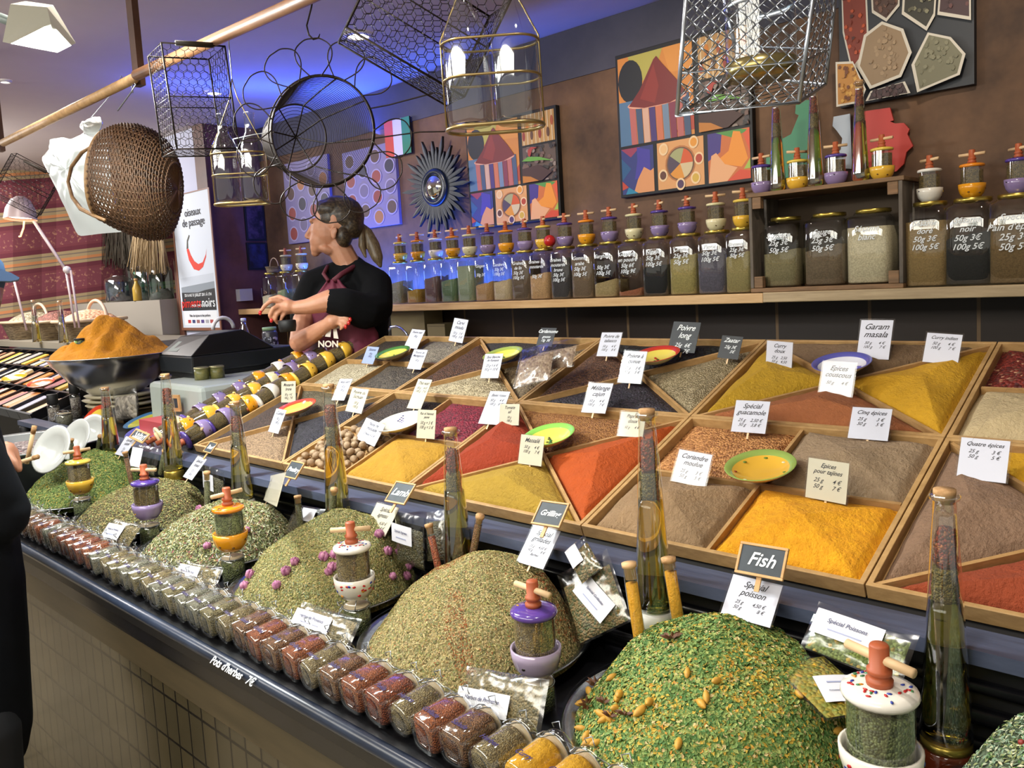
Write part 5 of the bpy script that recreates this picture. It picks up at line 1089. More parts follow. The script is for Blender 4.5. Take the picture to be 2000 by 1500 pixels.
# white carrier bag
def blob_from_outline(name, m, pts, Y, thick, parent, seed=1, amp=.01):
    R = random.Random(seed); mb = MB(); P3 = [aty(x, y, Y) for x, y in pts]; n = len(P3); c = sum(P3, Vector()) / n; K = 7; vs = [c + Vector((0, -thick, 0))]; fs = []
    for k in range(1, K + 1):
        s = k / K
        for i in range(n): p = c.lerp(P3[i], s); d = thick * (1 - s ** 2.2); vs.append(p + Vector((R.uniform(-amp, amp) * .4, -d + R.uniform(-amp, amp), R.uniform(-amp, amp) * .4)) * 1.0 if k < K else P3[i])
    for i in range(n): fs.append((0, 1 + i, 1 + (i + 1) % n))
    for k in range(K - 1):
        for i in range(n): a = 1 + k * n + i; b = 1 + k * n + (i + 1) % n; fs.append((a, a + n, b + n, b))
    m0 = len(vs); vs2 = [Vector((v.x, 2 * Y - v.y, v.z)) for v in vs]; fs2 = [tuple(reversed([j + m0 for j in f])) for f in fs]
    mb.add(vs + vs2, fs + fs2, 0, True); return mb.build(name, m, parent, subsurf=1)
def dens(pts, n):
    out = []
    for i in range(len(pts)):
        a = pts[i]; b = pts[(i + 1) % len(pts)]
        for k in range(n): out.append((a[0] + (b[0] - a[0]) * k / n, a[1] + (b[1] - a[1]) * k / n))
    return out
t = thing('carrier_bag', 'crumpled white plastic carrier bag hanging behind the wicker basket', 'bag', (0, 0, 0))
PLAST = mat('white_plastic', '#dfe8ea', .35, trans=.25)
blob_from_outline('bag_body', PLAST, dens([(160, 262), (182, 240), (205, 262), (216, 330), (222, 400), (252, 452), (200, 456), (152, 462), (118, 385), (80, 310), (98, 288), (96, 272), (122, 268), (138, 272)], 4), 1.26, .055, t, 2, .013)
blob_from_outline('knot', PLAST, dens([(157, 250), (160, 236), (172, 238), (180, 228), (196, 228), (200, 242), (190, 262), (170, 266)], 3), 1.25, .025, t, 3, .006)
hook(t, aty(238, 160, HY), aty(176, 232, 1.24), .0015)

# wire baskets
def wframe(center, dims, rot):
    m = Euler(rot).to_matrix().to_4x4(); m.translation = Vector(center); a, b, c = [d / 2 for d in dims]
    return m, [(x, y, z) for x in (-a, a) for y in (-b, b) for z in (-c, c)]
def hexmesh(mb, o, U, V, w_, h_, cell, r, diamond=False):
    o = Vector(o); U = Vector(U); V = Vector(V); s = cell
    def seg(p, q):
        if all(-.001 <= k[0] <= w_ + .001 and -.001 <= k[1] <= h_ + .001 for k in (p, q)): mb.tube([o + U * p[0] + V * p[1], o + U * q[0] + V * q[1]], r, 3)
    if diamond:
        nu = int(w_ / s) + 1; nv = int(h_ / s) + 1
        for i in range(nu * 2):
            for j in range(nv * 2):
                if (i + j) % 2: continue
                p = (i * s / 2, j * s / 2); seg(p, (p[0] + s / 2, p[1] + s / 2)); seg(p, (p[0] + s / 2, p[1] - s / 2))
        return
    dx = s; dy = s * .85; j = 0
    nrow = int(h_ / dy) + 2; ncol = int(w_ / dx) + 2
    for j in range(nrow):
        off = dx / 2 if j % 2 else 0
        for i in range(-1, ncol):
            cx = i * dx + off; cy = j * dy; a = (cx, cy + dy * .33); b = (cx + dx / 2, cy + dy * .67); c = (cx + dx, cy + dy * .33); 
            seg(a, b); seg(b, c); seg((cx, cy - dy * .33), a)
def wire_basket(center, dims, rot, label, cell=.022, r=.0022, rm=.0008, handle=True, top=False):
    t = thing('wire_basket', label, 'basket', (0, 0, 0), group='dark wire mesh baskets on the pole'); m, _ = wframe(center, dims, rot); t.matrix_world = m
    a, b, c = [d / 2 for d in dims]; fr = MB()
    for z in (-c, c): fr.tube([(-a, -b, z), (a, -b, z), (a, b, z), (-a, b, z)], r, 6, closed=True)
    for x in (-a, a):
        for y in (-b, b): fr.tube([(x, y, -c), (x, y, c)], r, 6)
    fr.tube([(-a, -b, 0), (a, -b, 0), (a, b, 0), (-a, b, 0)], r * .7, 5, closed=True)
    fr.build('frame', WIRE, t)
    ms = MB()
    for (o, U, V, w_, h_) in (((-a, -b, -c), (1, 0, 0), (0, 0, 1), 2*a, 2*c), ((-a, b, -c), (1, 0, 0), (0, 0, 1), 2*a, 2*c), ((-a, -b, -c), (0, 1, 0), (0, 0, 1), 2*b, 2*c), ((a, -b, -c), (0, 1, 0), (0, 0, 1), 2*b, 2*c), ((-a, -b, -c), (1, 0, 0), (0, 1, 0), 2*a, 2*b)):
        hexmesh(ms, o, U, V, w_, h_, cell, rm)
    ms.build('mesh_wire', WIRE, t)
    if handle:
        MB().tube([(-.045, -b - .004, c), (.045, -b - .004, c)], .007, 8).build('grip', mat('grip_wood', '#2a2018', .6), t)
    return t
YC = math.atan2(CF.y, CF.x) - PI / 2
wire_basket(aty(378, 200, 1.05), (.155, .145, .255), (0.02, -.06, YC + .62), 'dark wire mesh basket hanging right of the ceiling batten', .021)
wire_basket(aty(826, 42, 1.08), (.24, .15, .20), (.12, .50, YC + .35), 'tilted dark wire mesh basket hanging at the top middle', .020)
wire_basket(aty(52, 362, 1.20), (.19, .15, .19), (.2, .55, YC + .5), 'thin wire mesh basket hanging at the left under the pole end', .020, .0017, .0005)
# egg basket with wire petals
t = thing('wire_egg_basket', 'round wire basket with looped petals and a square handle hanging from a hook', 'basket', (0, 0, 0)); D1 = 1.95
def fp(x, y, d=0): return atd(x, y, D1 + d)
mb = MB(); 
def circ(cx, cy, rx, ry, d, n=56, a0=0, a1=2*PI): return [fp(cx + rx * math.cos(a0 + (a1-a0) * k / n), cy + ry * math.sin(a0 + (a1-a0) * k / n), d) for k in range(n if a1 - a0 > 6.2 else n + 1)]
mb.tube(circ(630, 255, 100, 107, 0), .0028, 6, closed=True); mb.tube(circ(628, 256, 104, 110, .006), .0020, 6, closed=True)
mb.tube(circ(575, 270, 62, 66, .15), .0024, 6, closed=True)
for q in (.15, .95, 1.8, 2.6, 3.4, 4.2, 5.0, 5.7): mb.tube([fp(630 + 100 * math.cos(q), 255 + 107 * math.sin(q)), fp(604 + 84 * math.cos(q), 262 + 90 * math.sin(q), .08), fp(575 + 62 * math.cos(q), 270 + 66 * math.sin(q), .15), fp(578, 268, .16)], .0019, 5)
mb.build('frame', WIRE, t)
mb = MB()
for k in range(1, 26):
    s = k / 26; mb.tube(circ(630 - 55 * s, 255 + 15 * s, 100 - 38 * s, 107 - 41 * s, .15 * s, 48), .0008, 4, closed=True)
for k in range(1, 10): s = k / 10; mb.tube(circ(576, 269, 62 * s, 66 * s, .15 + .01 * (1 - s), 30), .0007, 4, closed=True)
mb.build('coil_wire', WIRE, t)
pb_ = MB()
for k in range(14):
    q = 2 * PI * k / 14 + .1; L_ = 74; wd_ = .20
    c = lambda rr, qq: fp(630 + (100 + rr) * math.cos(qq), 255 + (107 + rr) * math.sin(qq), -.02)
    if abs(q - 6.05) < .3 or q > 6.2: continue
    pts = [c(0, q - wd_ * .5), c(L_ * .45, q - wd_ * 1.25), c(L_ * .8, q - wd_ * 1.1), c(L_ * .98, q - wd_ * .5), c(L_, q), c(L_ * .98, q + wd_ * .5), c(L_ * .8, q + wd_ * 1.1), c(L_ * .45, q + wd_ * 1.25), c(0, q + wd_ * .5)]
    sm = []
    for i in range(len(pts) - 1):
        p0, p1, p2, p3 = pts[max(0, i-1)], pts[i], pts[i+1], pts[min(len(pts)-1, i+2)]
        for k2 in range(5):
            v = k2 / 5; sm.append(.5 * ((2 * p1) + (p2 - p0) * v + (2*p0 - 5*p1 + 4*p2 - p3) * v*v + (3*p1 - p0 - 3*p2 + p3) * v**3))
    pb_.tube(sm + [pts[-1]], .0016, 5)
pb_.build('petals', WIRE, t)
MB().tube([fp(718, 213), fp(760, 205), fp(805, 193), fp(850, 181), fp(864, 185), fp(870, 215), fp(876, 250), fp(868, 257), fp(820, 258), fp(732, 270)], .0018, 5).build('handle', WIRE, t)
MB().tube([fp(455, 272), fp(500, 262), fp(535, 258)], .0012, 5).tube([fp(500, 345), fp(520, 328), fp(548, 318)], .0012, 5).tube([fp(462, 287), fp(503, 345)], .0012, 5).tube([fp(455, 272), fp(462, 287)], .0012, 5).build('side_wire', WIREL, t)
hk = MB(); hk.tube([fp(616, -30), fp(608, 15), fp(599, 50), fp(603, 68), fp(612, 77), fp(622, 74), fp(625, 66)], [.0022] * 6 + [.0008], 6); hk.build('hook', WIRE, t)
# milk bottle racks
def glass_bottle(parent, c, r, h, name='glass_bottle'):
    return MB().lathe([(r * .92, 0), (r, .006), (r, h * .56), (r * .85, h * .66), (r * .42, h * .78), (r * .36, h * .94), (r * .43, h * .95), (r * .43, h)], 28, M=Matrix.Translation(c), cap=False).lathe([(.0001, .004), (r * .92, .0001)], 28, M=Matrix.Translation(c), cap=False).build(name, glass('milk_bottle_glass', (.90, .93, .93), 2.0, .06, .10), parent)
def rack(x, y0, y1, D, n, r, lab, tilt=0.0):
    a = atd(x, y1, D); b = atd(x, y0, D); h = (b - a).length
    t = thing('bottle_rack', lab, 'bottle rack', a, (0, tilt, 0), group='hanging racks with empty glass bottles'); w_ = r * n * 1.08
    right = Vector((CR.x, CR.y, 0)).normalized()
    for k in range(n):
        cpos = right * ((k - (n - 1) / 2) * r * 2.1)
        bt = thing('milk_bottle', ('single' if n == 1 else ('left' if k == 0 else 'right')) + ' empty clear glass bottle in the ' + lab.split(' with')[0].replace('wire rack', 'rack'), 'bottle', a + cpos + Vector((0, 0, .006)), (0, tilt, 0), 'empty glass bottles in the hanging racks'); glass_bottle(bt, (0, 0, 0), r, h * .92)
    wf = MB()
    for z in (.0, h * .30, h * .52):
        pts = []
        for k in range(32):
            q = 2 * PI * k / 32; cx = math.cos(q) * r * 1.06; pts.append(right * (cx + (math.copysign((n - 1) * r * 1.05, math.cos(q)))) + right.cross(Vector((0, 0, 1))) * (math.sin(q) * r * 1.06) + Vector((0, 0, z)))
        wf.tube(pts, .0022 if z else .0035, 6, closed=True)
    for s in (-1, 1): wf.tube([right * s * (r * 1.08 + (n - 1) * r * 1.05), right * s * (r * 1.08 + (n - 1) * r * 1.05) + Vector((0, 0, h * .55)), right * s * r * .3 + Vector((0, 0, h * 1.1)), Vector((0, 0, h * 1.3))], .0016, 5)
    wf.build('rack_frame', mat('rack_brass', '#a08a5e', .3, .85), t)
    MB().box((-.001, -.001, h * 1.29), (.001, .001, max(h * 1.31, 2.33 - a.z))).build('hanging_wire', WIREL, t); return t
rack(474, 215, 398, 2.15, 2, .034, 'left wire rack with two empty glass bottles near the blue lit corner')
rack(968, -60, 250, 1.42, 2, .040, 'right wire rack with tall empty glass bottles at the top middle', -.02)
# galvanised basket with glass lantern
t = thing('galvanised_basket', 'bright galvanised mesh basket hanging at the top right', 'basket', (0, 0, 0), group=None); D2 = 1.10
def gp(x, y, d=0): return atd(x, y, D2 + d)
top = [gp(1345, -70, -.02), gp(1600, -95, -.02), gp(1640, -80, .15), gp(1400, -60, .15)]; bot = [gp(1322, 225, 0), gp(1560, 200, 0), gp(1612, 165, .15), gp(1450, 150, .15)]
fr = MB(); fr.tube(bot, .0030, 8, closed=True); fr.tube(top, .003, 8, closed=True)
for a, b in zip(top, bot): fr.tube([a, b], .0030, 8)
mid = [a.lerp(b, .72) for a, b in zip(top, bot)]; fr.tube(mid, .0018, 6, closed=True); fr.build('frame', WIREL, t)
ms = MB()
def quadmesh(A, B, C_, D_, n1, n2, r):
    def P2(u, v): return (A * (1 - u) + B * u) * (1 - v) + (D_ * (1 - u) + C_ * u) * v
    for i in range(n1 * 2 + 1):
        for j in range(n2 * 2 + 1):
            if (i + j) % 2: continue
            for dj in (1, -1):
                if i < n1 * 2 and 0 <= j + dj <= n2 * 2: ms.tube([P2(i / n1 / 2, j / n2 / 2), P2((i + 1) / n1 / 2, (j + dj) / n2 / 2)], r, 4)
quadmesh(top[0], top[1], bot[1], bot[0], 7, 9, .0010); quadmesh(top[1], top[2], bot[2], bot[1], 4, 9, .0011); quadmesh(top[3], top[0], bot[0], bot[3], 4, 9, .0009); quadmesh(top[2], top[3], bot[3], bot[2], 6, 9, .0008); quadmesh(bot[0], bot[1], bot[2], bot[3], 7, 4, .0008)
ms.build('mesh_wire', WIREL, t)
t = thing('glass_lantern', 'clear glass cylinder lantern standing inside the galvanised basket', 'lantern', gp(1487, 152, .075)); 
MB().lathe([(.048, 0), (.050, .008), (.050, .022)], 32).build('brass_base', mat('lantern_brass', '#9a8a5a', .25, .8), t)
MB().lathe([(.049, .022), (.049, .30)], 32, cap=False).build('glass_cylinder', glass('lantern_glass', (.90, .92, .95), 1.2, .05, .05), t)
MB().lathe([(.050, .096), (.0512, .100), (.050, .104)], 32, cap=False).build('ring', STEEL, t)
MB().tube([Vector((0, 0, .30)), Vector((0, 0, .62))], .0012, 5).build('hanging_wire', WIREL, t)
# flood lamp, ceiling spots
t = thing('flood_lamp', 'large grey flood lamp glowing white at the top left corner', 'lamp', (0, 0, 0)); D3 = 2.0
def lp(x, y, d=0): return atd(x, y, D3 + d)
q = [lp(-6, 80), lp(50, 66, -.02), lp(150, 85, .10), lp(110, 104, .12), lp(0, 78, .08)]
face = [lp(5, 82, -.03), lp(45, 66, .10), lp(148, 84, .12), lp(112, 103, -.02)]
back = [lp(20, 8, -.02), lp(50, 2, .08), lp(104, 10, .10), lp(92, 14, -.02)]
mb = MB(); mb.add(face + back, [(4, 5, 6, 7), (0, 4, 7, 3), (1, 2, 6, 5), (0, 1, 5, 4), (2, 3, 7, 6)]); mb.build('housing', mat('lamp_grey', '#8f8c80', .5), t)
def shr(pts, k, dz=0): c = sum(pts, Vector()) / len(pts); return [c + (p - c) * k + Vector((0, 0, dz)) for p in pts]
mb = MB(); inn = shr(face, .86, .004); mb.add(face + inn, [(i, (i+1) % 4, 4 + (i+1) % 4, 4 + i) for i in range(4)]); mb.build('bezel', mat('lamp_bezel', '#c9d2cf', .4), t)
MB().add(inn, [(0, 1, 2, 3)]).build('lit_glass', mat('lit_white', '#e8fffa', .4, emit=9.0), t)
MB().tube([lp(-40, 20, .02), lp(10, 38, .02), lp(38, 50, .02)], .012, 8).build('bracket', mat('lamp_bracket', '#6f7a78', .4), t)
lf = sum(face, Vector()) / 4
light('AREA', 'flood_lamp_light', lf + Vector((0, 0, -.02)), lf + Vector((.5, .2, -1)), 26, (.93, 1.0, .98), .16)
for (x, y, r, lab) in ((419, 184, .035, 'recessed ceiling spot lamp above the blue lit corner'), (700, 73, .045, 'recessed ceiling spot lamp between the egg basket and the tilted basket'), (10, 162, .02, 'small recessed ceiling lamp at the left edge')):
    p = atz(x, y, CEIL - .012); t = thing('ceiling_spot', lab, 'lamp', (p.x, p.y, CEIL - .012), group='recessed ceiling spots')
    MB().lathe([(r * 1.5, .0115), (r * 1.45, .004), (r * 1.05, 0), (r * 1.0, .006)], 28, cap=False).build('trim_ring', mat('spot_ring', '#c9c4c4', .3), t)
    MB().lathe([(.0001, .006), (r, .006)], 28, cap=False).build('lit_lens', mat('lit_warm', '#fff6e6', .4, emit=8.0), t)

# ---------------------------------------------------------------- poster on the pale wall
PY = 2.562
def pq(x, y): return aty(x, y, PY)
t = thing('poster', 'tall framed theatre poster with a red chili pepper on the pale wall', 'poster', (0, 0, 0))
a = pq(335, 376); b = pq(352, 640); c = pq(428, 640); xl, xr, zt2, zb2 = pq(345, 500).x, pq(418, 500).x, pq(375, 376).z, b.z
wP = xr - xl; hP = zt2 - zb2
fb = MB(); e = .018
for (p0, p1) in (((xl - e, zb2 - e), (xr + e, zb2)), ((xl - e, zt2), (xr + e, zt2 + e * .4)), ((xl - e, zb2), (xl, zt2)), ((xr, zb2), (xr + e, zt2))): fb.box((p0[0], PY - .004, p0[1]), (p1[0], PY + .003, p1[1]))
fb.build('frame', mat('poster_frame', '#7a4f3a', .45), t)
ps = [('#c3cbd6', FULL), ('#b4bcc7', [(.05, .25), (.95, .25), (.95, .40), (.05, .38)]), ('#7e8790', [(.05, .25), (.95, .25), (.95, .34), (.05, .31)]), ('#1b1e22', [(.05, .13), (.95, .13), (.95, .29), (.7, .28), (.5, .265), (.05, .27)]),
      ('#d6d9de', [(.05, .02), (.95, .02), (.95, .125), (.05, .125)])]
arc = [(u_, v_ - .15) for u_, v_ in [(.30, .74), (.34, .66), (.45, .59), (.58, .575), (.70, .60), (.80, .67), (.83, .73), (.80, .69), (.70, .635), (.58, .625), (.48, .65), (.40, .70), (.36, .745), (.33, .75)]]
ps += [('#c8321f', arc), ('#3c3a30', [(.30, .595), (.35, .60), (.36, .65), (.42, .69), (.40, .70), (.33, .66)])]
for k, c_ in enumerate(('#b03030', '#2f3a6a', '#8a5a5a', '#4a3a7a', '#9a9aa0', '#a04040')): ps.append((c_, [(.16 + k * .12, .035), (.24 + k * .12, .035), (.24 + k * .12, .06), (.16 + k * .12, .06)]))
art(t, xl, zb2, wP, hP, PY - .0005, ps, 'printed_sheet')
for (s, u, v, sz, m_, sh_) in (('oiseaux\nde passage', .55, .90, .14, INK, 0), ('DU 6 AU 31 JUILLET 2011 À 17H', .5, .262, .052, CHALK, 0), ('piments', .30, .235, .17, mat('poster_red', '#d8281c', .5), 0), ('noirs', .76, .235, .17, CHALK, 0), ('lecoin, spectacle estival', .55, .185, .055, CHALK, 0), ('Fête des épices et des parfums', .5, .105, .045, INK, 0)):
    text(s, sz * wP, m_, t, (xl + u * wP, PY - .0035, zb2 + v * hP), (PI / 2, 0, 0), sh_, line=.9, bold=.0004)
# pictures on the side wall, facing right
def side_pic(x0, y0, x1, y1, lab, col):
    A = atx(x0, y0, WX + .004); B = atx(x1, y1, WX + .004); t = thing('dark_picture', lab, 'picture', (0, 0, 0), group='dark pictures on the side wall')
    MB().box((WX + .0005, A.y, B.z), (WX + .014, min(B.y, 2.94), A.z)).build('frame', MBLK, t)
    MB().box((WX + .0142, A.y + .012, B.z + .012), (WX + .016, min(B.y, 2.94) - .012, A.z - .012)).build('print', mat('dark_print_' + str(x0), col, .5, col2='#120e1c', scale=14, thr=.5, soft=.1), t)
side_pic(474, 388, 522, 470, 'upper dark framed picture on the aubergine side wall', '#4a3550')
side_pic(480, 474, 524, 526, 'lower dark framed picture on the aubergine side wall', '#2a2a55')
t = thing('wall_paper_roll', 'white square paper dispenser on the aubergine side wall', 'dispenser', (0, 0, 0)); A = atx(463, 565, WX + .02); B = atx(487, 587, WX + .02)
MB().box((WX + .001, A.y, B.z), (WX + .05, B.y + .01, A.z)).build('housing', mat('dispenser_white', '#b9b6bd', .4), t)
# ================================================================ things left of the trays
PLZ = 1.104
# pile of ceramic mills lying on the slope left of the trays
R = random.Random(13); PM = {}
cols = ['purple', 'yellow', 'orange', 'purple', 'cream', 'yellow', 'orange', 'purple', 'yellow', 'white']; n = 0
for row in range(9):
    for k in range(3):
        u = -.055 - k * .098 + R.uniform(-.008, .008); v = .045 + row * .092 + R.uniform(-.006, .006); c = cols[(row * 3 + k * 2) % 10]
        if row > 6 and k == 2: continue
        p = tp(u, v, -.033 + .0440); rotm = TR.to_3x3().to_4x4() @ Matrix.Rotation(R.uniform(-.25, .25) - .15, 4, 'Z') @ Matrix.Rotation(PI / 2 + .06, 4, 'X') @ Matrix.Rotation(R.uniform(0, 6), 4, 'Z')
        L_ = f'{c} ceramic mill lying in the pile left of the leftmost tray, row {("front", "front", "front", "middle", "middle", "middle", "back", "back", "back")[row]}'.replace(', row', ', in its') + ' part'
        if c not in PM:
            t = thing('lying_spice_mill', L_, 'spice mill', group='ceramic mills lying in the pile'); mill_parts(t, c, .95, HERBG, BEE, 18, .2); PM[c] = t
        else: t = copy_tree(PM[c], label=L_)
        t['group'] = f'{c} mills lying in the {("front", "front", "front", "middle", "middle", "middle", "back", "back", "back")[row]} of the pile'
        rotm.translation = p + TV * .06; t.matrix_world = rotm
# white box unit with the cash register on it
t = thing('white_box_unit', 'grey white rounded box unit underneath the black cash register', 'cabinet', (0, 0, 0))
MB().box((-3.49, 1.46, 1.12), (-3.015, 1.955, 1.30)).build('body', mat('unit_white', '#b4bcb8', .4, col2='#a9b1aa', scale=3), t, bevel=.02)
MB().box((-3.48, 1.47, 0.30), (-3.03, 1.94, 1.119)).build('pedestal', MBLK, t)
t = thing('cash_register', 'black cash register with sloping display, left of the shop assistant', 'cash register', (0, 0, 0))
RG = mat('register_black', '#16181c', .35); RG2 = mat('register_grey_black', '#23272c', .4)
x0, x1, y0, y1, z0 = -3.68, -3.36, 1.60, 2.12, 1.3005
MB().box((x0, y0, z0 + .02), (x1, y1, z0 + .095)).build('drawer_base', RG2, t, bevel=.008)
MB().box((x0 + .01, y0 + .01, z0), (x1 - .01, y1 - .01, z0 + .0199)).build('plinth', RG, t)
zz = z0 + .0955
MB().add([(x0, y0, zz), (x1, y0, zz), (x1, y0 + .40, zz), (x0, y0 + .40, zz), (x0 + .02, y0 + .10, zz + .075), (x1 - .02, y0 + .10, zz + .085), (x1 - .02, y0 + .26, zz + .095), (x0 + .02, y0 + .26, zz + .09)],
    [(0, 3, 2, 1), (4, 5, 6, 7), (0, 1, 5, 4), (1, 2, 6, 5), (2, 3, 7, 6), (3, 0, 4, 7)]).build('top_housing', RG, t, bevel=.004)
MB().add([(x0 + .05, y0 + .018, zz + .016), (x0 + .15, y0 + .018, zz + .017), (x0 + .155, y0 + .07, zz + .056), (x0 + .065, y0 + .07, zz + .055)], [(0, 1, 2, 3)]).build('display', mat('display_grey', '#7d8a86', .3), t)
MB().tube([Vector((x1 - .12, y0 + .22 + .05 * math.cos(q), zz + .10 + .05 * math.sin(q))) for q in [PI * k / 10 for k in range(11)]], .009, 8).build('paper_loop', WHITE, t)
for k, (x, lab) in enumerate(((-3.20, 'left small green and gold tin on the white box unit'), (-3.12, 'right small green and gold tin on the white box unit'))):
    p = atz((395, 425)[k], (741, 738)[k], 1.3005); t = thing('small_tin', lab, 'tin', (p.x, p.y, 1.3005), group='two small green tins')
    MB().lathe([(.030, 0), (.030, .045)], 20).build('can', mat('tin_green', '#4a5228', .35, col2='#8a8450', scale=30), t); MB().lathe([(.031, .0451), (.031, .052), (.027, .053)], 20).build('lid', mat('tin_lid', '#a8a27a', .3, .6), t)
# side table behind the register with pink cloth, bottle and jars
t = thing('side_table', 'grey topped side table behind the cash register', 'table', (0, 0, 0))
MB().box((-4.75, 2.14, 1.235), (-3.02, 2.56, 1.262)).build('top', mat('side_table_grey', '#8b8f8a', .5), t)
for x in (-4.7, -3.1):
    for y in (2.16, 2.50): MB().box((x, y, 0), (x + .04, y + .04, 1.2349)).build('leg', MBLK, t)
p = atz(570, 712, 1.263); t = thing('pink_cloth', 'crumpled pink and red patterned cloth left of the apron', 'cloth', (p.x, p.y + .05, 1.263))
R = random.Random(2); vs = []; fs = []; NN = 14
for j in range(NN + 1):
    for i in range(NN + 1):
        u = i / NN - .5; v = j / NN - .5; vs.append((u * .30, v * .22, max(.001, (.075 * (1 - 2.2 * (u * u + v * v) * 1.7) + R.uniform(-.016, .016)))))
for j in range(NN):
    for i in range(NN): a = j * (NN + 1) + i; fs.append((a, a + 1, a + NN + 2, a + NN + 1))
MB().add(vs, fs, 0, True).build('fabric', mat('pink_fabric', '#d07a92', .7, col2='#a01c34', scale=14, thr=.55, soft=.04), t)
MB().box((-.15, -.1, 0), (.15, .1, .0009)).build('paper', WHITE, t)
p = atz(590, 700, 1.263); t = thing('plastic_cup', 'blue rimmed plastic cup beside the pink cloth', 'cup', (p.x + .03, p.y - .03, 1.263)); MB().lathe([(.022, 0), (.030, .06)], 20).build('cup_body', mat('cup_pale', '#7f9ac0', .4), t); MB().lathe([(.0305, .0601), (.0315, .076), (.029, .077)], 20).build('rim', mat('cup_blue', '#2a78b8', .4), t)
p = aty(479, 668, 2.30); t = thing('water_bottle', 'small clear plastic bottle with yellow and green label behind the register', 'bottle', (p.x, 2.30, 1.263)); 
MB().lathe([(.03, 0), (.033, .005), (.033, .17), (.014, .215), (.014, .235)], 24).build('bottle_body', glass('pet', (.85, .88, .92), 2, .05, .12), t); MB().lathe([(.0335, .05), (.0335, .12)], 24, cap=False).build('label', mat('label_yellow_green', '#c0b83a', .5, col2='#7fb02a', scale=30), t); MB().lathe([(.0148, .2351), (.0148, .25), (.012, .252)], 16).build('cap', mat('cap_white', '#c9cede', .4), t)
p = aty(527, 655, 2.30); t = thing('label_jar', 'glass jar with black and white handwritten label behind the hands of the shop assistant', 'jar', (p.x, 2.30, 1.263)); MB().lathe([(.038, 0), (.04, .005), (.04, .17), (.034, .185)], 24).build('glass_body', mat('jar_dark', '#3a3a44', .3), t); MB().lathe([(.0405, .03), (.0405, .15)], 24, cap=False).build('label', mat('label_scribble', '#1a1c2a', .6, col2='#aab0c0', scale=60, thr=.56, soft=.03), t); MB().lathe([(.036, .1851), (.037, .20), (.034, .202)], 24).build('lid', mat('lid_green', '#7fa07a', .4), t)
# bag of pale stones, red box, chalk frames
t = bag((232,757,280,752,282,815,240,825), aty(262, 822, 1.45), grain('stones_grain', '#b9ad9b', '#6f665a', 60), 'plastic bag of pale pebbles of resin left of the tall bottle by the scale', None, None, .05, fill=(.04, .72), tilt0=.1, group='bag of stones')
p = atz(345, 818, 1.17); t = thing('red_box', 'pinkish red cardboard box under the small framed slate', 'box', (0, 0, 0)); MB().box((-3.22, 1.30, 1.105), (-3.01, 1.42, 1.185)).build('carton', mat('box_red', '#b8484a', .5), t); MB().box((-3.215, 1.2995, 1.12), (-3.02, 1.2999, 1.125)).build('printed_line', mat('box_print', '#8a3034', .5), t)
def frame_board(c, P0, lab, tilt0): 
    X, Yv, B, w_, h_ = fit_card(c, P0, tilt0, 0); Nn = X.cross(Yv); t = thing('framed_slate', lab, 'sign', group='loose wood framed slates'); m = Matrix((X, Yv, Nn)).transposed().to_4x4(); m.translation = B; t.matrix_world = m; f = w_ * .1
    MB().box((-w_/2 + f, f, -.001), (w_/2 - f, h_ - f, .001)).build('slate', SLATE, t)
    MB().box((-w_/2, 0, -.003), (w_/2, f, .004)).box((-w_/2, h_ - f, -.003), (w_/2, h_, .004)).box((-w_/2, f, -.003), (-w_/2 + f, h_ - f, .004)).box((w_/2 - f, f, -.003), (w_/2, h_ - f, .004)).build('frame', WOODL, t)
frame_board((318,770,350,772,354,803,322,803), aty(337, 803, 1.43), 'small wood framed slate leaning against the white box unit', .2)
frame_board((500,735,541,722,520,752,478,760), tp(-.13, .78, .09), 'wood framed slate lying on top of the mill pile', 1.3)
# plates at the far end of the ledge
dish(Vector((-3.16, 1.31, PLZ + .002)) + Vector((0, 0, .02)), .085, (.25, .1, 0), '#5a5aa8', '#d9dae2', 'white oval plate with blue flowers left of the mill pile', ([(-.7, 0, .12), (.7, .1, .12), (-.62, .15, .08), (.6, -.1, .09)], ['#4a48a0']), 1.0, 'decorated plates left of the bottles')
dish(Vector((-3.45, 1.42, PLZ + .025)), .085, (.3, 0, 0), '#3f6f9a', '#b7b03a', 'plate with blue rim and yellow green centre left of the white oval plate', ([(.2, .1, .1)], ['#1c2440']), 1.0, 'decorated plates left of the bottles')
dish(Vector((-3.62, 1.28, PLZ + .03)), .085, (.9, .1, 0), '#c23d22', '#ddc04a', 'plate with red rim and yellow centre standing behind the white bowls', ([], ['#1c2440']), 1.0, 'decorated plates left of the bottles')
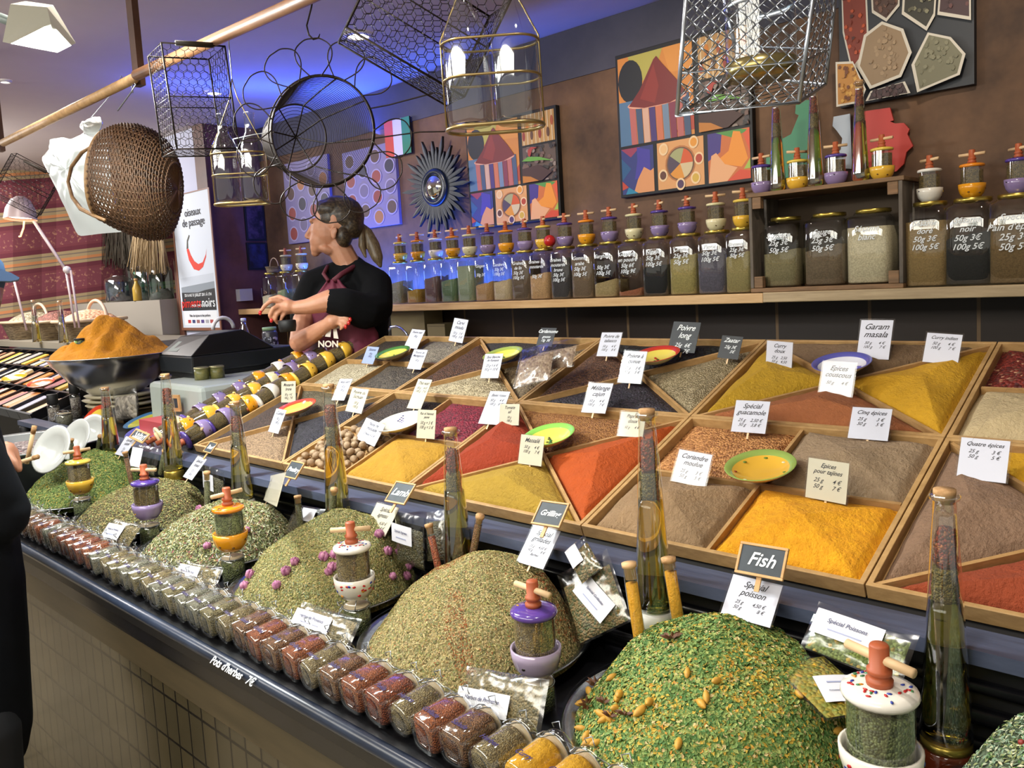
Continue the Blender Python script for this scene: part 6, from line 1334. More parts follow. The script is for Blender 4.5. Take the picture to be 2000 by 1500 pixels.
# metal basin with mixed pepper, white porcelain bowls leaning in it
bx, by_ = -3.50, .985
t = thing('metal_basin', 'grey metal basin full of mixed pepper at the far end of the counter', 'basin', (bx, by_, TZ + .0005))
MB().lathe([(.19, 0), (.20, .004), (.275, .165), (.292, .172), (.292, .177), (.270, .172), (.19, .010), (.0001, .010)], 60, cap=False).build('basin_body', mat('dull_steel', '#8a9090', .35, .9), t)
o = MB().lathe([(.0001, .175), (.08, .172), (.16, .160), (.24, .145), (.262, .135)], 48, cap=False)
o = o.build('pepper_mix', grain('mixed_pepper', '#4a3a3c', '#b0a29c', 110, '#6b3038', 1.0), None, loc=(bx, by_, TZ)); tag(o, 'mixed dark and pale peppercorns filling the metal basin', 'pepper', None, 'stuff')
for (px, py, r, ry, lab) in ((112, 888, .085, .5, 'nearest white porcelain bowl leaning in the metal basin'), (158, 868, .078, .4, 'middle white porcelain bowl leaning in the metal basin'), (187, 848, .062, .7, 'farthest white porcelain bowl leaning at the basin rim')):
    p = atz(px, py, TZ + .19); t = thing('porcelain_bowl', lab, 'bowl', (p.x, p.y, p.z + .012), (1.05, -.25, ry), 'white porcelain bowls in the basin')
    MB().lathe([(.0001, -.002), (r * .5, 0), (r * .62, .014), (r * .95, .022), (r, .025), (r * .94, .027), (r * .6, .018), (r * .45, .005), (.0001, .004)], 36, cap=False).build('bowl_body', mat('porcelain', '#b9bbb8', .2, coat=.3), t)
for (a, b, lab) in (((72, 842), (52, 905), 'wooden stick standing in the pepper mix'), ((32, 905), (66, 895), 'corked tube lying on the pepper mix')):
    p0 = atz(*b, TZ + .19) if a[0] == 72 else atz(*a, TZ + .20); p1 = p0 + (Vector((.03, .02, .10)) if a[0] == 72 else Vector((.075, .03, .02)))
    t = thing('wooden_stick' if a[0] == 72 else 'lying_test_tube', lab, 'stick' if a[0] == 72 else 'test tube', (0, 0, 0)); MB().tube([p0, p1], .007, 10).build('shaft', PEG, t); MB().tube([p1 - (p1 - p0) * .0, p1 + (p1 - p0) * .22], .0082, 10).build('tip', CORK, t)
# grinder bottles with black caps
for k, (px, py, h, lab) in enumerate(((44, 822, .15, 'clear salt grinder bottle with black cap, left of the pair'), (68, 840, .12, 'dark blue capped grinder bottle in front of the clear one'), (110, 800, .17, 'tallest grinder bottle with black cap left of the farthest oil bottle'), (107, 822, .14, 'grinder bottle with black cap in front of the tallest one'), (14, 815, .15, 'grinder bottle at the left edge of the picture'), (22, 868, .10, 'black capped grinder bottle next to the customer\'s hand'))):
    p = atz(px, py, PLZ + .02); p = Vector((max(p.x, -4.17), min(p.y, 1.40), 0)); 
    t = thing('grinder_bottle', lab, 'grinder', (p.x, p.y, PLZ if p.y > 1.235 else TZ + .0005), (0, 0, 0), 'grinder bottles with black caps'); hh = h
    MB().lathe([(.023, 0), (.025, .004), (.025, hh * .6), (.019, hh * .72)], 22).build('glass_body', glass('grinder_glass', (.9, .9, .9), 1.4, .04, .08), t)
    MB().lathe([(.021, .003), (.0225, hh * .55)], 22).build('contents', grain('grinder_salt', '#a9a295', '#5a4a40', 200), t)
    MB().lathe([(.0225, hh * .7), (.0235, hh * .71), (.0235, hh), (.021, hh + .002)], 22).build('cap', MBLK, t)
p = atz(100, 835, PLZ + .02); t = thing('glass_clip_jar', 'clip-top glass jar between the grinder bottles and the red rimmed plate', 'jar', (-3.95, 1.27, PLZ), (0, 0, .3), 'clip-top jar by the grinders'); kilner_parts(t, .035, .07, kc['grey'], True)
# turmeric bowl on stacked plates
bc3 = atd(222, 692, 3.80)
t = thing('steel_bowl', 'large shining steel bowl heaped with turmeric, left of the cash register', 'bowl', (bc3.x, bc3.y, bc3.z - .18))
MB().lathe([(.09, 0), (.11, .002), (.20, .07), (.262, .150), (.278, .178), (.300, .181), (.300, .184), (.274, .182), (.0001, .012)], 64, cap=False).build('bowl_body', mat('polished_steel', '#d6d6d4', .24, 1.0), t)
R = random.Random(4); vs = [(0, 0, .36)]; fs = []; AN = 110; RD = 36; NW = [(R.uniform(8, 70), R.uniform(8, 70), R.uniform(0, 6), R.uniform(0, 6)) for _ in range(14)]
def tz_(x, y):
    r = math.hypot(x + .02, y) / .275; v = .178 + .20 * max(0, 1 - r) ** 1.15 * (1.0 if r > .12 else 1) - .0 ; w2 = sum(math.sin(a * x + p) * math.cos(b * y + q) for a, b, p, q in NW) / 10
    return v + w2 * .055 * min(1, max(0, (1 - r) * 3))
vs[0] = (0, 0, tz_(0, 0))
for i in range(1, RD + 1):
    for k in range(AN): r = .268 * i / RD; q = 2 * PI * k / AN; vs.append((r * math.cos(q), r * math.sin(q), tz_(r * math.cos(q), r * math.sin(q)) if i < RD else .172))
for k in range(AN): fs.append((0, 1 + k, 1 + (k + 1) % AN))
for i in range(RD - 1):
    for k in range(AN): a = 1 + i * AN + k; b = 1 + i * AN + (k + 1) % AN; fs.append((a, a + AN, b + AN, b))
o = MB().add(vs, fs, 0, True).build('turmeric_heap', mat('turmeric_powder_big', '#dc9410', .9, col2='#c27c0a', scale=20, thr=.5, soft=.25, bump=1.0, bscale=60, bdist=.015), None, loc=(bc3.x, bc3.y, bc3.z - .18)); tag(o, 'peaked heap of orange yellow turmeric in the big steel bowl', 'turmeric', None, 'stuff')
pt = bc3.z - .1805
for k in range(3):
    t = thing('serving_plate', ('topmost', 'middle', 'lowest')[k] + ' beige plate of the stack underneath the steel bowl', 'plate', (bc3.x + (.01, -.02, .015)[k], bc3.y + .02, pt - .022 * (k + 1)), group='stack of beige plates')
    MB().lathe([(.09, 0), (.15, .010), (.165, .0205), (.10, .0208)], 40).build('plate_body', mat('beige_plate', '#b5aa8e', .4), t)
t = thing('display_block', 'brown counter block carrying the plates and the steel bowl', 'block', (0, 0, 0)); MB().box((bc3.x - .22, 1.445, 0), (bc3.x + .20, bc3.y + .30, pt - .0665)).build('body', mat('block_brown', '#4a3b24', .5), t); MB().box((bc3.x - .22, 1.445, pt - .0664), (bc3.x + .21, bc3.y + .31, pt - .0662)).build('cover', mat('block_cover', '#5b4a30', .5), t)
p = aty(156, 676, bc3.y - .15); t = thing('small_tin', 'small green and black labelled tin standing in the turmeric', 'tin', (p.x, p.y, p.z - .035)); MB().lathe([(.022, 0), (.022, .062)], 18).build('can', mat('tin_black_green', '#1e2a1a', .4, col2='#7f9a4a', scale=60, thr=.55, soft=.04), t); MB().lathe([(.0225, .0621), (.0225, .070)], 18).build('lid', MBLK, t)
TRO = tray_mat(0, 0)
# candy display: black grid on a slope with sweet bars
t = thing('candy_display', 'slanted black grid display full of wrapped sweets at the far left', 'display', (0, 0, 0)); t.matrix_world = TRO
g0, g1 = -4.35, -1.60
fr = MB(); fr.box((g0, -.02, -.20), (g1, .62, -.05)); fr.build('bed', MBLK, t)
gr = MB()
for k in range(int((g1 - g0) / .17) + 1): gr.box((g0 + k * .17, -.02, -.0499), (g0 + k * .17 + .012, .62, -.005))
for v in (-.02, .19, .40, .61): gr.box((g0, v, -.0499), (g1, v + .012, -.004))
gr.build('grid', BLACK, t)
for x in (g0 + .1, g1 - .1): MB().box((x, .1, -1.0), (x + .05, .15, -.2001)).build('leg', MBLK, t)
R = random.Random(6); CC = ['#d9a27a', '#c9c2b0', '#b8b4c8', '#d8862e', '#e0c9a0', '#c98a6a', '#a9a4a0', '#d2b04a', '#b86a6a']; PR = {}
nc = int((g1 - g0) / .17)
for k in range(nc):
    for r_ in range(3):
        for s in range(2):
            c = R.choice(CC); nm = {'#d9a27a': 'peach', '#c9c2b0': 'beige', '#b8b4c8': 'lilac grey', '#d8862e': 'orange', '#e0c9a0': 'cream', '#c98a6a': 'salmon', '#a9a4a0': 'grey', '#d2b04a': 'yellow', '#b86a6a': 'pink'}[c]
            if c not in PR:
                o = MB().box((0, 0, 0), (.066, .155, .022)).build('sweet_packet', mat('sweet_' + nm.replace(' ', '_'), c, .35, col2=tuple(v * .7 for v in srgb(c)), scale=40), None, bevel=.004); PR[c] = o
            else: o = PR[c].copy(); COL.objects.link(o)
            m = TRO @ Matrix.Translation((g0 + k * .17 + .018 + s * .074, r_ * .21 + .008, -.045 + R.uniform(0, .02))) @ Matrix.Rotation(R.uniform(-.03, .03), 4, 'X'); o.matrix_world = m
            rn = ('front', 'middle', 'back')[r_]; tag(o, f'{nm} wrapped sweet packet in the {rn} row of the black grid display', 'sweets', f'{nm} sweets in the {rn} row of the grid')
dish(TRO @ Vector((-2.55, .22, .01)), .085, (ang, 0, .4), '#c9a02a', '#dcae2c', 'yellow plate lying on the black sweet display', None, .6, 'plates on the sweet display')
dish(TRO @ Vector((-2.05, .20, .01)), .09, (ang, 0, .3), '#c9482c', '#dc8c5a', 'orange and red plate lying on the black sweet display', None, .6, 'plates on the sweet display')
# table behind with wicker baskets of sweets
t = thing('stall_table', 'long table behind the black sweet display carrying the baskets', 'table', (0, 0, 0)); zt3 = 1.40
MB().box((-7.25, 1.86, zt3 - .04), (pL - .03, 3.2, zt3)).box((pL - .0299, 1.86, zt3 - .04), (-4.80, 2.45, zt3)).build('top', mat('stall_cloth_grey', '#7d7565', .7), t)
for x in (-7.2, pL - .1):
    for y in (1.9, 3.1): MB().box((x, y, 0), (x + .06, y + .06, zt3 - .0401)).build('leg', MBLK, t)
WB = mat('pale_wicker', '#a08c6c', .6, col2='#5e4c36', scale=22, stretch=(1, 1, 5), bump=1.0)
for k, (px, c1, c2, sz, lab, cl) in enumerate(((8, '#e0905a', '#c9683a', 70, 'left wicker basket of orange sweets', 'orange sweets in the left basket'), (68, '#b0a68c', '#857a60', 70, 'wicker basket of grey beige sugared almonds', 'grey beige sweets in the second basket'), (122, '#8d5a4c', '#5e3a30', 60, 'wicker basket of reddish brown pralines', 'reddish brown pralines in the third basket'), (178, '#e6b894', '#cf9a78', 50, 'wicker basket of pale pink sweets with hoop handle', 'pale pink sweets in the basket with the hoop handle'))):
    p = atz(px, 655, zt3 + .14); c = Vector((p.x, 2.08, zt3 + .0005)); p = aty(px, 655, 2.08); c.x = p.x
    t = thing('sweets_basket', lab, 'basket', c, (0, 0, 0), 'wicker baskets of sweets on the stall table')
    MB().lathe([(.15, 0), (.155, .004), (.19, .12), (.198, .13), (.19, .135), (.175, .12), (.14, .01), (.0001, .008)], 36, sq=4, cap=False).build('woven_body', WB, t)
    MB().tube([(.20 * math.cos(q) * (abs(math.cos(q))**4 + abs(math.sin(q))**4)**-.25, .20 * math.sin(q) * (abs(math.cos(q))**4 + abs(math.sin(q))**4)**-.25, .132) for q in [2*PI*i/40 for i in range(40)]], .011, 6, closed=True).build('rim', mat('pale_rim', '#b9a284', .6), t)
    if k in (1, 3): MB().tube([(.17 * math.cos(q), .05, .13 + .13 * math.sin(q)) for q in [PI * i / 16 for i in range(17)]], .011, 8).build('handle', mat('pale_handle', '#c4a890', .6), t)
    o = MB().lathe([(.0001, .205), (.06, .195), (.12, .165), (.165, .130)], 28, sq=4, cap=False).build('sweets', grain('sweets_%d' % k, c1, c2, sz, None, 1.2), None, loc=c); tag(o, cl, 'sweets', None, 'stuff')
for (px, lab) in ((70, 'left small oil bottle behind the wicker baskets'), (122, 'right small oil bottle behind the wicker baskets')):
    p = aty(px, 640, 1.84); h = aty(px - 4, 568, 1.84).z - aty(px, 637, 1.84).z; oil_bottle((p.x, 1.84, zt3 - .0395 + .04 - .0), h + .05, lab, .030, .55, (.5, .78), CHI, 'small oil bottles at the left stall')
# riser and glass jars
t = thing('stall_riser', 'grey riser box on the stall table behind the baskets', 'riser', (0, 0, 0)); MB().box((-7.2, 2.45, zt3 + .0005), (pL - .03, 3.15, zt3 + .24)).build('body', mat('riser_grey', '#8a8378', .7), t)
zr = zt3 + .2405
def sweet_jar(px, Y, r, h, lab, fillc, fill, tint=(.82, .92, .92), lid=True, name='glass_sweet_jar'):
    p = aty(px, 600, Y); t = thing(name, lab, 'jar', (p.x, Y, zr), (0, 0, 0), 'large glass jars on the riser')
    MB().lathe([(r * .95, 0), (r, .01), (r, h * .66), (r * .9, h * .74), (r * .5, h * .80), (r * .5, h * .83)], 32, cap=False).build('glass_body', glass('jar_' + name + str(int(tint[0] * 100)), tint, 1.8, .03, .12), t)
    if fillc: MB().lathe([(r * .92, .008), (r * .95, .014), (r * .95, h * .66 * fill)], 32).build('contents', grain('fill_' + fillc.strip('#'), fillc, '#0f0c14', 40, None, 1.0), t)
    if lid: MB().lathe([(r * .6, h * .831), (r * .62, h * .86), (r * .3, h * .90), (r * .2, h * .92), (r * .28, h * .96), (r * .2, h)], 28).build('stopper', glass('stopper_glass', (.6, .85, .85), 2.4, .03, .25), t)
    return t
sweet_jar(64, 2.62, .22, .56, 'big glass jar half full of dark sweets with a bluish glass stopper', '#2a1a26', .80)
sweet_jar(5, 2.50, .16, .36, 'dark glass jar at the left edge on the riser', '#3a2a26', .9)
sweet_jar(236, 2.55, .10, .24, 'clip-top jar with dark blue contents behind the turmeric peak', '#15152e', .95, lid=False)
sweet_jar(290, 2.90, .11, .34, 'left green glass demijohn beside the poster wall', '#1a1e1c', .5, (.45, .72, .62), False, 'green_demijohn')
sweet_jar(318, 2.75, .09, .32, 'right green glass demijohn beside the poster wall', '#1a1e1c', .4, (.5, .75, .66), False, 'green_demijohn')
sweet_jar(272, 3.05, .11, .50, 'tall green glass bottle behind the demijohns', None, 0, (.4, .7, .6), False, 'green_demijohn')
p = aty(252, 610, 2.4); t = thing('yellow_bottle', 'slim yellow bottle in front of the dark blue jar', 'bottle', (p.x, 2.47, zr)); MB().lathe([(.028, 0), (.03, .004), (.03, .09), (.012, .13), (.012, .145)], 20).build('bottle_body', mat('mustard_glass', '#a88a3a', .2), t); MB().lathe([(.014, .1451), (.014, .16)], 16).build('cork', CORK, t)
# straw bundles hanging
for (px, py0, py1, w_, c, lab) in ((290, 452, 532, .17, '#a8916c', 'pale straw bundle hanging below the wicker basket'), (228, 455, 520, .13, '#4a4236', 'dark dried bundle hanging left of the pale straw')):
    t = thing('straw_bundle', lab, 'straw', (0, 0, 0), group='hanging dried bundles'); R = random.Random(px); mb = MB(); Y = 2.50 if px == 290 else 2.86
    for k in range(150):
        s = R.uniform(-1, 1); a = aty(px + s * 22, py0 - 40, Y + R.uniform(-.05, .05)); b = aty(px + s * 36 + R.uniform(-6, 6), py1 + R.uniform(-18, 6), Y + R.uniform(-.09, .09)); m_ = (a + b) / 2 + Vector((R.uniform(-.02, .02), 0, 0)); mb.tube([a, m_, b], .0035, 3)
    mb.build('straw', mat('straw_%d' % px, c, .8), t); a = aty(px, py0 - 40, Y); MB().tube([a, Vector((a.x, a.y, CEIL - .01))], .003, 5).build('string', WIRE, t)
# striped cloth backdrop
t = thing('striped_cloth', 'dark red woven cloth with beige stripes hanging behind the left stall', 'cloth', (0, 0, 0)); XC = -7.35
bands = [('r', 0), ('t', 1)]; R = random.Random(1)
tl, tr_, bl, br_ = atx(-40, 330, XC), atx(345, 300, XC), atx(-40, 690, XC), atx(345, 628, XC)
seqc = []; pos = 0
def add_(c, w_): 
    global pos; seqc.append((c, pos, pos + w_)); pos += w_
for rep in range(4):
    for c, w_ in (('tan', .014), ('grey', .006), ('tan', .014), ('orange', .014), ('grey', .005), ('tan', .014), ('dred', .022), ('red', .012), ('dot', .085), ('red', .012), ('dred', .022)): add_(c, w_)
tot = pos; mb = MB(); ks = ['tan', 'grey', 'orange', 'dred', 'red', 'dot']
ms_ = [mat('cloth_tan', '#94805f', .9), mat('cloth_grey', '#6e6054', .9), mat('cloth_orange', '#b3764a', .9), mat('cloth_dark_red', '#5e2430', .9), mat('cloth_red', '#6b3038', .9), mat('cloth_dotted', '#6e343e', .9, col2='#a0705a', scale=30, thr=.60, soft=.04)]
for c, s0, s1 in seqc:
    a0, a1 = s0 / tot, s1 / tot; n = 14
    for i in range(n):
        u0, u1 = i / n, (i + 1) / n; f = lambda u, v: tl.lerp(tr_, u).lerp(bl.lerp(br_, u), v) + Vector((.03 * math.sin(u * 14), 0, 0))
        mb.add([f(u0, a0), f(u1, a0), f(u1, a1), f(u0, a1)], [(0, 1, 2, 3)], ks.index(c), True)
mb.build('fabric', ms_, t)
MB().tube([tl + Vector((.05, 0, .02)), tr_ + Vector((.05, 0, .02))], .015, 8).build('hanging_rod', mat('rod_brown', '#5b4030', .5), t)
# articulated lamp
t = thing('clamp_lamp', 'white articulated lamp with lit shade hanging in front of the striped cloth', 'lamp', (0, 0, 0)); D4 = 4.6
def lq(x, y, d=0): return atd(x, y, D4 + d)
MB().tube([lq(66, 432), lq(127, 525)], .009, 8).tube([lq(129, 530), lq(147, 640)], .006, 8).tube([lq(138, 528), lq(155, 640)], .006, 8).tube([lq(28, 550), lq(52, 645)], .006, 8).build('arm', mat('lamp_white_metal', '#c4b4b8', .35), t)
MB().ball(lq(131, 527), .022, 12).build('joint', mat('lamp_joint', '#cfc8cc', .3), t)
mb = MB(); mm = frame_mat(lq(40, 408), CR, (CU * .75 + CR * .5)); mb.lathe([(.085, -.06), (.075, .0), (.05, .05), (.02, .07)], 24, M=mm, cap=False); mb.build('shade', mat('shade_grey_pink', '#b3a0a0', .4), t)
MB().lathe([(.0001, -.045), (.07, -.045)], 24, M=mm, cap=False).build('lit_bulb', mat('lit_orange', '#ffd9a0', .4, emit=7), t)
MB().tube([lq(47, 432), lq(46, 445), lq(40, 462), lq(37, 462)], .005, 6).build('lit_handle', mat('lit_tube', '#ffb070', .4, emit=2.5), t)
# ================================================================ people
SKIN = mat('skin', '#c08a6c', .5, col2='#b57c5e', scale=20); SKIN.node_tree.nodes['Principled BSDF'].inputs['Subsurface Weight'].default_value = .12
SKIN.node_tree.nodes['Principled BSDF'].inputs['Subsurface Radius'].default_value = (.02, .008, .004)
def remesh(o, vox, smooth=4):
    r = o.modifiers.new('remesh', 'REMESH'); r.mode = 'VOXEL'; r.voxel_size = vox; r.use_smooth_shade = True
    s = o.modifiers.new('smooth', 'SMOOTH'); s.iterations = smooth; s.factor = .5
    return o
VM = Matrix((CR, CF, CU)).transposed().to_4x4()
def eball(mb, c, r, rot=(0, 0, 0), n=16):
    m = Matrix.Translation(Vector(c)) @ VM @ Euler(rot).to_matrix().to_4x4(); mb.ball((0, 0, 0), r, n, 0, m)
def limb(mb, pts, rs, n=12):
    """tapering limb through joints, rounded at both ends"""
    P = []; Rr = []
    for i in range(len(pts) - 1):
        for k in range(5):
            t = k / 5; P.append(Vector(pts[i]).lerp(Vector(pts[i + 1]), t)); Rr.append(rs[i] * (1 - t) + rs[i + 1] * t)
    P.append(Vector(pts[-1])); Rr.append(rs[-1]); mb.tube(P, Rr, n)
    mb.ball(pts[0], rs[0] * .99, 12); mb.ball(pts[-1], rs[-1] * .99, 12)
    for p, r in zip(pts[1:-1], rs[1:-1]): mb.ball(p, r * .99, 12)
DW = 3.42
def w(x, y, d=0.0): return atd(x, y, DW + d)
feet = w(665, 800, .05)
t = thing('person', 'shop assistant with ponytail, black top and burgundy apron, head turned left, forearms crossed', 'person', (0, 0, 0))
# body: head, neck, forearms, hands, legs as one surface
b = MB()
eball(b, w(660, 430), (.096, .078, .092)); eball(b, w(640, 452, -.005), (.072, .064, .078)); eball(b, w(628, 470, -.005), (.050, .052, .052)); eball(b, w(618, 484, -.005), (.026, .034, .030), n=12)
eball(b, w(616, 495, -.004), (.018, .020, .014), n=12); eball(b, w(640, 488, -.01), (.050, .048, .022), (0, .35, 0), n=12)
limb(b, [w(611, 438, -.002), w(604, 451, -.002), w(599, 461, -.002)], [.007, .0085, .0105], 8); eball(b, w(602, 464, -.002), (.011, .015, .008), n=10)
eball(b, w(614, 433, -.002), (.020, .050, .012), n=12); eball(b, w(611, 474, -.004), (.014, .022, .008), n=10); eball(b, w(613, 481, -.004), (.014, .021, .008), n=10)
eball(b, w(651, 456, -.074), (.013, .008, .026), (0, -.15, 0), 12); eball(b, w(656, 450, -.078), (.007, .006, .016), n=10)
limb(b, [w(660, 480, .0), w(678, 512, .01), w(690, 540, .02)], [.052, .052, .062])
# near forearm and hand
limb(b, [w(668, 590, -.225), w(645, 587, -.24), w(600, 599, -.26), w(578, 601, -.265)], [.040, .045, .031, .027])
def hand(b, base, knuck, fingers, thumb, r=.0092):
    limb(b, [base, base.lerp(knuck, .5), knuck], [.026, .031, .025]);
    for f, s in fingers: limb(b, f, [r * 1.1 * s, r * s, r * .92 * s, r * .78 * s][:len(f)], 8)
    limb(b, thumb, [r * 1.35, r * 1.15, r * .9][:len(thumb)], 8)
hand(b, w(572, 600, -.265), w(553, 598, -.27), [([w(548, 588, -.285), w(530, 587, -.30), w(517, 597, -.30), w(509, 609, -.295)], 1), ([w(548, 596, -.28), w(533, 603, -.305), w(527, 616, -.30), w(530, 624, -.29)], 1), ([w(553, 603, -.27), w(541, 613, -.295), w(537, 624, -.29), w(542, 631, -.275)], .97), ([w(560, 607, -.26), w(551, 619, -.28), w(549, 629, -.27), w(554, 634, -.26)], .86)],
     [w(562, 588, -.25), w(545, 580, -.235), w(528, 584, -.235)])
# far forearm and hand
limb(b, [w(597, 600, -.02), w(585, 668, -.14), w(612, 652, -.19), w(638, 634, -.22)], [.044, .042, .036, .026])
hand(b, w(641, 632, -.222), w(655, 624, -.225), [([w(660, 618, -.23), w(672, 614, -.235), w(680, 617, -.235), w(683, 623, -.232)], .9), ([w(661, 622, -.235), w(673, 620, -.24), w(680, 625, -.24), w(680, 630, -.236)], .9), ([w(660, 627, -.235), w(671, 628, -.24), w(676, 633, -.24), w(674, 637, -.236)], .86), ([w(657, 631, -.235), w(666, 635, -.24), w(669, 640, -.24), w(665, 643, -.235)], .78)],
     [w(648, 622, -.22), w(655, 613, -.22), w(664, 611, -.222)], .0085)
remesh(b.build('body', SKIN, t), .0042, 3)
fl = .27
# clothes
s = MB()
limb(s, [w(684, 545, .02), w(684, 590, .03), w(682, 660, .03), w(678, 740, .04), w(672, 800, .05)], [.085, .118, .112, .118, .140], 20)
eball(s, w(668, 590, -.02), (.115, .105, .10)); eball(s, w(700, 590, .02), (.115, .10, .12)); eball(s, w(716, 650, .02), (.095, .10, .11))
limb(s, [w(660, 537, .02), w(612, 553, .0), w(596, 590, -.01), w(590, 618, -.04)], [.060, .058, .055, .052])      # far sleeve
limb(s, [w(700, 533, .0), w(735, 556, -.03), w(733, 600, -.09), w(712, 608, -.15), w(672, 592, -.220), w(650, 589, -.235)], [.058, .068, .074, .074, .062, .053])   # near sleeve
eball(s, w(725, 625, -.03), (.075, .08, .11)); limb(s, [w(668, 524, .01), w(690, 520, .03), w(706, 528, .03)], [.034, .050, .042])
remesh(s.build('black_top', mat('black_knit', '#050507', .9, col2='#08080b', scale=60, spec=.2), t), .008, 6)
l = MB()
for sx in (-.085, .085):
    hip = w(680, 800, .20) + Vector((CR.x, CR.y, 0)) * sx; limb(l, [hip, Vector((hip.x, hip.y, .78)), Vector((hip.x, hip.y, fl + .06))], [.10, .07, .05]); l.ball((hip.x, hip.y - .04, fl + .04), (.05, .11, .04), 10)
remesh(l.build('trousers', mat('dark_denim', '#14161f', .8), t), .012, 3)
st = thing('platform', 'low wooden platform behind the spice trays for the shop assistant', 'platform', (0, 0, 0)); MB().box((-3.012, 2.10, 0), (1.2, 2.58, .255)).build('deck', mat('platform_wood', '#3a2c20', .7), st)
# apron wrapped over the front, bib, straps, print
rows = [(546, 640, 662), (556, 633, 670), (568, 624, 682), (580, 615, 690), (600, 606, 705), (625, 600, 722), (650, 597, 738), (680, 594, 744), (715, 590, 742), (750, 589, 735), (790, 588, 735)]
apm = mat('burgundy_apron', '#6b1f38', .75, col2='#57182c', scale=9); mb = MB(); n = 16; vs = []
for (y, xl, xr) in rows:
    for i in range(n + 1):
        u = i / n; x = xl + (xr - xl) * u; cx = 682; rad = 62 if y < 700 else 66; dx = min(1, abs((x - cx) / rad / 1.35)); dep = -.150 * math.sqrt(max(0, 1 - dx * dx)) + .008 * math.sin(u * 14 + y * .02); vs.append(w(x, y, dep + (.0 if y > 560 else .02)))
fs = []
for j in range(len(rows) - 1):
    for i in range(n): a = j * (n + 1) + i; fs.append((a, a + n + 1, a + n + 2, a + 1))
ap = mb.add(vs, fs, 0, True).build('apron', apm, t); sd = ap.modifiers.new('solid', 'SOLIDIFY'); sd.thickness = .004; sd.offset = 0
MB().tube([w(652, 548, -.13), w(668, 535, -.10), w(690, 522, -.05), w(700, 516, .02)], .011, 6).tube([w(641, 548, -.12), w(632, 535, -.08), w(640, 520, -.02)], .008, 6).build('neck_strap', mat('strap_burgundy', '#5a1a28', .7), t)
pm_ = Matrix((CR, CU, -CF)).transposed().to_4x4(); pm_.translation = w(640, 650, -.215); lg = MB(); k = .00213
def lpx(pts): return [((x - 640) * k, -(y - 650) * k, 0) for x, y in pts]
for pts in ([(628, 632), (634, 622), (642, 619), (644, 640), (636, 642)], [(646, 618), (652, 613), (652, 640), (646, 640)], [(658, 613), (668, 612), (668, 642), (656, 642), (657, 622)], [(624, 656), (630, 641), (637, 641), (632, 656)], [(635, 657), (640, 641), (647, 641), (645, 658)], [(651, 660), (650, 641), (656, 641), (660, 661)], [(626, 642), (668, 642), (668, 639), (628, 639)]):
    lg.add(lpx(pts), [tuple(range(len(pts)))])
lo = lg.build('printed_emblem', mat('apron_print', '#cfc6bb', .7), ap); lo.matrix_world = pm_
tx = text('NON', .034, mat('apron_print', '#cfc6bb', .7), ap, shear=0, bold=.0012, name='printed_letters'); m2 = pm_.copy(); m2.translation = w(641, 664, -.216); tx.matrix_world = m2
# hair, ponytail, nails, lips, eye
h = MB(); eball(h, w(673, 424, .005), (.084, .088, .087)); eball(h, w(660, 411, .005), (.078, .082, .062)); eball(h, w(690, 440, .0), (.045, .07, .06)); eball(h, w(645, 425, -.045), (.045, .032, .045)); eball(h, w(643, 409, -.045), (.052, .038, .036)); eball(h, w(638, 408, .01), (.046, .066, .035), (0, .5, 0)); eball(h, w(672, 462, -.03), (.035, .05, .05))
remesh(h.build('hair', mat('dark_blond_hair', '#241a14', .45, col2='#5b4a34', scale=14, stretch=(2, 9, 9), thr=.56, soft=.12), t), .005, 5)
h = MB(); limb(h, [w(701, 437, .02), w(716, 455, .03), w(728, 480, .03), (w(737, 503, .02)), w(743, 520, .02)], [.013, .026, .031, .025, .008]); limb(h, [w(706, 445, .0), w(707, 480, .0), w(714, 502, .0)], [.010, .016, .006])
remesh(h.build('ponytail', mat('ponytail_blond', '#7d6a4e', .5, col2='#4a3a28', scale=30, stretch=(6, 6, 1)), t), .004, 4)
MB().tube([w(700 + 5 * math.cos(q), 438 + 8 * math.sin(q), .02 + .02 * math.cos(q)) for q in [2*PI*i/14 for i in range(14)]], .006, 6, closed=True).build('hair_tie', MBLK, t)
nb = MB()
for p in ((508, 611, -.303), (530, 626, -.297), (684, 624, -.240), (681, 631, -.244), (675, 638, -.244)): eball(nb, w(*p), (.0075, .006, .0095), n=8)
nb.build('red_nails', mat('nail_red', '#b3201c', .25, coat=.5), t)
eb = MB(); eball(eb, w(608.5, 474.5, -.006), (.008, .019, .0045), n=10); eball(eb, w(609.5, 479.5, -.006), (.008, .018, .0045), n=10); eb.build('lips', mat('lips', '#9a5048', .45), t)
eb = MB(); eball(eb, w(613, 445, -.030), (.009, .008, .0045), n=10); eball(eb, w(614, 436, -.034), (.013, .009, .0025), n=8); eb.build('eye_and_brow', mat('eye_dark', '#2a1d18', .4), t)
# item in the hands: dark lid being screwed on a jar
p = w(560, 622, -.29); tt = thing('black_lid_jar', 'dark jar held by the shop assistant under her hands', 'jar', p - Vector((0, 0, .03))); MB().lathe([(.03, -.02), (.034, 0), (.034, .02), (.03, .024)], 20).build('dark_body', MBLK, tt)

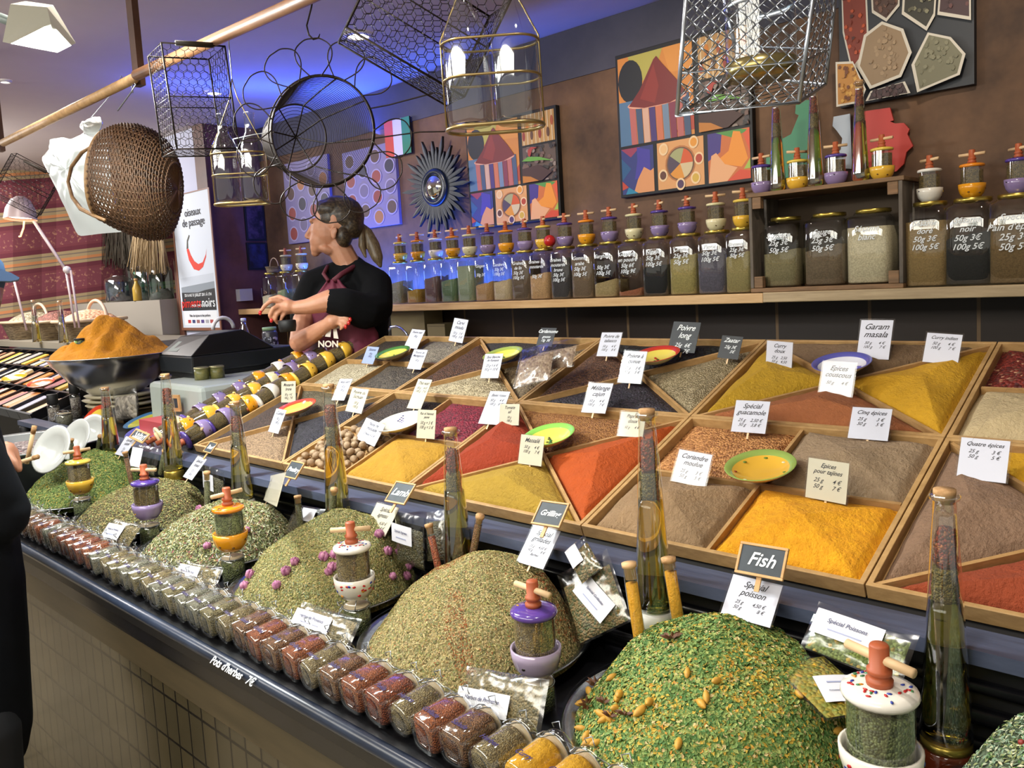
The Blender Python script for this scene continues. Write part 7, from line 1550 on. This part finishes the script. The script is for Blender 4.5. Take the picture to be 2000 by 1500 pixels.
# customer at the left edge, only his arm, side and cap peak in the picture
DC = 2.02
def c_(x, y, d=0.0): return atd(x, y, DC + d)
t = thing('person', 'customer in dark navy coat and blue cap at the left edge, reaching over the counter', 'person', (0, 0, 0)); 
b = MB(); eball(b, c_(-70, 560, .1), (.085, .10, .12)); eball(b, c_(-40, 585, .1), (.05, .05, .06)); limb(b, [c_(-80, 640, .1), c_(-95, 700, .1)], [.055, .06]); limb(b, [c_(-10, 945, .32), c_(4, 905, .36)], [.030, .028]); eball(b, c_(-24, 575, .1), (.018, .02, .022))
hand(b, c_(4, 905, .36), c_(14, 880, .38), [([c_(20, 876, .38), c_(30, 888, .39), c_(37, 905, .39), c_(39, 918, .385)], 1.1), ([c_(17, 872, .40), c_(28, 878, .42), c_(34, 892, .42)], 1.1), ([c_(12, 868, .42), c_(22, 870, .44), c_(29, 880, .44)], 1.05), ([c_(6, 868, .43), c_(14, 866, .45), c_(20, 874, .45)], .95)], [c_(20, 892, .36), c_(30, 905, .35), c_(36, 918, .35)], .0095)
remesh(b.build('body', SKIN, t), .006, 3)
s = MB(); limb(s, [c_(-150, 700, .1), c_(-135, 900, .08), c_(-95, 1150, .05)], [.13, .17, .165], 18); limb(s, [c_(-140, 720, .05), c_(-75, 860, -.02), c_(-2, 1004, .04), c_(-8, 960, .26), c_(-4, 935, .31)], [.085, .078, .075, .052, .040])
limb(s, [c_(-95, 1150, .05), c_(-75, 1260, .05), Vector((c_(-70, 1260, .05).x, c_(-70, 1260, .05).y, .55))], [.165, .15, .13], 18); remesh(s.build('navy_coat', mat('navy_coat', '#06080d', .9, col2='#090d14', scale=6, spec=.2), t), .012, 5)
l = MB(); q0 = c_(-70, 1260, .05)
for sx in (-.07, .07): l.ball((q0.x + sx, q0.y - .04, .05), (.05, .12, .05), 10); limb(l, [Vector((q0.x + sx, q0.y, .6)), Vector((q0.x + sx, q0.y, .07))], [.09, .06])
remesh(l.build('trousers', mat('customer_trousers', '#0e0f14', .85), t), .012, 3)
h = MB(); eball(h, c_(-72, 535, .1), (.095, .108, .085)); h.build('cap', mat('navy_cap', '#24405f', .7), t)
vm = MB(); pts = [(-30, 520), (0, 526), (22, 533), (38, 542), (36, 546), (20, 549), (-5, 549), (-30, 545)]
vm.add([c_(x, y, .03) for x, y in pts] + [c_(x, y + 3, .19) for x, y in pts], [tuple(range(8)), tuple(range(15, 7, -1))] + [(i, 8 + i, 8 + (i + 1) % 8, (i + 1) % 8) for i in range(8)]); vm.build('cap_peak', mat('cap_peak_blue', '#2c4d78', .6), t)

# ================================================================ small extras
p0 = aty(772, 655, 2.66)
t = thing('curved_faucet', 'chrome curved tap rising behind the left end of the back trays', 'tap', (0, 0, 0))
pts = [aty(x, y, 2.66) for x, y in ((799, 660), (793, 651), (784, 642), (774, 637), (764, 639), (758, 646), (757, 654))]
MB().tube([Vector((pts[0].x, 2.66, 1.2985))] + pts, .007, 10).build('spout', mat('chrome', '#c5c9cc', .12, 1.0), t)
MB().lathe([(.022, 0), (.022, .012), (.012, .02)], 20).build('base', mat('chrome', '#c5c9cc', .12, 1.0), t, loc=(pts[0].x, 2.66, 1.2985))
t = thing('red_ball_ornament', 'small red ball ornament between two mills on the shelf jars', 'ornament', (SHELF[1051][0] * .45 + SHELF[1093][0] * .55, 2.735, SHELF[1051][1] + .001))
MB().ball((0, 0, .028), .026, 16).build('ball', mat('ornament_red', '#b8221c', .3), t); MB().lathe([(.012, 0), (.014, .004), (.010, .006)], 14).build('foot', GOLD, t)
x, z = SHELF[520]
t = thing('small_basket', 'small woven basket on the leftmost jar of the shelf', 'basket', (x + .01, 2.79, z + .001))
MB().lathe([(.045, 0), (.055, .035), (.058, .037), (.052, .034), (.042, .004), (.0001, .004)], 28, cap=False).build('woven_body', mat('pale_wicker', '#a08c6c', .6), t)
MB().tube([(.05 * math.cos(q), 0, .03 + .06 * math.sin(q)) for q in [PI * i / 14 for i in range(15)]], .003, 6).build('handle', mat('pale_handle', '#c4a890', .6), t)
